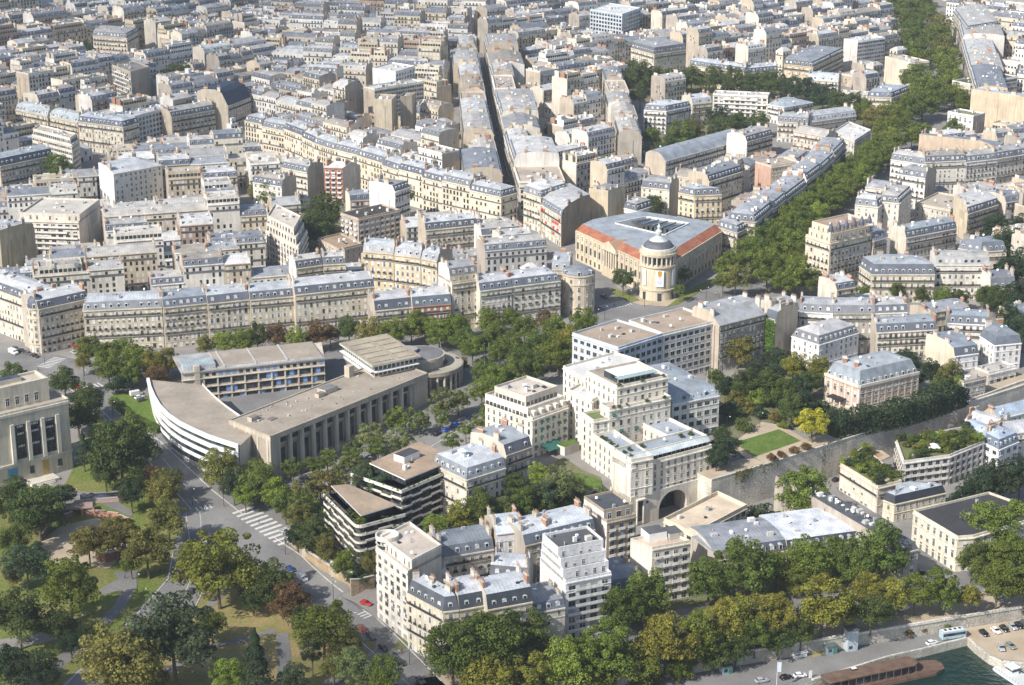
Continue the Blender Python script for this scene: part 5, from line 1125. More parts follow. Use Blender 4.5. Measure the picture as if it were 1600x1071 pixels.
mb = MB(); mb.lathe(o3, [(8.5, -.5), (8.5, 4.8), (8.9, 4.8), (8.9, 5.3), (8.2, 5.3), (8.2, 15.8), (8.9, 15.8), (8.9, 16.6), (7.6, 16.6), (7.2, 16.6), (7.2, 21), (8.7, 21), (8.9, 22.2), (8.3, 22.2), (8.3, 23.6), (7.9, 23.6), (7.6, 23.2)], 48, 'stone', (.64, .56, .42)); rot = mb.build('rotunda', root, org)
for i in range(22):
    an = 2 * math.pi * i / 22; mb = MB(); mb.lathe((rc.x + 8.1 * math.cos(an), rc.y + 8.1 * math.sin(an), zg_ + 16.6), [(.38, 0), (.34, 4.4)], 8, 'stone', (.68, .61, .5)); mb.build('column', rot, (0, 0, 0)); o_ = bpy.data.objects[-1] if False else None
    oo = Vector((math.cos(an + .14), math.sin(an + .14), 0)); ddd = Vector((-oo.y, oo.x, 0)); mb = MB(); q = rc + oo * 7.22 - ddd * .6; mb.frame((q.x, q.y, zg_ + 17.2), ddd * 1.2, oo * .06, (0, 0, 3), 'glass'); mb.build('window', rot, (0, 0, 0))
for ch in rot.children: ch.location = -Vector(org)
mb = MB(); mb.lathe(o3, [(7.7, 23.0), (7.4, 24.4), (7.2, 24.2), (6.9, 25.0), (6.0, 26.2), (4.6, 27.2), (2.9, 27.9)], 48, 'slate', (.10, .105, .115)); dm = mb.build('dome', root, org)
mb = MB(); mb.lathe(o3, [(7.75, 22.9), (7.6, 24.3), (7.2, 24.5)], 48, 'stone', (.58, .6, .57), cap=False); mb.lathe(o3, [(4.4, 27.3), (3.1, 28.2), (1.9, 28.9), (1.0, 29.4), (1.5, 30.6), (1.6, 31.6), (.9, 32.2), (.6, 33), (.9, 33.6), (.4, 34.6), (.1, 35.4)], 24, 'stone', (.52, .58, .55)); mb.build('lantern', root, org)
for an, wd_, kk in ((-1.54, 3.7, 1), (-2.45, 2.0, 0), (-.66, 2.0, 0)):
    oo = Vector((math.cos(an), math.sin(an), 0)); ddd = Vector((-oo.y, oo.x, 0)); q = rc + oo * 8.62
    mb = MB(); mb.frame((q.x - ddd.x * wd_ / 2, q.y - ddd.y * wd_ / 2, zg_ + 7.0), ddd * wd_, oo * .1, (0, 0, 7.8), 'paint', (.80, .80, .80), True)
    if kk:      # an orange shield over a violet blue round vessel, and two grey text lines
        def disc(cx, cz, rx, rz, c, a0=0, a1=6.2832, e=.13):
            pts = [(q + ddd * (cx + rx * math.cos(a0 + (a1 - a0) * i / 16)) + oo * e + Vector((0, 0, zg_ + cz + rz * math.sin(a0 + (a1 - a0) * i / 16)))) for i in range(17)]
            mb.face(pts, 'paint', c)
        disc(0, 13.6, .95, 1.9, (.55, .30, .03), math.pi, 2 * math.pi); mb.face([q + ddd * x + oo * .13 + Vector((0, 0, zg_ + z)) for x, z in ((-.95, 13.55), (.95, 13.55), (.95, 14.6), (-.95, 14.6))], 'paint', (.55, .30, .03))
        disc(0, 9.7, 1.15, 1.25, (.50, .52, .66)); disc(0, 9.9, .85, .9, (.66, .67, .75), e=.14)
        for zz in (8.0, 11.4): mb.face([q + ddd * x + oo * .13 + Vector((0, 0, zg_ + z)) for x, z in ((-1, zz), (1, zz), (1, zz + .18), (-1, zz + .18))], 'paint', (.4, .4, .45))
    mb.build('banner', None, (q.x, q.y, zg_ + 7)); tag(bpy.context.scene.objects[-1] if False else [x for x in COL.objects if x.name.startswith('banner')][-1], ['narrow white banner on the rotunda, left of the large one', 'large white banner with an orange shield and a round emblem on the rotunda', 'narrow white banner on the rotunda, right of the large one'][(1 if kk else 0 if an < -2 else 2)], 'banner')
for an in (-1.54, -2.45, -.66):
    oo = Vector((math.cos(an), math.sin(an), 0)); ddd = Vector((-oo.y, oo.x, 0)); q = rc + oo * 8.5 - ddd * .9; mb = MB(); mb.frame((q.x, q.y, zg_), ddd * 1.8, oo * .12, (0, 0, 3.9), 'glass'); mb.frame((q.x - ddd.x * .3, q.y - ddd.y * .3, zg_ + 3.9), ddd * 2.4, oo * .3, (0, 0, .4), 'stone', MS); mb.build('door', root, org)

# --- pavilion with three tall bays at the left edge
zc_ = P(105, 626, 27).z
A, B = at(-40, 660, zc_), at(106, 626, zc_); A.z = B.z = 0; d, o, L = edge(A, B); zg_ = min(terr(B.x, B.y), terr(A.x, A.y)); inn = -o
pv = [A, B, B + inn * 17, A + inn * 17]; HOUSES.append(pv); org = Vector((B.x, B.y, zg_)); PV = (.64, .58, .47)
root = thing('pavilion_building', org, 'monumental pale stone pavilion with three tall window bays at the left edge', 'building')
mb = MB(); mb.prism([(p.x, p.y) for p in pv], zg_ - 2, zc_, 'stone', PV, 'gravel', (.42, .37, .3))
for zz, hh, k in ((zc_ - 1.0, 1.0, .7), (zc_ - 2.4, .5, .35), (zg_ + 8.0, .9, .5), (zc_, .9, .25)):
    mb.frame((A.x + o.x * 0, A.y, zz), d * L, o * k, (0, 0, hh), 'stone', (.66, .61, .51), True); dd, oo, LL = edge(pv[1], pv[2]); mb.frame((B.x, B.y, zz), dd * LL, oo * k, (0, 0, hh), 'stone', (.66, .61, .51), True)
mb.build('wall', root, org)
for px0, px1 in ((21, 37), (43, 60), (66, 83)):
    a, c = at(px0, 660 - 34 * (px0 + 40) / 146, zc_), at(px1, 660 - 34 * (px1 + 40) / 146, zc_); f0 = (a - A).xy.dot(d.xy); f1 = (c - A).xy.dot(d.xy); q = A + d * f0; z0_, z1_ = zg_ + 10, zc_ - 5.0
    mb = MB(); mb.frame((q.x, q.y, z0_), d * (f1 - f0), o * .08, (0, 0, z1_ - z0_), 'glass')
    for k in range(1, 9): zz = z0_ + (z1_ - z0_) * k / 9; mb.frame((q.x, q.y, zz), d * (f1 - f0), o * .2, (0, 0, .12), 'iron')
    for zz in (z0_ + 4.6, z0_ + 9.4, z0_ + 14): mb.frame((q.x + d.x * .8, q.y + d.y * .8, min(zz, z1_ - 1)), d * (f1 - f0 - 1.6), o * .16, (0, 0, .8), 'paint', (.5, .5, .48))
    for k in (.33, .66): qq = q + d * (f1 - f0) * k; mb.frame((qq.x, qq.y, z0_), d * .15, o * .22, (0, 0, z1_ - z0_), 'iron')
    mb.build('window', root, org)
for px0 in (13, 38.5, 61, 84):
    a = at(px0, 660 - 34 * (px0 + 40) / 146, zc_); f0 = (a - A).xy.dot(d.xy); q = A + d * f0; mb = MB(); mb.frame((q.x, q.y, zg_ + 8.9), d * 1.4, o * .9, (0, 0, zc_ - zg_ - 13), 'stone', (.68, .63, .54)); mb.build('pilaster', root, org)
for px0, zz, hh, ww, mt, c in ((5, 2, 5, 3.6, 'paint', (.05, .28, .55)), (39, 3.3, 3, 1.7, 'glass', (0, 0, 0)), (59, 1.6, 5.6, 2.4, 'paint', (.42, .29, .08)), (83, 3.6, 2.8, 1.7, 'glass', (0, 0, 0))):
    a = at(px0, 700, zc_); f0 = (at(px0, 660 - 34 * (px0 + 40) / 146, zc_) - A).xy.dot(d.xy); q = A + d * f0; mb = MB(); mb.frame((q.x, q.y, zg_ + zz), d * ww, o * .14, (0, 0, hh), mt, c); mb.frame((q.x - d.x * .3, q.y - d.y * .3, zg_ + zz - .3), d * (ww + .6), o * .3, (0, 0, .3), 'stone', PV)
    mb.build({'glass': 'window'}.get(mt, 'panel' if c[2] > .3 else 'door'), root, org)
up = [A + inn * 4.5 - d * 0, B + inn * 4.5 - d * 5.0, B + inn * 15 - d * 5.0, A + inn * 15]; zu = zc_ + 7.8
mb = MB(); mb.prism([(p.x, p.y) for p in up], zc_ - .2, zu, 'stone', PV, 'gravel', (.50, .45, .37)); geo_flat(mb, up, zu, PV, (.48, .43, .35), 1.0, .7)
q = up[0] + d * 14 + inn * 5; mb.frame((q.x, q.y, zu), d * 9, inn * 3.6, (0, 0, 1.8), 'stone', PV, False, 'glass'); q = up[0] + d * 4 + inn * 3; mb.frame((q.x, q.y, zu), d * 7, inn * 5, (0, 0, 1.2), 'stone', PV, False, 'gravel', (.4, .36, .3)); mb.build('attic_storey', root, org)
for px0 in (0, 17, 32, 47, 62):
    f0 = (at(px0 + 4, 660 - 34 * (px0 + 44) / 146, zc_) - A).xy.dot(d.xy); q = A + d * f0 + inn * 4.5; link('window', WIN['std'], root, mat_edge((q.x - org.x, q.y - org.y, zc_ + 1.2 - org.z), d, o, 1.6, 3.0))
b0 = B - d * .2 + inn * 3.5; mb = MB(); dd, oo, LL = edge(pv[1], pv[2])
q = A + d * (L - 19) - inn * .0; mb.frame((q.x + o.x * 0, q.y, zg_ - 1), d * 11, o * 5.5, (0, 0, 2.4), 'stone', (.62, .58, .5)); 
for k in range(5): mb.frame((q.x + d.x * 2 + o.x * (5.5 + k * .5), q.y + d.y * 2 + o.y * (5.5 + k * .5), zg_ - 1), d * 7, o * .5, (0, 0, 2.0 - k * .4), 'stone', (.62, .58, .5))
mb.build('steps', root, org)

# --- grand white hotel in stepped terraces
HW = (.74, .69, .59); zg_ = 15.0; org = Vector((*at(985, 740, zg_).xy, zg_))
root = thing('hotel_building', org, 'grand cream white hotel stepping down in planted terraces to a big arch', 'hotel')
def hbox(a, b_, depth, h, zbase=14.5, **k):
    z = zbase + h; A, B = at(*a, z), at(*b_, z); A.z = B.z = 0; dd, oo, LL = edge(A, B); pl = [A, B, B - oo * depth, A - oo * depth]
    body(root, org, pl, k.pop('z0', zbase), z, k.pop('sides', 'ffbf'), HW, k.pop('st', 'hotel'), **k); return pl, dd, oo, LL, z
T1, d, o, L, zT = hbox((964, 607), (1044, 590), 20, 27.5, awn=None, gravel=(.38, .33, .27), clut=2)
T2, *_ = hbox((952, 642), (1048, 622), 6, 21, awn=('green', .12), gravel=(.5, .46, .4), clut=0)
q = T1[0] + d * 3 - o * 4; mb = MB(); mb.frame((q.x, q.y, zT + .1), d * (L - 8), -o * 9, (0, 0, 2.6), 'glass', (1, 1, 1), False, 'paint', (.74, .72, .68)); mb.frame((q.x - d.x * .8 + o.x * 2.6, q.y - d.y * .8 + o.y * 2.6, zT + 2.4), d * (L - 6), -o * 3.2, (0, 0, .2), 'paint', (.30, .42, .40), True)
for k in range(7): qq = q + d * k * (L - 8) / 6; mb.frame((qq.x, qq.y, zT + .1), d * .25, o * .15, (0, 0, 2.6), 'paint', (.6, .6, .58))
mb.build('penthouse', root, org)
# lower wing round its court: west side, front with the arch, east side
zl_ = 26.5
FL, FR = at(986, 722, zl_), at(1113, 689, zl_); WL = at(927, 682, zl_)
for p in (FL, FR, WL): p.z = 0
df, of_, Lf = edge(FL, FR); dw, ow, Lw = edge(WL, FL)
body(root, org, [WL, FL, FL - ow * 9, WL - ow * 9], 13, zl_ - .2, 'ffff', HW, 'hotel', gravel=(.33, .37, .42), clut=2, par=1.2)
body(root, org, [FL, FR, FR - of_ * 11, FL - of_ * 11], 11.5, zl_ - 2.6, 'fffp', HW, 'hotel', gravel=(.5, .48, .44), clut=0, par=1.1)
fr2 = [FL - of_ * 3, FR - of_ * 3, FR - of_ * 11, FL - of_ * 11]; body(root, org, fr2, zl_ - 3, zl_ + .4, 'fffp', HW, 'strip', gravel=(.30, .34, .38), clut=2, bands=False)
mb = MB(); a = fr2[0]; mb.face([(a.x + of_.x * 2.2, a.y + of_.y * 2.2, zl_ - .4), (fr2[1].x + of_.x * 2.2, fr2[1].y + of_.y * 2.2, zl_ - .4), (fr2[1].x, fr2[1].y, zl_ + .9), (a.x, a.y, zl_ + .9)], 'zinc', (.52, .57, .58), tuple(df))
mb.build('glass_canopy', root, org)
BK = FR - of_ * 26; body(root, org, [FR - df * 12 - of_ * 11, FR - of_ * 11, BK, BK - df * 12], 13, zl_, 'ffff', HW, 'hotel', gravel=(.34, .38, .43), clut=2, par=1.2)
body(root, org, [WL - dw * 9 + ow * .01, WL + ow * .01, WL - ow * 10, WL - dw * 9 - ow * 10], 13, zl_ + 5.5, 'ffff', HW, 'hotel', gravel=(.16, .2, .08), clut=0)
# base storey with the arch
zlow = 1.0; mb = MB(); n = 26; cxa, hw_, zs_, wb = Lf * .52, 6.4, 5.6, 12.0
pts = [(0, zlow - 2), (cxa - hw_, zlow - 2), (cxa - hw_, zs_)] + [(cxa + hw_ * math.cos(math.pi - math.pi * i / n), zs_ + hw_ * .92 * math.sin(math.pi * i / n)) for i in range(1, n)] + [(cxa + hw_, zs_), (cxa + hw_, zlow - 2), (Lf, zlow - 2)]
def fp(s, z, off=0.0): q = FL + df * s + of_ * off; return (q.x, q.y, z)
top_ = 13.0
for i in range(len(pts) - 1):
    (s0, z0_), (s1, z1_) = pts[i], pts[i + 1]
    if abs(s1 - s0) > 1e-6: mb.face([fp(s0, z0_, .4), fp(s1, z1_, .4), fp(s1, top_, .4), fp(s0, top_, .4)], 'stone', (.66, .61, .52))
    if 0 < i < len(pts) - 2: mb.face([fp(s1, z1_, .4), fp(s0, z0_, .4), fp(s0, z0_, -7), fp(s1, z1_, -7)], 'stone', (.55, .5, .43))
for i in range(n + 1):
    a0_, a1_ = math.pi - math.pi * i / n, math.pi - math.pi * (i + .92) / n
    f = lambda a_, k: (cxa + hw_ * k * math.cos(a_), zs_ + hw_ * .92 * k * math.sin(a_))
    if i < n: mb.face([fp(*f(a0_, 1.0), .55), fp(*f(a1_, 1.0), .55), fp(*f(a1_, 1.17), .55), fp(*f(a0_, 1.17), .55)], 'stone', (.70, .65, .57))
mb.face([fp(0, top_, .4), fp(Lf, top_, .4), fp(Lf, top_, -1), fp(0, top_, -1)], 'stone', HW)
mb.face([fp(0, zlow - 2, .4), fp(0, top_, .4), fp(0, top_, -12), fp(0, zlow - 2, -12)], 'stone', HW); mb.face([fp(Lf, top_, .4), fp(Lf, zlow - 2, .4), fp(Lf, zlow - 2, -12), fp(Lf, top_, -12)], 'stone', HW)
mb.face([fp(cxa - hw_ - 2, zlow - 2, -6.9), fp(cxa + hw_ + 2, zlow - 2, -6.9), fp(cxa + hw_ + 2, zs_ + hw_ + 1, -6.9), fp(cxa - hw_ - 2, zs_ + hw_ + 1, -6.9)], 'glass')
mb.build('arch', root, org)
for s_ in (3.0, Lf - 4.6):
    q = FL + df * s_; mb = MB(); mb.frame((q.x + of_.x * .45, q.y + of_.y * .45, 3), df * 2.2, of_ * .1, (0, 0, 8), 'glass'); mb.frame((q.x + of_.x * .45 - df.x * .8, q.y + of_.y * .45 - df.y * .8, 11.2), df * 3.8, of_ * .9, (0, 0, .5), 'stone', HW, True)
    for k in (-.5, 2.3): mb.frame((q.x + df.x * k + of_.x * .4, q.y + df.y * k + of_.y * .4, 2), df * .4, of_ * .5, (0, 0, 9), 'stone', HW)
    mb.build('window', root, org)
for s_, z_ in ((Lf * .2, 9.6), (Lf * .84, 9.6)):
    mb = MB(); mb.face([fp(s_ + .6 * math.cos(k * .5236), z_ + .6 * math.sin(k * .5236), .45) for k in range(12)], 'glass'); mb.build('window', root, org)
mb = MB(); a = WL - ow * 12 + dw * 6; q = [FL - of_ * 12 + df * 9, BK - df * 12, WL - ow * 9 + dw * 2, WL - ow * 9 + dw * 20]
cq = at(1000, 700, 18); mb.frame((cq.x - 5, cq.y - 4, 17.5), df * 11, -of_ * 8, (0, 0, .8), 'zinc', (.26, .32, .33)); mb.build('court_roof', root, org)
# link block and left wing with rows of green awnings
body(root, org, [Vector((*at(*p_, 34).xy, 0)) for p_ in ((888, 612), (925, 628), (975, 600), (935, 585))], 14.5, 34, 'ffff', HW, 'hotel', gravel=(.62, .61, .58), clut=7)
body(root, org, [Vector((*at(*p_, 37).xy, 0)) for p_ in ((880, 575), (915, 595), (1000, 565), (960, 553))], 14.5, 37, 'ffff', HW, 'hotel', gravel=(.66, .65, .63), clut=7)
zw = 29.5; A, B = at(832, 657, zw), at(888, 637, zw); A.z = B.z = 0; dd, oo, LL = edge(A, B); lw = [A, B, B - oo * 25, A - oo * 25]
body(root, org, lw, 13.5, zw, 'fpbf', HW, 'hotel', awn=('green', .85), gravel=(.55, .5, .43), clut=4)
at1 = [A - oo * 2.4, B - oo * 2.4, B - oo * 25, A - oo * 25]; body(root, org, at1, zw - .3, zw + 3.2, 'ffff', HW, 'strip', gravel=(.5, .46, .4), clut=0, bands=False, name='attic_storey')
at2 = [A - oo * 5.5 + dd * 2, B - oo * 5.5, B - oo * 22, A - oo * 22 + dd * 2]; body(root, org, at2, zw + 3, zw + 6.4, 'ffff', (.66, .61, .52), 'strip', gravel=(.55, .49, .42), clut=12, bands=False, name='attic_storey')
mb = MB(); a3 = [A - oo * .4, B - oo * .4, B - oo * 2.5, A - oo * 2.5]
mb.face([(a3[0].x, a3[0].y, zw + 1.0), (a3[1].x, a3[1].y, zw + 1.0), (a3[2].x, a3[2].y, zw + 3.4), (a3[3].x, a3[3].y, zw + 3.4)], 'zinc', (.40, .37, .33), tuple(dd)); mb.build('sloping_roof', root, org)
for k in range(5):
    q = A + dd * (LL * (k + .3) / 5) - oo * .3; mb = MB(); mb.frame((q.x, q.y, zw + .3), dd * 1.6, -oo * 2.4, (0, 0, 2.6), 'stone', HW); mb.build('dormer', root, org)
mb = MB(); q = A + dd * 10 + oo * 3; mb.frame((q.x, q.y, 13), dd * 8, oo * 4, (0, 0, 5), 'stone', HW, False, 'green_grass'); q = A + dd * 4 + oo * .2; mb.face([(q.x, q.y, 18.6), (q.x + dd.x * 9, q.y + dd.y * 9, 18.6), (q.x + dd.x * 9 + oo.x * 4.5, q.y + dd.y * 9 + oo.y * 4.5, 17.2), (q.x + oo.x * 4.5, q.y + oo.y * 4.5, 17.2)], 'paint', (.03, .12, .10)); mb.build('terrace', root, org)

# --- pale office block beyond the hotel, and its lower wing
house([(966, 546), (1036, 524)], 21, 'pale blue grey office front with gravel roof, left half of the long block', depth=26, sides='fpbf', roof='F', st='grid', wall=(.55, .60, .66), gravel=(.37, .30, .235), name='office_building', clut=9)
house([(1036.5, 524), (1122, 503)], 21, 'white gridded office front with dark windows, right half of the long block', depth=22, sides='ffbp', roof='F', st='grid', wall=(.70, .68, .64), gravel=(.37, .30, .235), name='office_building', clut=6, attics=0)
house([(1050, 632), (1124, 618)], 15, 'white gridded office wing under a blue grey metal attic beside the hotel', depth=34, sides='ffbp', roof='M', st='grid', wall=(.72, .70, .66), sc=(.34, .40, .47), zc=(.30, .335, .37), m=1.8, mh=3.6, rise=.8, name='office_building', chim=0, low='zinc', dorm='dark')

# --- stepped balcony apartments with roof gardens
def stepped(pts, h, label, depth, sides, rounded=None):
    poly, zt_ = make_poly(pts, h, depth); HOUSES.append(poly); zg = base_z(poly); c = sum(poly, Vector()) / 4; org = Vector((c.x, c.y, zg)); r_ = random.Random(5)
    root = thing('apartment_building', org, label, 'building'); pl = [(p.x, p.y) for p in poly]
    if rounded is not None:
        i = rounded; p, a, b_ = poly[i], poly[i - 1], poly[(i + 1) % 4]; u1, u2 = (a - p).normalized(), (b_ - p).normalized(); R_ = 3.0
        arc = [p + u1 * R_ * (1 - t_) ** 2 + u2 * R_ * t_ ** 2 for t_ in (0, .2, .4, .6, .8, 1)]; poly = poly[:i] + arc + poly[i + 1:]; sides = sides[:i] + 'fffff' + sides[i:]
    core = [Vector((p.x, p.y, 0)) for p in inset(poly, [2.0 if s == 'f' else 0 for s in sides])]
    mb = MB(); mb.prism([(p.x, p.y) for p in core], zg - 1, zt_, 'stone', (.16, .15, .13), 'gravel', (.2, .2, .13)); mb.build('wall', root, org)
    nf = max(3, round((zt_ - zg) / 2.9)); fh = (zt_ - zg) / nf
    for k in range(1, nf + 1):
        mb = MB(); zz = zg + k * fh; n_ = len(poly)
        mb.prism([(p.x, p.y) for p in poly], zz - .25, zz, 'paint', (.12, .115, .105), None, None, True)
        for i in range(n_):
            if sides[i] != 'f': continue
            A, B = poly[i], poly[(i + 1) % n_]; dd, oo, LL = edge(A, B); nseg = max(1, round(LL / 5)); w_ = LL / nseg
            for j in range(nseg):
                up_ = .0 if (j + k) % 2 or nseg == 1 or k == nf else .55
                mb.frame(A + dd * j * w_ + Vector((0, 0, zz - .3 + up_)), dd * w_, oo * .22, (0, 0, .74 if k < nf else 1.15), 'paint', (.70, .66, .58), True)
                if nseg > 1 and k < nf: mb.frame(A + dd * (j * w_) + Vector((0, 0, zz - .31)), dd * .35, oo * .26, (0, 0, 1.17), 'paint', (.68, .64, .56), True)
        mb.build('balcony', root, org)
        for i in range(n_):
            if sides[i] != 'f': continue
            A, B = core[i], core[(i + 1) % n_]; dd, oo, LL = edge(A, B); m_ = max(1, int(LL / 4))
            for j in range(m_):
                p = A + dd * (LL * (j + .12) / m_) + oo * .03; mb = MB(); mb.frame((p.x, p.y, zg + (k - 1) * fh + .2), dd * (LL / m_ * .74), oo * .06, (0, 0, fh - .7), 'glass'); mb.build('window', root, org)
    return root, org, poly, zt_, zg
def greens(label, poly, z, n, r0, r1, seed, cols=((.05, .09, .03), (.07, .12, .03), (.09, .13, .04)), tall=0):
    r_ = random.Random(seed); out = []
    for i in range(n):
        c = randin(poly, r_, .92); rad = r_.uniform(r0, r1); out.append((c, rad, r_.choice(cols), r_))
    return out
PLANTS = []
S1r, so1, S1p, S1z, S1g = stepped([(506, 775), (558, 826), (633, 806)], 15.5, 'dark balconied apartment block with white stepped parapets, its rounded corner towards the street', 0, 'ffbb', 1)
q = [Vector((*at(x, y, S1z + 2.9).xy, 0)) for x, y in ((517, 759), (564, 806), (620, 789), (585, 774), (545, 757))]
mb = MB(); mb.prism([(p.x, p.y) for p in [Vector((v.x, v.y, 0)) for v in inset(q, [1.2] * 5)]], S1z, S1z + 2.6, 'glass', (1, 1, 1)); mb.prism([(p.x, p.y) for p in q], S1z + 2.6, S1z + 2.95, 'paint', (.72, .70, .66), 'gravel', (.38, .30, .22), True); mb.build('penthouse', S1r, so1)
PLANTS += [('roof', S1p, S1z, 46, .5, 1.1, 3)]
S2r, so2, S2p, S2z, S2g = stepped([(627, 770), (717, 731)], 15.5, 'dark balconied apartment block with white zigzag parapets beside the cream mansion', 24, 'fpbf')
q = [Vector((*at(x, y, S2z + 3).xy, 0)) for x, y in ((577, 724), (633, 750), (713, 717), (655, 690))]
mb = MB(); mb.prism([(p.x, p.y) for p in [Vector((v.x, v.y, 0)) for v in inset(q, [1.4] * 4)]], S2z, S2z + 2.7, 'glass', (1, 1, 1)); mb.prism([(p.x, p.y) for p in q], S2z + 2.7, S2z + 3.1, 'paint', (.72, .71, .68), 'gravel', (.36, .275, .20), True)
p = at(650, 722, S2z + 3); dd, oo, LL = edge(S2p[0], S2p[1]); mb.frame((p.x - 4, p.y - 2, S2z + 3.1), dd * 8, -oo * 5, (0, 0, 2.4), 'paint', (.74, .73, .72), False, 'gravel', (.07, .075, .08)); clutter(mb, q, S2z + 3.4, dd, rnd, 7); mb.build('penthouse', S2r, so2)

# --- brick and stone palace with a tall zinc mansard, in the garden
PB = (.56, .43, .35)
v = house([(1289, 586), (1343, 606), (1436, 584)], 10.5, 'pink brick and pale stone mansion with a tall zinc mansard in the garden', sides='ffff', wall=PB, sc=(.25, .28, .31), zc=(.36, .39, .42), st='villa', mh=6, m=2.4, rise=.8, rm=3, chim=0, name='mansion', cat='mansion', r=random.Random(3))
pl = v['poly']; og = v['org']
for i in range(4):
    A, B = pl[i], pl[(i + 1) % 4]
    if not faces_camera(A, B): continue
    dd, oo, LL = edge(A, B); n = max(2, int((LL - .7) / 3.2)); mb = MB()
    for j in range(n + 1):
        p = A + dd * max(0, min(LL - .8, LL * j / n - .4)); mb.frame((p.x, p.y, v['zg']), dd * .8, oo * .12, (0, 0, v['zt'] - v['zg'] - .5), 'stone', (.66, .62, .54))
    mb.frame((A.x, A.y, v['zt'] - .1), dd * LL, oo * .5, (0, 0, 1.1), 'stone', (.66, .62, .54), True); mb.frame((A.x, A.y, v['zg']), dd * LL, oo * .3, (0, 0, 1.4), 'stone', (.60, .57, .5)); mb.build('stone_trim', v['root'], og)
for fx, fy in ((.2, .12), (.2, .45)):
    p = pl[0] + (pl[1] - pl[0]) * (fx + fy) + (pl[3] - pl[0]) * .13; mb = MB(); mb.frame((p.x - .7, p.y - 1.1, v['zt']), (1.4, 0, 0), (0, 2.2, 0), (0, 0, 8), 'brick', (.42, .2, .13)); mb.frame((p.x - .9, p.y - 1.3, v['zt'] + 8), (1.8, 0, 0), (0, 2.6, 0), (0, 0, .6), 'stone', (.62, .58, .52)); mb.build('chimney', v['root'], og)
A, B = pl[0], pl[1]; dd, oo, LL = edge(A, B); p = A + dd * LL * .3; mb = MB(); zg = v['zg']
for k in (0, 3, 6): q = p + dd * k + oo * 3; mb.lathe((q.x, q.y, zg), [(.3, -.5), (.25, 3.6)], 8, 'stone', (.66, .62, .56))
mb.frame((p.x - dd.x * .6, p.y - dd.y * .6, zg + 3.6), dd * 7.4, oo * 3.8, (0, 0, .35), 'iron', bottom=True); mb.build('porch', v['root'], og)

# --- roof garden building and terrace flats under the wall
v = house([(1313, 727), (1372, 763), (1409, 754)], 10, 'cream shuttered building with a lush roof garden and a curving pale path', sides='ffff', wall=(.68, .60, .47), roof='F', st='haus', gravel=(.16, .17, .07), clut=0, kinds=['shut', 'shut', 'blind'], bands=True,
          poly=[Vector((*at(x, y, 11.5).xy, 0)) for x, y in ((1313, 727), (1372, 763), (1409, 754), (1350, 700))], zt=11.5)
GA = v
q = [at(x, y, v['zt'] + .25) for x, y in ((1360, 703), (1378, 704), (1391, 713), (1372, 722), (1370, 735), (1391, 749), (1385, 753), (1362, 742), (1353, 725), (1362, 716))]
mb = MB(); mb.face(q, 'sand'); mb.face([(x.x, x.y, v['zt'] + .3) for x in [at(*k, v['zt'] + .3) for k in ((1362, 709), (1374, 706), (1380, 711), (1368, 716))]], 'gravel', (.42, .26, .14)); mb.build('roof_terrace', v['root'], v['org'])
v2 = house(None, 12, 'terrace flats with planted balconies and a roof garden with a white awning tent', sides='ffbp', wall=(.66, .63, .57), roof='F', st='deco', gravel=(.15, .16, .07), clut=5, kinds=['dark'], attics=0,
           poly=[Vector((*at(x, y, 13).xy, 0)) for x, y in ((1412, 724), (1484, 714), (1538, 692), (1513, 668), (1400, 690))], zt=13)
PLANTS += [('roof', GA['poly'], GA['zt'], 72, .9, 2.4, 11), ('roof', v2['poly'], 13.0, 95, .8, 2.3, 12)]
p = at(1459, 697, 15.2); mb = MB(); 
for x in (-2, 2):
    for y in (-1.6, 1.6): mb.tube((p.x + x, p.y + y, 13), (p.x + x, p.y + y, 15.2), .06, .06, 'paint', 5, (.8, .8, .78))
for i in range(4):
    c4 = [(-2.2, -1.8), (2.2, -1.8), (2.2, 1.8), (-2.2, 1.8)]; a, b_ = c4[i], c4[(i + 1) % 4]
    mb.face([(p.x + a[0], p.y + a[1], 14.8), (p.x + b_[0], p.y + b_[1], 14.8), (p.x + b_[0], p.y + b_[1], 15.2), (p.x + a[0], p.y + a[1], 15.2)], 'paint', (.78, .77, .74)); mb.face([(p.x + a[0], p.y + a[1], 15.2), (p.x + b_[0], p.y + b_[1], 15.2), (p.x, p.y, 16.4)], 'paint', (.78, .77, .74))
tag(mb.build('garden_tent', None, (p.x, p.y, 13)), 'small white tent on the roof garden', 'tent')
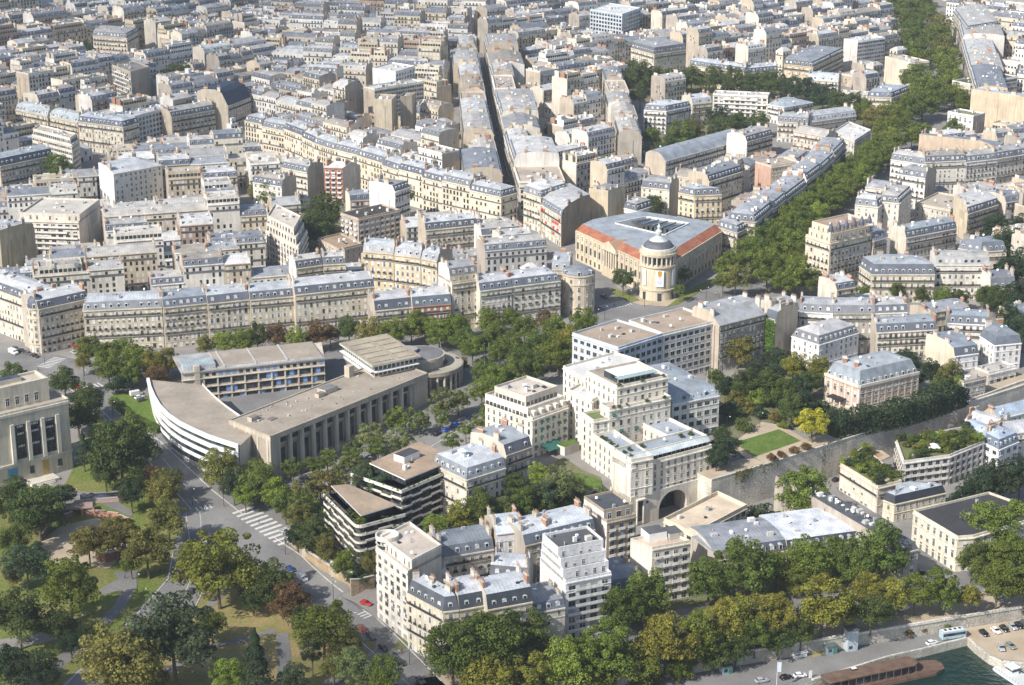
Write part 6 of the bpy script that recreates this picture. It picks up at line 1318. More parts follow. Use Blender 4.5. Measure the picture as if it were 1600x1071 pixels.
# ------------------------------------------------------------------ trees
def leaf(mb, p, nrm, s, k, r):
    x = nrm.orthogonal().normalized(); a = r.uniform(0, 6.28); y = nrm.cross(x); x, y = x * math.cos(a) + y * math.sin(a), y * math.cos(a) - x * math.sin(a)
    mb.face([p - x * s - y * s * .7, p + x * s - y * s * .7, p + x * s * .6 + y * s * .8, p - x * s * .6 + y * s * .8], 'leaves', (k, k, k))
def rdir(r):
    z = r.uniform(-1, 1); a = r.uniform(0, 6.2832); q = math.sqrt(1 - z * z); return Vector((q * math.cos(a), q * math.sin(a), z))
def crown_mesh(kind, seed):
    r = random.Random(seed); mb = MB(); lobes = []
    if kind == 'conifer':
        for i in range(4200):
            z = r.random() ** .8 * 2.6 - .9; f = 1 - (z + .9) / 2.6; rad = (f * .85 + .06) * (0.75 + .25 * math.sin(z * 11)) * r.uniform(.72, 1.02); a = r.uniform(0, 6.2832)
            p = Vector((rad * math.cos(a), rad * math.sin(a), z)); nrm = (Vector((math.cos(a), math.sin(a), .5)) + rdir(r) * .5).normalized(); leaf(mb, p, nrm, r.uniform(.03, .055), r.uniform(.7, 1.2), r)
        return mb.mesh('crown')
    nl, R0, R1, n, sz = {'round': (92, .17, .30, 12500, .028), 'plane': (110, .13, .25, 12500, .027), 'loose': (70, .12, .22, 7000, .029), 'tall': (70, .17, .28, 8000, .029), 'bush': (26, .28, .42, 3200, .048)}[kind]
    zs = {'tall': 1.6, 'bush': .8, 'plane': 1.0, 'round': 1.08, 'loose': 1.1}[kind]
    for i in range(nl):
        d = rdir(r)
        if d.z < -.55: d.z *= .4
        f = r.uniform(.55, .9) if r.random() < .82 else r.uniform(.1, .5)
        lobes.append((Vector((d.x * f, d.y * f, d.z * f * zs)) * (1 + .17 * math.sin(4 * d.x + seed * 1.7) * math.cos(3.3 * d.y + seed) + .1 * math.sin(6 * d.z + seed)), r.uniform(R0 * .7, R1 * 1.08), r.uniform(.8, 1.2)))
    for i in range(n):
        c, rad, k = lobes[r.randrange(nl)]; d = rdir(r)
        if d.z < -.3 and r.random() < .6: d.z = -d.z
        p = c + Vector((d.x, d.y, d.z * .8)) * rad * r.uniform(.8, 1.06)
        leaf(mb, p, (d + rdir(r) * .75).normalized(), sz * r.uniform(.6, 1.35), k * r.uniform(.8, 1.22), r)
    return mb.mesh('crown')
CROWN = {k: [crown_mesh(k, s + 10 * i) for i in range(n)] for k, n, s in (('round', 4, 1), ('plane', 4, 2), ('loose', 3, 3), ('tall', 2, 4), ('bush', 3, 5), ('conifer', 2, 6))}
def trunk_mesh(seed, limbs=True):
    r = random.Random(seed); mb = MB(); p = Vector((0, 0, -.03)); q = Vector((r.uniform(-.03, .03), r.uniform(-.03, .03), .55)); mb.tube(p, q, .03, .02, 'bark', 7)
    if limbs:
        for i in range(6):
            a = i * 1.05 + r.uniform(-.3, .3); e = q + Vector((math.cos(a) * .2, math.sin(a) * .2, r.uniform(.18, .34))); mb.tube(q - Vector((0, 0, r.uniform(0, .12))), e, .013, .005, 'bark', 5)
            for s in (-.5, .5): mb.tube(e, e + Vector((math.cos(a + s) * .1, math.sin(a + s) * .1, .12)), .006, .003, 'bark', 4)
    return mb.mesh('trunk')
TRUNK = [trunk_mesh(i) for i in range(4)]
GREENS = {'g': (0.143, 0.181, 0.032), 'd': (0.083, 0.114, 0.032), 'l': (0.201, 0.259, 0.042), 'y': (0.216, 0.216, 0.038), 'o': (.155, .102, .045), 'b': (0.174, 0.167, 0.044), 'c': (0.048, 0.076, 0.035), 'e': (0.080, 0.111, 0.053), 'p': (0.174, 0.201, 0.074), 'Y': (0.486, 0.444, 0.053), 'm': (0.114, 0.153, 0.032)}
GNAME = {'g': 'mid green', 'd': 'dark green', 'l': 'bright green', 'y': 'yellow green', 'o': 'rust brown', 'b': 'olive brown', 'c': 'blackish green', 'e': 'grey green', 'p': 'pale green', 'Y': 'bright yellow', 'm': 'deep green'}
KNAME = {'round': 'round', 'plane': 'broad', 'loose': 'ragged', 'tall': 'slender', 'bush': 'low', 'conifer': 'pointed'}
TB = []; trnd = random.Random(99)
def tree(px, py, wpx, col, kind, where, z0=None, h=None, scl=1.0):
    """a tree whose crown centre shows at px,py and is wpx wide there"""
    r = trnd; p = P(px, py, 8.0) if z0 is None else at(px, py, z0 + 5); rad = wpx / 2 / scale_at(p) * (1.15 * scl if kind != 'bush' else 1.0)
    zs = {'tall': 1.6, 'bush': .75, 'plane': 1.0, 'round': 1.08, 'loose': 1.1, 'conifer': 1.25}[kind]
    H_ = h or {'bush': rad * 1.5, 'conifer': rad * 3.0, 'tall': rad * 3.6}.get(kind, max(rad * 2.0 + 1.6, rad * 1.9 + 2.6))
    hc = H_ - rad * zs * .97
    p = P(px, py, hc) if z0 is None else at(px, py, z0 + hc)
    g = terr(p.x, p.y) if z0 is None else z0
    root = bpy.data.objects.new('tree' if kind != 'bush' else 'shrub', None); COL.objects.link(root); root.location = (p.x, p.y, g); root.empty_display_size = .5
    a = r.uniform(0, 6.28); c_ = GREENS[col]; j = r.uniform(.85, 1.16); cc = (c_[0] * j * r.uniform(.92, 1.08), c_[1] * j, c_[2] * j, 1)
    o = bpy.data.objects.new('crown', r.choice(CROWN[kind])); COL.objects.link(o); o.parent = root; o.location = (0, 0, hc); o.rotation_euler = (0, 0, a); o.scale = (rad * r.uniform(.9, 1.18), rad * r.uniform(.9, 1.18), rad * r.uniform(.9, 1.12)); o.color = cc
    if kind != 'bush':
        o = bpy.data.objects.new('trunk', r.choice(TRUNK)); COL.objects.link(o); o.parent = root; o.rotation_euler = (0, 0, a); o.scale = (H_ * .8, H_ * .8, max(hc, H_ * .45) / .72)
    tag(root, f'{GNAME[col]} {KNAME[kind]} {"tree" if kind != "bush" else "shrub"} {where}', 'tree' if kind != 'bush' else 'shrub')
    TB.append((p.x, p.y, rad)); return root
def trees(where, kind, data, **k):
    for q in data.split():
        v = q.split(','); tree(float(v[0]), float(v[1]), float(v[2]), v[3], v[4] if len(v) > 4 else kind, where, **k)
K2 = {}
trees('in front of the quay houses', 'round', '708,1022,88,m 765,1008,90,m 822,990,66,m 975,955,62,m 1012,935,70,m 850,1012,30,b,loose')
trees('in the dark back row along the quay avenue', 'round', '1108,908,66,m 1166,893,84,m 1214,890,50,g 1265,880,66,g 1310,872,58,m 1375,868,84,m 1335,888,50,m 1240,905,40,g')
trees('in the front row along the quay avenue', 'plane', '885,1040,76,l 945,1015,74,g 985,1035,66,g 1040,1002,80,y 1088,992,62,g 1130,972,60,y 1155,965,56,y 1205,958,60,y 1180,990,50,g 1252,985,44,d 1285,945,76,Y 1320,952,44,y 1362,956,50,d 1357,922,48,y 1392,930,50,y 1430,925,50,g 1470,922,54,g 1515,932,34,y 1560,908,62,g 1602,915,60,g 1010,1055,50,d 1115,1020,54,d 1060,1040,50,g 930,1060,60,g 830,1066,70,y 760,1072,80,y 1215,1000,46,d 1150,1010,44,d'.replace(',Y', ',y'), scl=1.08)
trees('beside the cream corner building by the quay', 'round', '1552,826,78,g 1592,815,60,g 1524,872,48,m 1590,865,56,g 1560,870,50,g')
trees('in the dark mass above the lower right street', 'round', '1532,765,54,c 1562,750,62,c 1595,745,60,c 1505,780,40,c')
trees('alone between the retaining wall and palace roofs', 'plane', '1255,770,80,g')
trees('behind the zinc palace roof', 'bush', '1195,805,44,c 1215,812,40,c 1180,812,34,c')
trees('in the lower left park', 'round', '60,800,84,d 18,790,60,d 20,845,50,m 138,850,62,b,plane 182,838,66,b,plane 108,918,92,g,plane 40,882,70,e 28,962,92,d,plane 88,978,56,d,plane 14,1042,70,c 110,1008,42,c,round 230,858,80,b,plane 262,812,66,b,plane 205,880,36,g 340,885,118,y,plane 270,992,128,e,plane 188,1046,118,b 245,1062,46,b 400,1042,70,c,conifer 358,1060,56,l 428,918,74,d 455,942,66,o,plane 505,985,86,g 487,1022,36,c,tall 556,1045,66,p 540,1002,60,b 600,1055,56,g 458,1062,52,e 522,1045,40,b 380,905,44,g 20,900,30,o 300,870,50,y,plane 330,975,50,g 395,935,40,d 470,970,40,d 60,1050,60,c 150,985,30,d', scl=.92)
trees('beside the left edge pavilion', 'round', '122,650,58,d 138,628,44,d 130,705,34,c,conifer 188,708,88,d,plane 200,690,70,m 240,748,34,o 252,772,52,b 262,755,40,b 205,772,44,c 100,598,42,d 20,590,40,d 165,740,44,d 25,765,36,d 70,790,50,d 100,775,30,c')
trees('at the foot of the curved white palace front', 'round', '346,735,60,b 402,755,56,m 400,740,40,g 383,775,36,l 365,760,44,c 430,772,44,l 185,602,38,c,bush')
trees('in the avenue row below the long cream facades', 'round', '138,548,36,g 165,553,34,g 192,546,34,g 216,560,42,g 238,572,40,y 170,575,46,g 206,582,38,g 262,565,38,b 245,588,34,o 130,566,26,b 320,540,26,b 350,535,32,l 382,533,34,g 402,528,36,d 432,527,36,o 462,532,34,l 495,524,38,o 516,522,30,o 546,515,36,d 576,522,42,b 612,522,40,l 642,515,34,g 652,502,34,g 686,520,40,g 706,515,40,g 722,530,36,m 738,545,38,g 762,503,34,g 800,500,34,g 772,528,38,g 802,540,40,g 850,502,34,o,loose 868,520,44,g 910,507,46,g 890,542,50,y 842,540,40,m 860,555,40,g 756,540,30,m 720,508,30,g 668,512,30,m 780,552,34,g 820,515,34,m')
trees('beside the round palace hall and its flagpoles', 'round', '775,600,44,g 800,588,44,m 752,612,36,g 832,576,44,m 872,556,46,g 902,540,42,g 690,520,30,g 722,568,24,o,loose 760,585,40,m 815,560,40,m')
trees('in front of the palace colonnade', 'loose', '620,658,40,g 580,685,44,p 655,660,32,g 694,632,44,p 716,627,32,g 622,690,44,p 590,700,36,m 458,733,38,m 490,730,32,m 512,720,34,g 546,722,36,g 470,772,44,b 500,760,46,b 530,756,40,b 480,795,52,m 446,790,44,m 550,705,30,m')
trees('in the walled garden of the balconied flats', 'round', '490,838,50,d 512,858,40,b 541,880,42,g 470,812,44,b 522,812,40,c 560,900,36,c,bush 580,880,32,b 465,838,34,c')
trees('in the courtyard behind the balconied flats', 'round', '716,810,44,y 750,796,50,m 682,822,38,l 843,744,34,l 870,760,50,p 820,782,40,m 852,772,36,e 896,768,44,p 730,830,44,y 780,800,40,m 905,775,30,c,bush 930,780,26,c,bush 800,755,36,d 842,795,40,m 880,790,40,d 690,840,36,m')
trees('on the pavement beside the blue cars', 'loose', '748,660,26,g 728,672,26,m 766,642,26,g 706,690,28,g 690,655,26,m 782,632,24,g')
trees('in the museum forecourt', 'tall', '965,412,20,d')
trees('spreading beside the museum steps', 'plane', '973,436,36,d 1068,430,28,m,loose 1062,455,20,m,loose 1020,322,34,d')
trees('by the museum and the square', 'plane', '1142,415,44,g 1165,400,52,g 1130,440,30,m 1150,435,46,b')
trees('in the left row of the wide avenue', 'round', '1190,385,52,g 1212,368,46,g 1232,348,44,g 1256,328,44,g 1274,312,40,g 1292,295,40,g 1312,280,38,g 1332,260,38,g 1352,245,38,g 1372,230,40,g 1392,218,36,g 1222,357,40,g 1244,338,40,g 1265,320,38,g 1284,303,38,g 1302,287,36,g 1322,270,36,g 1180,372,36,m', scl=.96)
trees('in the right row of the wide avenue', 'round', '1200,425,56,g 1242,428,56,g 1222,402,50,g 1240,380,44,g 1255,355,40,g 1276,335,38,l 1298,315,36,g 1310,305,34,g 1330,287,34,g 1356,264,34,g 1378,248,32,g 1232,415,44,g 1262,395,36,m 1225,440,40,g 1320,296,34,g 1345,275,34,l 1366,255,34,g 1388,240,34,g 1425,215,30,g 1440,205,28,g 1265,440,36,m', scl=.96)
trees('around the leafy upper right square', 'round', '1390,180,40,g 1368,186,36,b 1350,178,34,m 1442,162,44,g 1420,172,40,g 1405,195,36,g 1462,150,40,g 1380,205,36,g 1490,205,30,m')
trees('in the left row of the far avenue', 'round', '1442,140,38,g 1432,122,38,g 1436,102,38,g 1432,85,36,g 1428,68,36,g 1426,52,36,m 1422,36,34,m 1420,20,34,m 1416,4,34,m 1408,-10,34,m 1400,8,28,m', scl=1.08)
trees('in the right row of the far avenue', 'round', '1492,150,34,g 1486,132,36,g 1482,114,36,g 1478,96,36,g 1474,78,34,b 1468,60,34,g 1466,44,32,b 1450,26,30,m 1444,10,30,m 1436,-6,28,m 1505,160,24,g 1500,140,22,m', scl=1.08)
trees('in the dark tree row across the upper right', 'round', '984,115,38,d 1002,122,44,d 1000,148,24,d,tall 1022,128,34,d 1046,125,30,d 1080,124,32,d 1115,124,36,d 1145,128,34,d 1176,130,34,d 1206,132,36,d 1236,138,34,c 1262,142,36,c 1286,152,34,c 1310,160,34,d 1336,166,34,d 1060,130,28,m 970,135,26,d 1095,128,24,m')
trees('in the hidden garden of the white flats', 'round', '1018,214,26,m 1046,222,24,d 1062,212,38,m 1084,206,34,b 1112,186,20,c,tall 1128,180,22,c,tall 1124,202,36,d 1152,194,34,d 1184,194,32,d 1066,232,28,g 1032,238,26,d 1140,215,24,b')
trees('in the big courtyard clump left of centre', 'round', '505,332,56,d 500,356,50,d 482,368,30,d 425,304,44,m 405,300,36,b 447,310,26,m')
trees('standing alone among the far roofs', 'round', '494,77,34,d 130,86,34,d 118,95,26,d 292,124,40,d 276,120,34,d 310,132,30,d 468,82,14,d 90,265,40,m 870,192,20,d 945,256,20,l 928,258,18,l 860,205,18,d 580,120,12,m 645,300,28,e 245,285,20,d')
trees('in the dark mass at the right edge', 'round', '1578,382,50,c 1592,420,52,c 1558,358,44,c 1592,470,50,c 1578,500,44,c 1560,470,40,d 1545,465,32,d 1600,360,40,c 1600,520,50,c 1570,430,40,c')
trees('in the row in front of the cream townhouses', 'round', '1472,466,30,g 1500,466,26,d 1326,450,30,d 1402,456,22,d 1440,462,24,d 1540,462,30,g 1310,455,26,m 1350,458,22,m')
trees('between the office block and the mansion', 'round', '1152,548,42,b 1215,562,36,c 1240,574,40,y 1200,600,40,d 1165,600,40,d 1280,578,38,y 1236,640,44,d 1172,640,30,b,bush 1182,622,36,l,bush 1252,632,42,c 1270,664,46,Y 1250,605,36,c 1225,612,36,m 1420,566,36,c 1456,582,38,c 1484,590,40,b 1494,602,26,l 1470,605,30,d 1130,700,40,c 1128,680,30,d 1140,645,40,c,bush 1165,665,30,m,bush 1210,650,26,b,bush 1150,625,36,b,bush 1135,605,36,c,bush 1185,580,36,c 1210,585,32,c 1175,610,30,l,bush 1225,665,20,g,bush 1118,590,24,m 1330,600,24,d,bush 1268,600,34,d 1290,640,40,c,bush 1310,650,40,c,bush 1190,645,30,c,bush 1205,625,36,d,bush 1120,715,34,c')
trees('beside the lower port road', 'bush', '1418,990,20,o 1436,982,22,o 1449,979,20,c 1460,976,18,o 1478,982,16,g', z0=-4)
for i, x in enumerate((1205, 1222, 1240, 1258)): tree(x, 716 - i * 6, 17, 'o', 'bush', 'clipped low along the garden wall walk', z0=15.3)
# the roof gardens' shrubs and the clipped hedges
for kind, poly, z, n, r0, r1, seed in PLANTS:
    r_ = random.Random(seed)
    for i in range(n):
        c = randin(poly, r_, .93); rad = r_.uniform(r0, r1); px, py = proj((c.x, c.y, z + rad)); 
        where = {3: 'on the terrace edge of the rounded balconied flats', 11: 'in the roof garden of the cream shuttered building', 12: 'in the roof garden of the terrace flats'}[seed]
        tree(px, py, rad * 2 * scale_at((c.x, c.y, z)), r_.choice('ddgmbcml'), 'bush', where, z0=z)
for x, y, w_ in ((563, 741, 24), (580, 736, 28), (598, 745, 30), (575, 752, 30), (592, 760, 34), (608, 752, 28), (560, 752, 20)): tree(x, y, w_, 'e', 'round', 'on the roof terrace between the balconied flats', z0=S1z, h=7)
for x, y in ((611, 738), (572, 727)): tree(x, y, 12, 'd', 'tall', 'cypress on the planted roof terrace', z0=S1z)
for fx, fy, poly_, z_ in [(f, .9, T2, 35.7) for f in (.08, .16, .3, .62, .9)] + [(f, .95, T1, 42.2) for f in (.06, .5, .93)]:
    p = poly_[0] + (poly_[1] - poly_[0]) * fx + (poly_[3] - poly_[0]) * (1 - fy) * .6; px, py = proj((p.x, p.y, z_ + .6)); tree(px, py, 7.5, 'd', 'bush', 'potted on the hotel terraces', z0=z_)
for f in (.12, .2, .34, .5, .72, .86): p = WL + (FL - WL) * f - ow * 2.0; px, py = proj((p.x, p.y, zl_ + .6)); tree(px, py, 8.5, 'm', 'bush', 'on the lower hotel wing roof', z0=zl_)
for f in (.15, .3, .78, .9): p = FL + (FR - FL) * f - of_ * 8; px, py = proj((p.x, p.y, zl_ + 1)); tree(px, py, 9, 'd', 'bush', 'on the hotel roof above the arch', z0=zl_ + .4)
for k_, (pp, zz_) in enumerate(((S1p, S1z), (S2p, S2z))):
    for i in range(len(pp)):
        A, B = pp[i], pp[(i + 1) % len(pp)]
        if (B - A).length < 4 or not faces_camera(A, B): continue
        for f in range(int((B - A).length / 2.4)):
            for lv in (0, 2.9, 5.8):
                if trnd.random() < (.25 if lv == 0 else .72): continue
                p = A + (B - A) * ((f + .5) / max(1, int((B - A).length / 2.4))); c_ = sum(pp, Vector()) / len(pp); p = p + (c_ - p).normalized() * .6; px, py = proj((p.x, p.y, zz_ - lv + .4)); tree(px, py, 6.5, trnd.choice('dmgc'), 'bush', 'in a balcony planter of the balconied flats', z0=zz_ - lv)
def hedge(pts, wdt, h, label, col, seed, name='hedge'):
    r = random.Random(seed); w_ = [P(x, y, h * .6) for x, y in pts]; mb = MB(); o_ = w_[0]
    for a, b_ in zip(w_[:-1], w_[1:]):
        d, o, L = edge(a, b_); n = int(L * (h + wdt) * 8)
        for i in range(n):
            s_ = r.random(); side = r.random(); p = a + (b_ - a) * s_; g = terr(p.x, p.y); hh = h * (1 + .14 * math.sin(s_ * L * .5) + r.uniform(-.08, .08))
            if side < .45: q = Vector((p.x, p.y, g + r.random() * hh)) + o * (wdt / 2 + r.uniform(-.4, .3)); nr = o
            elif side < .8: q = Vector((p.x, p.y, g + hh)) + o * r.uniform(-wdt / 2, wdt / 2); nr = Vector((0, 0, 1))
            else: q = Vector((p.x, p.y, g + r.random() * hh)) - o * (wdt / 2); nr = -o
            leaf(mb, q, (nr + rdir(r) * .8).normalized(), r.uniform(.22, .45), r.uniform(.7, 1.25), r)
        mb.frame((a.x - o.x * wdt * .3, a.y - o.y * wdt * .3, terr(a.x, a.y) - .3), d * L, o * wdt * .6, (0, 0, h * .8), 'leaves', (.8, .8, .8))
    ob = mb.build(name, None, (o_.x, o_.y, terr(o_.x, o_.y))); ob.color = (*GREENS[col], 1); tag(ob, label, 'hedge')
hedge([(1300, 667), (1345, 655), (1400, 645), (1445, 632), (1500, 612)], 9, 8, 'big dark clipped hedge along the top of the retaining wall below the mansion', 'c', 1)
hedge([(175, 625), (205, 650), (250, 672)], 3, 2.2, 'long low green hedge bordering the lawn by the sloping street', 'm', 2)
hedge([(1325, 615), (1380, 603), (1440, 590)], 3, 2.5, 'small dark hedge against the garden side of the mansion', 'd', 3)

def ivy(pa, pb, z0, z1, n, label, seed, col='m'):
    r = random.Random(seed); a, b_ = at(*pa, 15.5), at(*pb, 15.5); d, o, L = edge(a, b_); mb = MB(); ctr = [(r.random(), r.random(), r.uniform(.12, .3)) for _ in range(6)]
    for i in range(n):
        cx, cz, q = ctr[r.randrange(6)]; s_ = min(1, max(0, cx + r.gauss(0, q * .6))); z = z1 - abs(r.gauss(0, .45)) * (z1 - z0) * (.4 + cz); p = a + (b_ - a) * s_ + o * r.uniform(.0, .5)
        if z > z0: leaf(mb, Vector((p.x, p.y, z)), (o + rdir(r) * .7).normalized(), r.uniform(.15, .34), r.uniform(.7, 1.25), r)
    ob = mb.build('ivy', None, (a.x, a.y, 1.5)); ob.color = (*GREENS[col], 1); tag(ob, label, 'ivy')
ivy((1285, 697), (1300, 692), 3, 16, 420, 'ivy hanging down the retaining wall near its pillar', 1); ivy((1448, 645), (1466, 640), 6, 16.5, 380, 'creeper on the right part of the retaining wall', 2); ivy((1150, 740), (1215, 720), 11, 16.2, 420, 'thin creeper along the top of the retaining wall below the lawn', 3, 'b')
# ------------------------------------------------------------------ vehicles
def loft(secs, mat, mb, tintc=(1, 1, 1)):
    for a, b in zip(secs[:-1], secs[1:]):
        for i in range(len(a)):
            j = (i + 1) % len(a); mb.face([a[i], a[j], b[j], b[i]], mat, tintc)
    mb.face(secs[0][::-1], mat, tintc); mb.face(secs[-1], mat, tintc)
def carsec(x, w_, z0, z1, ch=.12): return [(x, -w_, z0), (x, w_, z0), (x, w_, z1 - ch), (x, w_ - ch, z1), (x, -w_ + ch, z1), (x, -w_, z1 - ch)]
def car_parts(kind):
    P_ = {}; L, W = {'car': (2.1, .86), 'estate': (2.25, .88), 'van': (2.6, .98)}[kind]; mb = MB()
    if kind == 'van':
        loft([carsec(-L, W * .95, .35, 2.0), carsec(-L + .15, W, .3, 2.15), carsec(1.2, W, .3, 2.15), carsec(1.75, W, .3, 1.35), carsec(L - .1, W * .95, .3, 1.05), carsec(L, W * .85, .4, .8)], 'carpaint', mb); P_['body'] = mb.mesh('body')
        mb = MB(); loft([carsec(1.05, W * 1.01, 1.25, 2.02), carsec(1.28, W * 1.01, 1.25, 2.0), carsec(1.80, W * .96, 1.25, 1.34)], 'glass', mb); P_['window'] = mb.mesh('window')
    else:
        loft([carsec(-L, W * .85, .4, .75), carsec(-L + .12, W * .95, .3, .92), carsec(-1.2, W, .25, .98), carsec(.75, W, .25, .95), carsec(L - .3, W * .95, .28, .78), carsec(L, W * .82, .38, .62)], 'carpaint', mb)
        e = -L + .15 if kind == 'estate' else -1.75
        loft([carsec(e + .3, W * .8, .9, 1.36), carsec(e + .55, W * .82, .9, 1.46, .1), carsec(.15, W * .82, .9, 1.46, .1), carsec(.3, W * .8, .9, 1.4, .1)], 'carpaint', mb); P_['body'] = mb.mesh('body')
        mb = MB(); loft([carsec(e, W * .86, .9, .98), carsec(e + .32, W * .835, .9, 1.38), carsec(.28, W * .835, .9, 1.38), carsec(.95, W * .86, .9, .97)], 'glass', mb); P_['window'] = mb.mesh('window')
    mb = MB(); r = .33; pts = [(r * math.cos(i * .5236), 0, r * math.sin(i * .5236)) for i in range(12)]
    for i in range(12):
        a, b = pts[i], pts[(i + 1) % 12]; mb.face([(a[0], -.1, a[2]), (b[0], -.1, b[2]), (b[0], .1, b[2]), (a[0], .1, a[2])], 'rubber')
    for s in (-.1, .1): mb.face([(p[0], s, p[2]) for p in pts], 'rubber'); mb.face([(p[0] * .6, s * 1.08, p[2] * .6) for p in pts], 'paint', (.4, .4, .42))
    P_['wheel'] = mb.mesh('wheel')
    for nm, c in (('headlight', (.8, .8, .78)), ('tail_light', (.4, .02, .02))):
        mb = MB(); mb.frame((-.03, -.17, 0), (.06, 0, 0), (0, .34, 0), (0, 0, .16), 'paint', c, True); P_[nm] = mb.mesh(nm)
    P_['LW'] = (L, W); return P_
CARS = {k: car_parts(k) for k in ('car', 'estate', 'van')}
def T3(x, y, z): return Matrix.Translation((x, y, z))
def car(px, py, hx, hy, c, label, kind='car', z=None):
    p = P(px, py, 0) if z is None else at(px, py, z); q = P(px + hx, py + hy, 0) if z is None else at(px + hx, py + hy, z)
    root = thing(kind if kind == 'van' else 'car', (p.x, p.y, p.z + .06), label, kind if kind == 'van' else 'car'); root.rotation_euler = (0, 0, math.atan2(q.y - p.y, q.x - p.x)); k = CARS[kind]; L, W = k['LW']
    o = link('body', k['body'], root, T3(0, 0, 0)); o.color = (*c, 1); link('window', k['window'], root, T3(0, 0, 0))
    for x in (-L * .62, L * .62):
        for y in (-W + .08, W - .08): link('wheel', k['wheel'], root, T3(x, y, .33))
    for y in (-W * .62, W * .62): link('headlight', k['headlight'], root, T3(L - .05, y, .55)); link('tail_light', k['tail_light'], root, T3(-L + .03, y, .65))
    return root
BLK, WHT, SIL, RED, BLU, GRY = (.012, .013, .016), (.7, .7, .7), (.35, .37, .39), (.5, .02, .02), (.02, .05, .2), (.08, .085, .09)
for a in ((118, 607, -1, .1, RED, 'bright red car crossing the junction at the left'), (119, 545, 1, .3, RED, 'red car parked by the corner mansion'), (116, 553, 1, .5, SIL, 'silver car beside the red parked one near the corner mansion'),
          (325, 851, 1, -.6, SIL, 'pale blue grey car turning at the big crossing'), (299, 925, .3, -1, GRY, 'dark car driving along the park road'), (445, 833, 1, .3, SIL, 'grey blue car waiting by the crossing at the garden wall'),
          (454, 892, 1, .8, BLU, 'dark blue car parked along the park side of the street'), (572, 945, 1, .25, RED, 'red car with a white roof at the side street corner'), (567, 987, 1, .8, (.4, .03, .06), 'crimson car parked at the head of the parked row'),
          (580, 997, 1, .8, GRY, 'grey estate car second in the parked row'), (599, 1015, 1, .8, BLK, 'black car third in the parked row'), (613, 1026, 1, .8, (.05, .06, .07), 'charcoal car fourth in the parked row'), (626, 1038, 1, .8, BLK, 'black car fifth in the parked row'), (657, 1066, 1, .8, GRY, 'dark grey car last of the parked row at the bottom edge'),
          (735, 655, 1, -.5, BLU, 'navy car parked opposite the palace colonnade'), (711, 666, 1, -.55, (.03, .14, .6), 'bright blue car parked opposite the palace colonnade, upper of two'), (698, 674, 1, -.55, (.03, .14, .6), 'bright blue car parked opposite the palace colonnade, lower of two'), (684, 680, 1, -.55, BLK, 'black car parked behind the bright blue ones'),
          (944, 466, 1, .4, (.03, .04, .07), 'dark car leaving the side street by the museum'), (218, 623, 1, -.3, WHT, 'white car parked behind the curved palace front'), (221, 627, 1, -.3, GRY, 'grey car parked behind the curved palace front'),
          (132, 779, .6, 1, GRY, 'dark grey car parked below the pavilion'), (145, 778, 1, .5, BLK, 'black car parked beside the pavilion steps'), (92, 793, 1, .2, WHT, 'white car half hidden by park trees'),
          (1444, 898, 1, .1, BLK, 'black car stopped in the lane beside the cream corner building'), (1307, 752, 1, -.3, BLK, 'black car parked at the foot of the retaining wall'), (1343, 572, 1, .2, BLK, 'black car in the mansion courtyard'),
          (1438, 571, 1, .2, BLK, 'black car behind the mansion'), (1412, 953, 1, -.3, WHT, 'white car on the shady quay avenue'), (1560, 934, 1, -.3, WHT, 'white car on the quay avenue at the right'), (1175, 424, 1, -.6, WHT, 'white car under the avenue trees by the square'), (1452, 107, .3, -1, WHT, 'white car on the far avenue'), (1440, 118, .3, -1, SIL, 'silver car on the far avenue'),
          (1003, 230, .2, -1, (.6, .4, .03), 'yellow car on the shaded tree-lined street'), (1006, 240, .2, -1, WHT, 'white car on the shaded tree-lined street'), (1008, 256, .2, -1, BLU, 'blue car on the shaded tree-lined street'), (988, 172, .3, -1, SIL, 'silver car parked in the shaded tree-lined street'), (992, 186, .3, -1, BLK, 'dark car parked in the shaded tree-lined street'),
          (768, 205, .15, -1, SIL, 'silver car in the long narrow street'), (771, 225, .15, -1, WHT, 'white car in the long narrow street'), (779, 272, .15, -1, BLK, 'dark car in the long narrow street'), (783, 290, .15, -1, SIL, 'grey car near the foot of the long narrow street'), (762, 170, .15, -1, (.3, .03, .03), 'dark red car in the long narrow street')):
    car(*a, kind='estate' if 'estate' in a[5] else 'car')
for a in ((1456, 1007, 1, -.25, WHT, 'white car on the lower port road above the barge'), (1250, 1058, 1, -.12, WHT, 'white car on the lower port road by the notice board'), (1228, 1061, 1, -.2, BLK, 'black car on the lower port road behind the white one'), (1190, 1066, 1, -.15, SIL, 'silver car at the bottom edge of the port road'),
          (1537, 992, .7, .6, BLK, 'black car in the port car park, first of the upper row'), (1556, 988, .7, .5, WHT, 'white car in the port car park'), (1569, 985, .7, .6, BLK, 'black car next to the white one in the port car park'), (1582, 982, .7, .6, SIL, 'silver car in the upper row of the port car park'), (1592, 980, .7, .6, BLK, 'black car second from the right in the port car park'), (1601, 977, .7, .6, GRY, 'dark grey car at the right edge of the port car park'),
          (1564, 1015, .5, .8, SIL, 'silver car in the lower row of the port car park'), (1579, 1012, .9, .6, (.2, .22, .2), 'grey green car in the lower row of the port car park')):
    car(*a, z=-4)
car(472, 906, 1, .7, WHT, 'white van parked along the park side of the street', 'van'); car(21, 553, 1, .4, WHT, 'white van at the junction beyond the left pavilion', 'van'); car(213, 618, 1, -.2, WHT, 'white van behind the curved palace front', 'van')
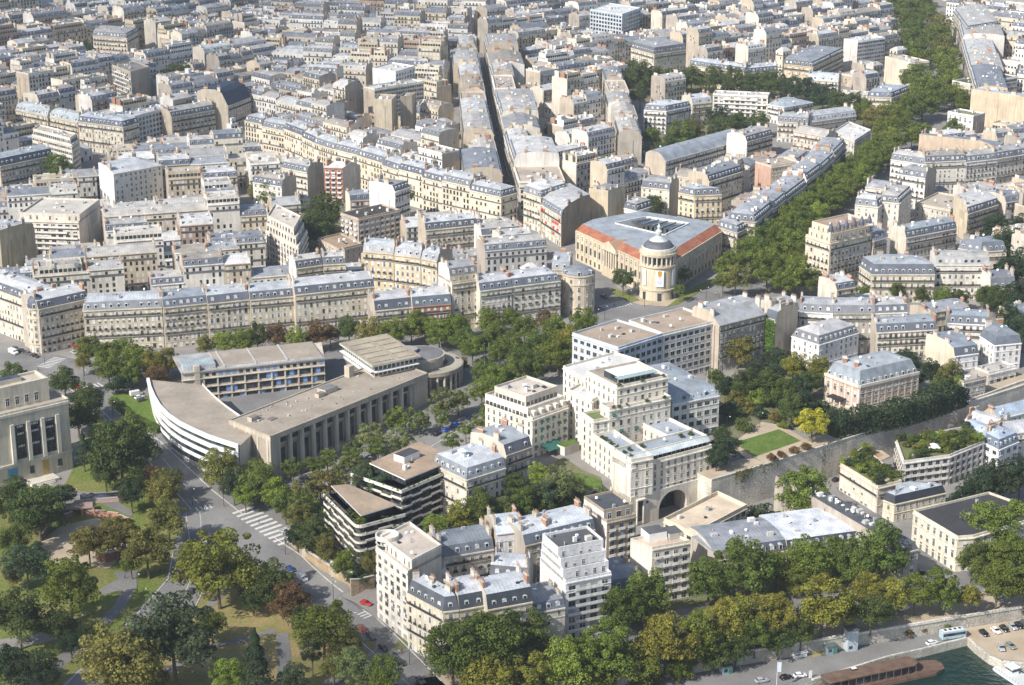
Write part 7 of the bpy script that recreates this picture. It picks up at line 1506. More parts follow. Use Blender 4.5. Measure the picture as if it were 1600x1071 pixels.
for x_, y_, l_ in ((1488, 997, 'blue and white coach parked on the port road'),):
    p = at(x_, y_, -4); q = at(x_ + 10, y_ - 1.5, -4); root = thing('coach', (p.x, p.y, -3.95), l_, 'coach'); root.rotation_euler = (0, 0, math.atan2(q.y - p.y, q.x - p.x))
    mb = MB(); loft([carsec(-4.2, 1.2, .4, 2.9), carsec(-4.1, 1.25, .35, 3.0), carsec(4.0, 1.25, .35, 3.0), carsec(4.25, 1.2, .4, 2.4)], 'paint', mb, (.36, .46, .52)); mb.build('body', root)
    mb = MB(); mb.frame((-4, -1.28, 1.4), (7.9, 0, 0), (0, 2.56, 0), (0, 0, .95), 'glass'); mb.build('window', root)
    mb = MB(); mb.frame((-3.6, -1.0, 3.0), (6.8, 0, 0), (0, 2.0, 0), (0, 0, .12), 'paint', (.7, .72, .72))
    for k in range(4): mb.frame((-3.2 + k * 1.7, -.5, 3.12), (.9, 0, 0), (0, 1, 0), (0, 0, .12), 'glass')
    mb.build('roof', root)
    for x in (-2.6, 2.8):
        for y in (-1.15, 1.15): link('wheel', CARS['van']['wheel'], root, T3(x, y, .36) @ Matrix.Scale(1.25, 4))

def carrow(p0, p1, n, where, r0, skip=.3):
    r = random.Random(r0)
    for i in range(n):
        if r.random() < skip: continue
        f = (i + .5) / n; nm, c = r.choice((('black', BLK), ('white', WHT), ('silver', SIL), ('dark grey', GRY), ('navy', BLU), ('black', BLK)))
        car(p0[0] + (p1[0] - p0[0]) * f, p0[1] + (p1[1] - p0[1]) * f, p1[0] - p0[0], p1[1] - p0[1], c, f'{nm} car parked {where}')
carrow((752, 120), (768, 190), 9, 'in the long narrow street', 1); carrow((764, 190), (797, 325), 14, 'in the long narrow street', 2); carrow((772, 180), (803, 318), 14, 'on the sunny side of the long street', 3)
carrow((985, 160), (1010, 255), 12, 'in the tree-lined street by the white flats', 4, .2); carrow((240, 565), (480, 545), 16, 'under the avenue trees behind the palace', 5, .35); carrow((780, 625), (880, 562), 8, 'beside the round hall forecourt', 6, .3)
carrow((1440, 905), (1490, 935), 4, 'in the lane beside the cream corner building', 7, .2); carrow((1480, 170), (1500, 210), 5, 'at the leafy upper right square', 8, .3); carrow((1462, 60), (1470, 150), 8, 'along the far avenue', 9, .3); carrow((20, 545), (60, 560), 4, 'at the junction by the corner turret', 10, .2); carrow((640, 720), (560, 762), 6, 'in front of the palace colonnade', 11, .4)
# ------------------------------------------------------------------ the quay's barge, boat, kiosks
def pt5(x, y, z): return at(x, y, z)
A, B = at(1284, 1053, -2.6), at(1450, 1018, -2.6); d = B - A; d.z = 0; L = d.length; d.normalize(); n = Vector((-d.y, d.x, 0))
root = thing('barge', (A.x, A.y, -7.2), 'long rusty brown covered barge moored along the quay', 'barge'); org = Vector((A.x, A.y, -7.2)); W_ = 6.2
def bp(s, t, z): q = A + d * s - n * t; return (q.x, q.y, z)
hull = [(-2, 1.2), (0, -.4), (L * .97, -.4), (L + 2.5, 1.0), (L + 3, W_ * .5), (L + 2, W_ + .3), (L * .95, W_ + 1.8), (0, W_ + 1.6), (-2, W_ - .5)]
mb = MB(); mb.prism([bp(s, t, 0)[:2] for s, t in hull][::-1], -8, -5.6, 'rust', topmat='rust'); mb.build('hull', root, org)
roof = [(-1, 1)] + [(-.2, .2), (L * .77, 0), (L * .81, .8), (L * .83, W_ * .5), (L * .81, W_ - .9), (L * .77, W_)] + [(-.2, W_), (-1, W_ - 1)]
mb = MB(); mb.prism([bp(s, t, 0)[:2] for s, t in roof][::-1], -2.9, -2.6, 'rust', topmat='rust', bottom=True); mb.build('roof', root, org)
mb = MB(); q = [bp(0, .8, 0)[:2], bp(L * .76, .8, 0)[:2], bp(L * .76, W_ - .8, 0)[:2], bp(0, W_ - .8, 0)[:2]]; mb.prism(q[::-1], -5.6, -2.9, 'glass'); mb.build('cabin', root, org)
for i in range(12):
    mb = MB(); p = bp(L * .07 * i + .5, W_ - .1, -5.6); mb.tube(p, (p[0], p[1], -2.9), .1, .1, 'rust', 5); mb.build('post', root, org)
mb = MB()
for i in range(40):
    p = bp(L * i / 39, W_ + 1.4, -5.6); mb.tube(p, (p[0], p[1], -4.5), .04, .04, 'rust', 4)
for z in (-4.5, -5.05): mb.tube(bp(0, W_ + 1.4, z), bp(L, W_ + 1.4, z), .06, .06, 'rust', 4)
for i in range(8): p = bp(L * .84 + i * 1.2, .2, -5.6); mb.tube(p, (p[0], p[1], -4.4), .05, .05, 'rust', 4)
mb.build('railing', root, org)
mb = MB(); q = bp(L * .25, 2, -2.6); mb.frame(q, d * 1.8, n * 1.3, (0, 0, .5), 'iron', topmat='paint', toptint=(.7, .7, .7)); mb.build('hatch', root, org)
A, B = at(1553, 1040, -5.6), at(1622, 1086, -5.6); d = B - A; d.z = 0; L = 17; d.normalize(); n = Vector((-d.y, d.x, 0)); root = thing('boat', (A.x, A.y, -7.2), 'white motor boat with a small wheelhouse in the bottom right corner', 'boat'); org = Vector((A.x, A.y, -7.2))
mb = MB(); hl = [(0, 1.4), (.6, .3), (2, 0), (L, 0), (L, 6.4), (2, 6.4), (.6, 6.0), (0, 5)]
def bq(s, t, z): q = A + d * s + n * (t - 1.0); return (q.x, q.y, z)
pl_ = [bq(s, t, 0)[:2] for s, t in hl]; mb.prism(pl_, -8, -7.0, 'iron'); mb.prism([tuple(v) for v in inset([Vector(v) for v in pl_], [-.12] * 8)], -7.0, -6.1, 'paint', (.62, .65, .66), 'paint', (.50, .53, .52)); mb.build('hull', root, org)
mb = MB(); q = bq(4, 2.2, -6.1); mb.frame(q, d * 3.2, n * 2.6, (0, 0, 2.3), 'paint', (.78, .79, .8)); mb.frame((q[0] - d.x * .3 - n.x * .3, q[1] - d.y * .3 - n.y * .3, -3.8), d * 3.8, n * 3.2, (0, 0, .2), 'paint', (.82, .83, .84), True); mb.frame((q[0] - d.x * .03, q[1] - d.y * .03, -5), d * 3.26, n * 2.63, (0, 0, .8), 'glass'); mb.build('wheelhouse', root, org)
mb = MB()
for t in (.2, 6.2):
    for i in range(12): p = bq(1.5 + i * 1.3, t, -6.1); mb.tube(p, (p[0], p[1], -5.1), .05, .05, 'paint', 4, (.75, .77, .78))
    mb.tube(bq(1.5, t, -5.1), bq(16, t, -5.1), .05, .05, 'paint', 4, (.75, .77, .78))
mb.build('railing', root, org)
def kiosk(px, py, w_, dp, h, label, c, rc, z=-4.0, name='kiosk', door=(.05, .2, .12)):
    p = at(px, py, z); root = thing(name, p, label, 'kiosk'); d, n = qd, qn
    mb = MB(); mb.frame(p - d * w_ / 2, d * w_, n * dp, (0, 0, h), 'paint', c); mb.build('wall', root, p)
    mb = MB(); mb.frame(p - d * (w_ / 2 + .25) - n * .25 + Vector((0, 0, h)), d * (w_ + .5), n * (dp + .5), (0, 0, .35), 'zinc', rc, True); mb.build('roof', root, p)
    mb = MB(); mb.frame(p + d * w_ * .12 - n * .05, d * w_ * .3, n * .06, (0, 0, min(2.1, h * .8)), 'paint', door); mb.build('door', root, p)
    mb = MB(); mb.frame(p - d * w_ * .38 - n * .05 + Vector((0, 0, .9)), d * w_ * .35, n * .06, (0, 0, min(1.0, h * .4)), 'glass'); mb.build('window', root, p)
kiosk(1332, 1018, 3.6, 3.0, 7.2, 'tall pale grey lift box on the lower port road', (.40, .46, .50), (.14, .15, .16), door=(.38, .44, .48))
kiosk(1300, 1023, 3.4, 2.6, 2.5, 'small blue grey kiosk with a green door beside the tall lift box', (.22, .32, .34), (.10, .13, .13))
kiosk(1251, 1028, 4.4, 2.0, 1.5, 'low white site cabin on the lower port road', (.66, .66, .65), (.6, .6, .6), door=(.5, .5, .5))
kiosk(1137, 1054, 3.2, 2.6, 2.5, 'small blue grey kiosk under the quay trees at the bottom', (.22, .32, .36), (.12, .14, .14))
p = at(1213, 1078, -4); root = thing('flagpole', p, 'white pole with a pale blue hanging banner on the port road', 'flag'); mb = MB(); mb.tube(p, p + Vector((0, 0, 9.5)), .09, .06, 'paint', 6, (.75, .75, .75)); mb.build('pole', root, p); mb = MB(); mb.frame(p + Vector((.1, 0, 6.0)), (1.1, 0, 0), (0, .04, 0), (0, 0, 3.3), 'paint', (.55, .62, .78), True); mb.build('banner', root, p)
p = at(1264, 1060, -4); mb = MB(); mb.frame(p, qd * 1.0, qn * .15, (0, 0, 2.4), 'paint', (.75, .74, .68)); tag(mb.build('notice_board', None, p), 'cream notice board next to the white car on the port road', 'sign')
# flagpoles and street lamps
def lamp(px, py, h, label, cat='street lamp', name='street_lamp', z=None):
    p = P(px, py, 0) if z is None else at(px, py, z); root = thing(name, p, label, cat); mb = MB(); mb.tube(p, p + Vector((0, 0, h)), .11, .06, 'iron', 6); mb.build('pole', root, p)
    mb = MB(); t_ = p + Vector((0, 0, h)); mb.tube(t_, t_ + Vector((.9, -.3, .15)), .05, .04, 'iron', 5); mb.build('arm', root, p); mb = MB(); mb.lathe(t_ + Vector((.9, -.3, -.1)), [(.1, 0), (.24, .1), (.2, .3), (.06, .38)], 8, 'paint', (.7, .7, .68)); mb.build('lamp_head', root, p)
for x, y, l in ((177, 652, 'by the lawn hedge'), (250, 710, 'half way down the sloping street'), (350, 792, 'at the crossing by the palace corner'), (301, 790, 'at the head of the big crossing'), (132, 602, 'at the red car junction'), (70, 570, 'by the left mansion'), (446, 867, 'beside the garden wall crossing'), (521, 937, 'in front of the buff wall'), (640, 1040, 'beside the cream corner house'),
                (932, 505, 'at the island before the museum'), (983, 475, 'at the square, left of the rotunda'), (945, 500, 'on the traffic island'), (1007, 480, 'in front of the rotunda'), (1103, 470, 'under the museum trees'), (127, 990, 'on the park path'), (215, 925, 'at the bend of the park path'), (226, 948, 'on the park kerb'), (130, 1030, 'low on the park path'), (1187, 670, 'on the garden terrace'), (1136, 676, 'beside the terrace lawn'), (1537, 612, 'on the retaining wall parapet'), (118, 790, 'below the pavilion'), (218, 805, 'above the park lawn')):
    lamp(x, y, 6.5, f'dark street lamp {l}')
for i, x in enumerate((750, 757, 764)):
    p = P(x, 572, 0); root = thing('flagpole', p, 'tall white flagpole beside the round palace hall', 'flagpole', None); mb = MB(); mb.tube(p, p + Vector((0, 0, 10)), .1, .06, 'paint', 6, (.75, .75, .75)); mb.build('pole', root, p); mb = MB(); mb.lathe(p + Vector((0, 0, 10)), [(.1, 0), (.12, .1), (0.02, .22)], 6, 'paint', (.7, .6, .3)); mb.build('finial', root, p)
for x in (1104, 1111):
    p = P(x, 612, 0); root = thing('flagpole', p, 'bare white flagpole in the office garden', 'flagpole'); mb = MB(); mb.tube(p, p + Vector((0, 0, 9)), .1, .06, 'paint', 6, (.75, .75, .75)); mb.build('pole', root, p)
p = P(750, 590, 0); mb = MB(); mb.lathe(p, [(3.2, 0), (3.2, .35), (2.6, .4)], 28, 'paint', (.66, .66, .64)); tag(mb.build('fountain_basin', None, p), 'round pale basin in the forecourt beside the round hall', 'basin')
# park rotunda walls: curved brick ramp
def arcwall(pts, h, th, label, c):
    w_ = [P(x, y, 0) for x, y in pts]; mb = MB()
    for a, b_ in zip(w_[:-1], w_[1:]):
        d, o, L = edge(a, b_); g = min(terr(a.x, a.y), terr(b_.x, b_.y)) - .5; mb.frame((a.x, a.y, g), d * L, -o * th, (0, 0, h + .5), 'brick', c, False, 'stone', (.55, .5, .45))
    tag(mb.build('brick_wall', None, w_[0]), label, 'wall')
arcwall([(150, 875), (165, 880), (180, 876), (192, 868), (198, 858)], 3, .8, 'curved dark brick wall around the sandy park circle', (.25, .14, .10))
arcwall([(68, 845), (76, 830), (92, 818), (115, 808)], 2.5, .8, 'dark brick wall curving up to the park pergola', (.25, .15, .11))
arcwall([(130, 806), (165, 808), (185, 812), (200, 820)], 2.4, .8, 'pink brick wall with a white coping above the park circle', (.42, .22, .16))
p = P(112, 812, 0); root = thing('pergola', p, 'flat roofed brick pergola at the edge of the park circle', 'pergola'); mb = MB(); mb.frame((p.x - 9, p.y, p.z + 3.0), (16, 3, 0), (-1, 5, 0), (0, 0, .4), 'gravel', (.4, .3, .26), True); mb.build('roof', root, p)
for i in range(5): mb = MB(); mb.frame((p.x - 8.5 + i * 3.8, p.y + .2 + i * .7, p.z - .5), (.8, 0, 0), (0, .8, 0), (0, 0, 3.6), 'brick', (.4, .2, .15)); mb.build('pillar', root, p)
p = P(150, 790, 0); mb = MB(); mb.frame((p.x - 8, p.y, p.z - 1), (18, 3.5, 0), (-1.5, 8, 0), (0, 0, 2.2), 'brick', (.5, .33, .27), False, 'gravel', (.3, .28, .27)); mb.frame((p.x - 6, p.y + 1.8, p.z + 1.2), (13, 2.5, 0), (-.9, 4, 0), (0, 0, .5), 'stone', (.6, .5, .44), False, 'glass'); tag(mb.build('park_shelter', None, p), 'low pink brick shelter with a dark roof light below the pavilion', 'shelter')
# a few walkers: one continuous body each
def person(px, py, top, label, leg=(.03, .04, .07), z=None):
    p = P(px, py, 0) if z is None else at(px, py, z); r_ = random.Random(hash_(label)); a = r_.uniform(0, 6.28)
    J = [(0, 0, .92), (0, 0, 1.2), (0, 0, 1.45), (0, 0, 1.55), (0, 0, 1.68), (-.1, 0, .88), (-.11, .12, .48), (-.1, .18, .06), (.1, 0, .88), (.11, -.1, .48), (.1, -.2, .06), (-.2, 0, 1.42), (-.26, -.08, 1.15), (-.25, .04, .9), (.2, 0, 1.42), (.26, .08, 1.15), (.25, .18, .92)]
    E_ = [(0, 1), (1, 2), (2, 3), (3, 4), (0, 5), (5, 6), (6, 7), (0, 8), (8, 9), (9, 10), (2, 11), (11, 12), (12, 13), (2, 14), (14, 15), (15, 16)]
    rad = [.15, .14, .16, .06, .11, .1, .07, .05, .1, .07, .05, .07, .05, .04, .07, .05, .04]
    mb = MB()
    for i, j in E_:
        mz = (J[i][2] + J[j][2]) / 2; c = leg if mz < .9 else (top if mz < 1.47 else (.45, .28, .2)); mb.tube(J[i], J[j], rad[i], rad[j], 'paint', 7, c)
    mb.lathe((0, 0, 1.56), [(.04, 0), (.1, .06), (.115, .13), (.09, .22), (.02, .27)], 8, 'paint', (.10, .06, .04))
    o = mb.build('person'); o.location = (p.x, p.y, p.z + .08); o.rotation_euler = (0, 0, a); tag(o, label, 'person')
for a in ((700, 640, (.4, .4, .45), 'person in grey on the pavement by the palace colonnade'), (545, 985, (.15, .2, .4), 'person in blue at the lower street crossing'), (320, 800, (.6, .6, .6), 'person in white at the big crossing'), (405, 820, (.1, .1, .1), 'person in black at the palace corner crossing'), (960, 480, (.5, .2, .15), 'person in red brown at the museum crossing'), (1095, 458, (.6, .55, .5), 'person in beige under the museum trees'), (195, 905, (.2, .25, .3), 'person in slate blue on the park path'), (120, 850, (.6, .6, .55), 'person in white in the sandy park circle'), (1210, 664, (.2, .2, .2), 'person in black on the garden terrace'), (60, 580, (.4, .1, .1), 'person in dark red near the left junction'), (624, 1023, (.6, .5, .5), 'person in a pale top on the pavement beside the cream corner house'), (628, 1021, (.3, .05, .05), 'person in a dark red top walking beside the cream corner house'), (250, 894, (.65, .15, .03), 'person in an orange top by the park kerb'), (257, 892, (.1, .12, .2), 'person in dark clothes beside the orange-topped one'),
          (226, 680, (.05, .05, .06), 'person in black riding down the sloping street pavement'), (1033, 466, (.1, .1, .12), 'person in dark clothes at the rotunda door'), (1118, 462, (.5, .5, .5), 'person in grey under the museum trees'), (1124, 466, (.2, .1, .1), 'person in brown under the museum trees'), (1525, 957, (.3, .35, .6), 'person in blue on the quay walk'), (162, 610, (.1, .1, .1), 'person in black at the red car junction')):
    person(*a)
# ------------------------------------------------------------------ the rest of the city: terraces of houses street by street
def fp_ok(q):
    c = sum(q, Vector()) / len(q)
    for h in HOUSES:
        hx = h[0]
        if abs(hx.x - c.x) + abs(hx.y - c.y) > 220: continue
        if inpoly(c.x, c.y, h): return False
        for p in q:
            if inpoly(p.x * .85 + c.x * .15, p.y * .85 + c.y * .15, h): return False
        if any(inpoly(p.x, p.y, q) for p in h): return False
    for x, y, r in TB:
        if abs(x - c.x) < 14 and abs(y - c.y) < 14 and ((x - c.x) ** 2 + (y - c.y) ** 2) < (r * .6 + 5) ** 2: return False
    for k in KEEP:
        if inpoly(c.x, c.y, k): return False
        for p in q:
            if inpoly(p.x, p.y, k): return False
    return True
KEEP = [[P(x, y, 0) for x, y in k] for k in (
    [(739, 85), (757, 85), (777, 200), (812, 335), (786, 335), (759, 200)],
    [(972, 150), (988, 150), (1000, 190), (1018, 262), (1000, 265), (985, 200)],
    [(1140, 450), (1250, 450), (1300, 330), (1420, 230), (1500, 205), (1500, 150), (1460, 0), (1440, -60), (1380, -60), (1400, 20), (1420, 120), (1340, 180), (1330, 220)],
    [(960, 130), (1230, 150), (1400, 200), (1400, 165), (1240, 130), (965, 110)],
    [(478, 385), (535, 365), (528, 322), (478, 335)], [(485, 40), (560, 28), (560, 12), (485, 24)],
    [(925, 480), (900, 340), (1020, 320), (1140, 360), (1160, 460)], [(1000, 260), (1200, 235), (1190, 185), (1100, 175), (1010, 200)])]
CAND = []
def fill(region, ax, where, h0=19, pitch=(14, 9, 13, 11), seed=1, tall=.06, low=.14):
    r = random.Random(seed); w_ = [P(x, y, h0) for x, y in region]; a, b_ = P(*ax[0], h0), P(*ax[1], h0); d = b_ - a; d.z = 0; d.normalize(); n = Vector((-d.y, d.x, 0)); o = w_[0]
    us = [(p - o).dot(d) for p in w_]; vs = [(p - o).dot(n) for p in w_]; v = min(vs); k = 0
    while v < max(vs):
        dep = pitch[0] if k % 2 == 0 else pitch[2]; gap = pitch[1] if k % 2 == 0 else pitch[3]
        u = min(us) + r.uniform(0, 8); hr = h0 + r.uniform(-2, 2); cnt = 0; run = r.randint(6, 13)
        while u < max(us):
            w1 = r.choice((r.uniform(10, 17), r.uniform(13, 24), r.uniform(13, 24), r.uniform(20, 34))); A = o + d * u + n * v; 
            q = [A, A + d * w1, A + d * w1 + n * dep, A + n * dep]; q = [Vector((p.x, p.y, 0)) for p in q]; c = sum(q, Vector()) / 4
            if inpoly(c.x, c.y, w_):
                px, py = proj((c.x, c.y, terr(c.x, c.y) + 18))
                if -260 < px < 1860 and py > -60: CAND.append((q, hr, r.random(), where, k % 2, r.random()))
            cnt += 1; u += w1 + .06
            if cnt >= run: u += r.uniform(8, 13); cnt = 0; run = r.randint(6, 13); hr = h0 + r.uniform(-2.5, 2.5)
            elif r.random() < .4:      # a lower back wing across the court
                w2 = r.uniform(7, 12); A2 = A + n * (dep + .06); q2 = [A2, A2 + d * w2, A2 + d * w2 + n * (gap * .8), A2 + n * gap * .8]; q2 = [Vector((p.x, p.y, 0)) for p in q2]; c2 = sum(q2, Vector()) / 4
                if k % 2 == 0 and inpoly(c2.x, c2.y, w_) and proj((c2.x, c2.y, 40))[1] > -40: CAND.append((q2, hr - r.uniform(3, 9), r.random(), where, 2, r.random()))
        v += dep + gap * r.uniform(.85, 1.15); k += 1
fill([(-280, 450), (565, 395), (604, 274), (503, 246), (452, 221), (382, 205), (-280, 250)], [(130, 486), (585, 448)], 'above the avenue row', seed=1)
fill([(565, 392), (880, 420), (810, 345), (785, 322), (604, 274)], [(565, 392), (800, 372)], 'left of the museum', seed=2)
fill([(385, 186), (783, 303), (742, 115), (400, 125)], [(400, 192), (780, 302)], 'behind the long sunlit terrace', seed=3)
fill([(-280, 250), (385, 186), (420, 90), (400, -80), (-280, -80)], [(20, 190), (330, 130)], 'at the far upper left', seed=4, h0=19)
fill([(400, 130), (742, 118), (752, -60), (400, -60)], [(420, 100), (720, 120)], 'at the far top centre', seed=5, h0=19)
fill([(815, 325), (1003, 285), (965, 120), (762, 88)], [(815, 325), (1000, 280)], 'between the two narrow streets', seed=6)
fill([(756, 92), (968, 118), (1220, 105), (1410, 115), (1400, -60), (756, -60)], [(980, 90), (1300, 40)], 'right of the long street', seed=7, h0=19)
fill([(1018, 300), (1180, 355), (1325, 215), (1210, 190)], [(1140, 360), (1320, 220)], 'beside the museum', seed=8)
fill([(1265, 440), (1880, 520), (1880, 150), (1500, 180), (1430, 235)], [(1300, 400), (1560, 360)], 'right of the wide avenue', seed=9)
fill([(1500, 175), (1880, 190), (1880, -80), (1470, -60), (1500, 60)], [(1510, 150), (1600, 165)], 'at the far upper right', seed=10)
fill([(1205, 505), (1520, 500), (1480, 482), (1230, 480)], [(1249, 487), (1418, 488)], 'behind the terrace of zinc roofs', seed=11)
fill([(1000, 300), (1060, 312), (1135, 300), (1170, 265), (1045, 258)], [(1000, 300), (1060, 310)], 'behind the museum', seed=13)
fill([(690, 880), (830, 935), (860, 880), (780, 850)], [(700, 900), (830, 900)], 'in the court of the quay block', seed=12, h0=13)
CAND.sort(key=lambda c: c[0][0].length)
kept = []
for c in CAND:
    if fp_ok(c[0]): kept.append(c)
NIND = 300 - sum(1 for t_ in THINGS if t_.get('category') == 'building')
FARWALL = CREAM + WHITE + WHITE + [(.70, .63, .50), (.55, .47, .35), (.52, .51, .48), (.66, .60, .52), (.48, .36, .28)]
WN = {}
def geo_house(mb, mr, q, h, r, kind, far):
    """walls into mb, roof into mr; the same recipe whether a house stands alone or in the distant mass"""
    zg = base_z(q); zt = zg + h; wall = r.choice(FARWALL); zc = r.choice(ZINC + [(.52, .53, .53), (.58, .58, .57), (.20, .22, .25), (.36, .31, .26), (.50, .49, .46), (.28, .30, .33)]); sc = r.choice(SLATE); pc = r.choice(PARTY + [(.68, .62, .52)])
    sides = 'fpbp' if kind != 2 else 'ffbf'
    dq, oq, Lq = edge(q[0], q[1]); e_ = (q[3] + q[0]) / 2 - dq * 6
    if inpoly(e_.x, e_.y, KEEP[0]): sides = 'fpbf'          # the end wall looks onto the long street
    geo_walls(mb, q, zg - .5, zt, sides, wall, pc, None, not far)
    for i in range(4):
        if sides[i] in 'fb': facade(None, mb, q[i], q[(i + 1) % 4], zg, zt - .3, 'haus' if sides[i] == 'f' else 'plain', 'flat', None, None, r)
        elif sides[i] == 'p' and r.random() < .3 and faces_camera(q[i], q[(i + 1) % 4]):
            d, o, L = edge(q[i], q[(i + 1) % 4])
            for k in range(r.randint(1, 4)): p = q[i] + d * r.uniform(2, L - 2) + o * .04; z = zt - r.uniform(3, 10); mb.face([(p.x, p.y, z), (p.x + d.x * .9, p.y + d.y * .9, z), (p.x + d.x * .9, p.y + d.y * .9, z + 1.2), (p.x, p.y, z + 1.2)], 'glass')
    d, o, L = edge(q[0], q[1]); k = r.random()
    if k < .54 and kind != 2:
        r1, r2, zz = geo_mansard(mr, q, zt, sides, zc, sc if r.random() < .75 else zc, pc, 1.5, 2.7, .7); top = zz[2]; zr = zz[1] + .5; rt = 'mansard'
        nb = max(1, int(L / 2.9))
        for i in range(nb):
            if r.random() < .12: continue
            p = q[0] + d * (L * (i + .5) / nb) - o * .5; b0 = p - d * .6
            mr.frame((b0.x - o.x * 1.2, b0.y - o.y * 1.2, zt + .4), d * 1.2, o * 1.2, (0, 0, 1.7), 'slate', sc, False, 'zinc', zc); e = p + o * .03
            mr.face([(e.x - d.x * .6, e.y - d.y * .6, zt + .4), (e.x + d.x * .6, e.y + d.y * .6, zt + .4), (e.x + d.x * .6, e.y + d.y * .6, zt + 2.15), (e.x - d.x * .6, e.y - d.y * .6, zt + 2.15)], 'paint', (.66, .65, .62)); e = e + o * .03
            mr.face([(e.x - d.x * .4, e.y - d.y * .4, zt + .5), (e.x + d.x * .4, e.y + d.y * .4, zt + .5), (e.x + d.x * .4, e.y + d.y * .4, zt + 1.95), (e.x - d.x * .4, e.y - d.y * .4, zt + 1.95)], 'glass' if r.random() < .7 else 'paint', (.6, .6, .58))
    elif k < .76: r1, r2, zz = geo_mansard(mr, q, zt, sides, zc, zc, pc, .4, .3, r.uniform(1.2, 2.4), None, 'zinc'); top = zz[2]; zr = zz[1] + .6; rt = 'zinc'
    else:
        gc = r.choice([(.45, .4, .34), (.5, .47, .43), (.3, .29, .28), (.52, .50, .47)]); z = zt; pl = q; top = zt + .3; rt = 'flat'
        for _ in range(r.choice((0, 0, 1, 1, 2))):
            p2 = [Vector((p.x, p.y, 0)) for p in inset(pl, [2.2, r.choice((0, 0, 2.5)), .6, r.choice((0, 0, 2.5))])]
            geo_flat(mr, pl, z, wall, gc, .8); geo_walls(mb, p2, z - .2, z + 2.8, sides, wall, wall, None, False); facade(None, mb, p2[0], p2[1], z, z + 2.8, 'strip', 'flat', None, None, r); pl = p2; z += 2.8
        geo_flat(mr, pl, z, wall, gc); top = z + .3; zr = z + .3
        if r.random() < .5: c_ = randin(pl, r, .5); mr.frame((c_.x - d.x * 2, c_.y - d.y * 2, z), d * r.uniform(2.5, 4.5), -o * r.uniform(2, 4), (0, 0, r.uniform(2, 3.2)), 'stone', wall)
    clutter(mr, q, zr, d, r, max(2, int(L / (4.5 if far else 2.6))))
    ch = []
    for i in (1, 3):
        if sides[i] != 'p': continue
        A, B = q[i], q[(i + 1) % 4]; dd, oo, LL = edge(A, B)
        for f in (.3, .68):
            if r.random() < .2: continue
            p = A + dd * LL * f - oo * .5; ch.append((p, dd, oo, r.uniform(1.8, 4.2), zt + (1.0 if rt == 'mansard' else 0), top + r.uniform(.8, 1.9)))
    return zg, zt, wall, rt, ch
WNAME = lambda w_: 'white' if min(w_) > .62 else ('pale cream' if w_[0] > .63 else ('honey' if w_[2] < .38 else 'beige'))
RNAME = {'mansard': 'mansard', 'zinc': 'zinc-roofed', 'flat': 'flat-roofed'}
SAMP = []
for poly, zg, zt in HAND:
    for i in range(len(poly)):
        A, B = poly[i], poly[(i + 1) % len(poly)]
        if (B - A).length < 3 or not faces_camera(A, B, .1): continue
        for f in (.12, .37, .63, .88):
            p = A + (B - A) * f; SAMP.append((*proj((p.x, p.y, zg + (zt - zg) * .4)), p.length))
SAMP.sort()
import bisect
SX = [s_[0] for s_ in SAMP]
def clear_height(q, h):
    """how tall a filler house may be without covering the houses placed by hand behind it"""
    zg = base_z(q); P4 = [proj((p.x, p.y, zg)) for p in q]; x0, x1 = min(p[0] for p in P4), max(p[0] for p in P4); yb = max(p[1] for p in P4); dist = min(p.length for p in q)
    c = sum(q, Vector()) / 4; sc_ = scale_at((c.x, c.y, zg)) * .96; yt = min(p[1] for p in P4)
    for k in range(bisect.bisect_left(SX, x0), bisect.bisect_right(SX, x1)):
        _, y, dd = SAMP[k]
        if dd > dist + 3 and y < yb: h = min(h, (yt - y) / sc_ - 3.2)
    return h
far = MB(); nf_ = 0; n_ind = 0
for i, (q, h, k, where, kind, k2) in enumerate(kept):
    r = random.Random(int(k * 1e9)); h = h + r.uniform(-3.2, 3.6)
    if k2 < .12: h *= .6
    elif k2 > .955: h += 6
    h = clear_height(q, max(6, h))
    if h < 5: continue
    c_ = sum(q, Vector()) / 4; seen = -8 < proj((c_.x, c_.y, terr(c_.x, c_.y) + 12))[0] < 1608; n_ind += seen
    if seen and n_ind <= NIND:
        mb, mr = MB(), MB(); zg, zt, wl, rt, ch = geo_house(mb, mr, q, h, r, kind, False); c = sum(q, Vector()) / 4; org = Vector((c.x, c.y, zg))
        lowhouse = h < 12; nfl = max(2, round(h / 3.15)); NUM = {2: 'two', 3: 'three', 4: 'four', 5: 'five', 6: 'six', 7: 'seven', 8: 'eight'}
        root = thing('apartment_building', org, f'{WNAME(wl)} {NUM.get(nfl, "tall")} storey {RNAME[rt]} {"back wing" if kind == 2 else "house"} {where}', 'building')
        mb.build('wall', root, org); ro = mr.build('roof', root, org)
        for p, dd, oo, ln, z0, z1 in ch: link('chimney', r.choice(CHIM), ro, mat_edge((p.x - org.x, p.y - org.y, z0 - org.z), dd, oo, ln, z1 - z0, .75))
    else:
        *_, ch = geo_house(far, far, q, h, r, kind, True); nf_ += 1
        for p, dd, oo, ln, z0, z1 in ch:
            tn = r.choice([(.60, .54, .44), (.66, .62, .55), (.38, .22, .15), (.46, .41, .34)]); far.frame(p - dd * ln / 2 - oo * .4 + Vector((0, 0, z0)), dd * ln, oo * .8, (0, 0, z1 - z0), 'stone', tn, False, 'terracotta')
o = far.build('distant_houses'); o['kind'] = 'stuff'
print('houses', len([t_ for t_ in THINGS if t_.get('category') == 'building']), 'mass', nf_, 'cand', len(CAND), 'kept', len(kept))
drape('garden', [(470, 395), (545, 372), (535, 310), (470, 325)], .2, 'earth'); drape('garden', [(1005, 262), (1200, 235), (1195, 180), (1100, 178), (1008, 205)], .2, 'earth'); drape('garden', [(965, 150), (1005, 160), (1230, 160), (1345, 195), (1350, 172), (1240, 128), (970, 112)], .15, 'earth')
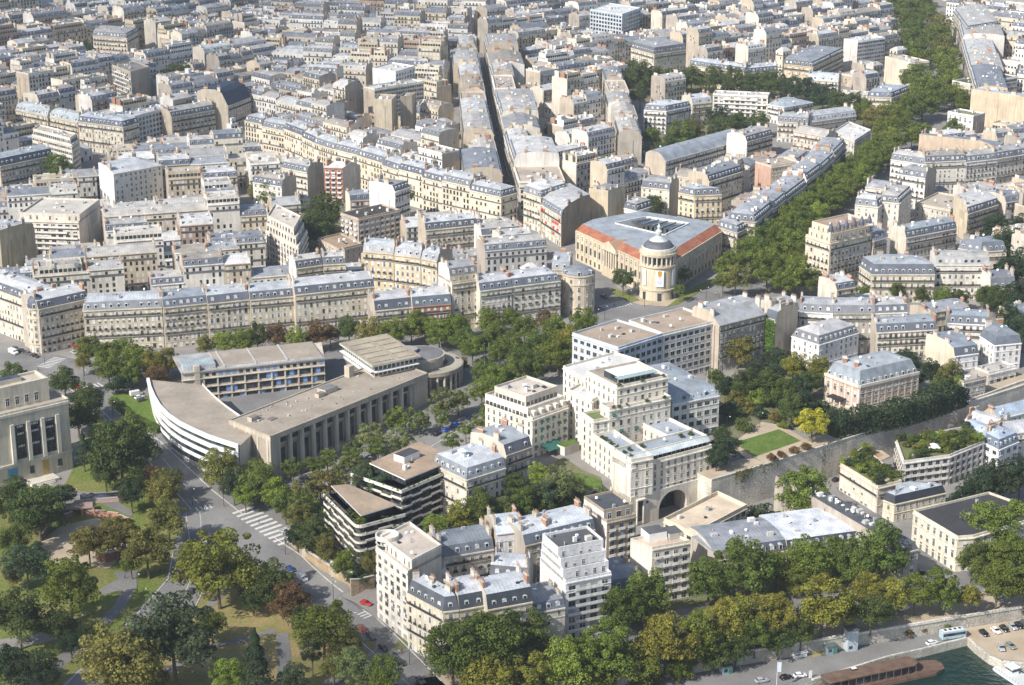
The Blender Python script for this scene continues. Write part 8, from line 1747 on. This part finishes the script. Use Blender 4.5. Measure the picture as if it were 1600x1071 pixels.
# far strip of grass
drape('far_lawn', [(485, 30), (555, 20), (560, 14), (490, 22)], .3, 'lawn')

# ------------------------------------------------------------------ air
ENABLE_HAZE = True
if ENABLE_HAZE:
    mb = MB(); mb.frame((-900, -60, -14.5), (1800, 0, 0), (0, 2800, 0), (0, 0, 297), 'air' if 'air' in MATS else 'stone', bottom=True)
    hm = bpy.data.materials.new('air'); hm.use_nodes = True; t = hm.node_tree; t.nodes.remove(t.nodes['Principled BSDF'])
    v = t.nodes.new('ShaderNodeVolumePrincipled'); v.inputs['Color'].default_value = (.82, .90, 1.0, 1); v.inputs['Density'].default_value = 0.00007; v.inputs['Anisotropy'].default_value = .2
    t.links.new(v.outputs[0], t.nodes['Material Output'].inputs['Volume'])
    o = mb.build('haze'); o.data.materials.clear(); o.data.materials.append(hm); o['kind'] = 'stuff'

# two banks of fair-weather cloud, out of the picture, whose soft shade lies over the park and the far rooftops
m = bpy.data.materials.new('cloud'); m.use_nodes = True; t = m.node_tree; b = t.nodes['Principled BSDF']; b.inputs['Base Color'].default_value = (.9, .9, .9, 1); b.inputs['Roughness'].default_value = 1
trn = t.nodes.new('ShaderNodeBsdfTransparent'); mx = t.nodes.new('ShaderNodeMixShader'); mx.inputs[0].default_value = .042
t.links.new(trn.outputs[0], mx.inputs[1]); t.links.new(b.outputs[0], mx.inputs[2]); t.links.new(mx.outputs[0], t.nodes['Material Output'].inputs[0]); MATS['cloud'] = m
def cloud(spots, alt, seed, n):
    r = random.Random(seed); mb = MB()
    for (px, py, rx, ry) in spots:
        g = P(px, py, 15); c = g + tosun * ((alt - g.z) / tosun.z)
        for i in range(n):
            a, k = r.uniform(0, 6.28), r.random() ** .6; x, y = c.x + rx * k * math.cos(a), c.y + ry * k * math.sin(a); q = r.uniform(.35, .75) * min(rx, ry) * (1.15 - .6 * k); z = alt + r.uniform(-30, 60)
            mb.lathe((x, y, z), [(q * math.cos(w_), q * .4 * math.sin(w_)) for w_ in (-1.57, -.9, -.3, .3, .9, 1.57)], 14, 'cloud', cap=False)
    o = mb.build('cloud'); o['kind'] = 'structure'
cloud([(130, 60, 330, 330), (420, -10, 330, 160)], 900, 1, 22)
cloud([(130, 930, 130, 90), (420, 1030, 130, 50)], 900, 2, 13)
# ------------------------------------------------------------------ labels: where several would read the same, say which one by its place among them
ORD = ['zeroth', 'first', 'second', 'third', 'fourth', 'fifth', 'sixth', 'seventh', 'eighth', 'ninth', 'tenth', 'eleventh', 'twelfth', 'thirteenth', 'fourteenth', 'fifteenth', 'sixteenth', 'seventeenth', 'eighteenth', 'nineteenth', 'twentieth']
by = {}
for t_ in THINGS: by.setdefault(t_['label'], []).append(t_)
for lb, ts in by.items():
    if len(ts) == 1: continue
    ts.sort(key=lambda o: proj(o.location)[0]); n = len(ts)
    for i, o in enumerate(ts):
        if i == 0: w_ = 'leftmost'
        elif i == n - 1: w_ = 'rightmost'
        elif i < (n + 1) // 2: w_ = (ORD[i + 1] if i < 20 else str(i + 1) + 'th') + ' from left'
        else: w_ = (ORD[n - i] if n - i < 21 else str(n - i) + 'th') + ' from right'
        o['label'] = f'{lb}, {w_}'; o['group'] = o.get('group') or ' '.join(lb.split()[:12])
for t_ in THINGS:
    if len(t_['label'].split()) > 16: print('LONG', t_['label'])
bpy.context.view_layer.update()
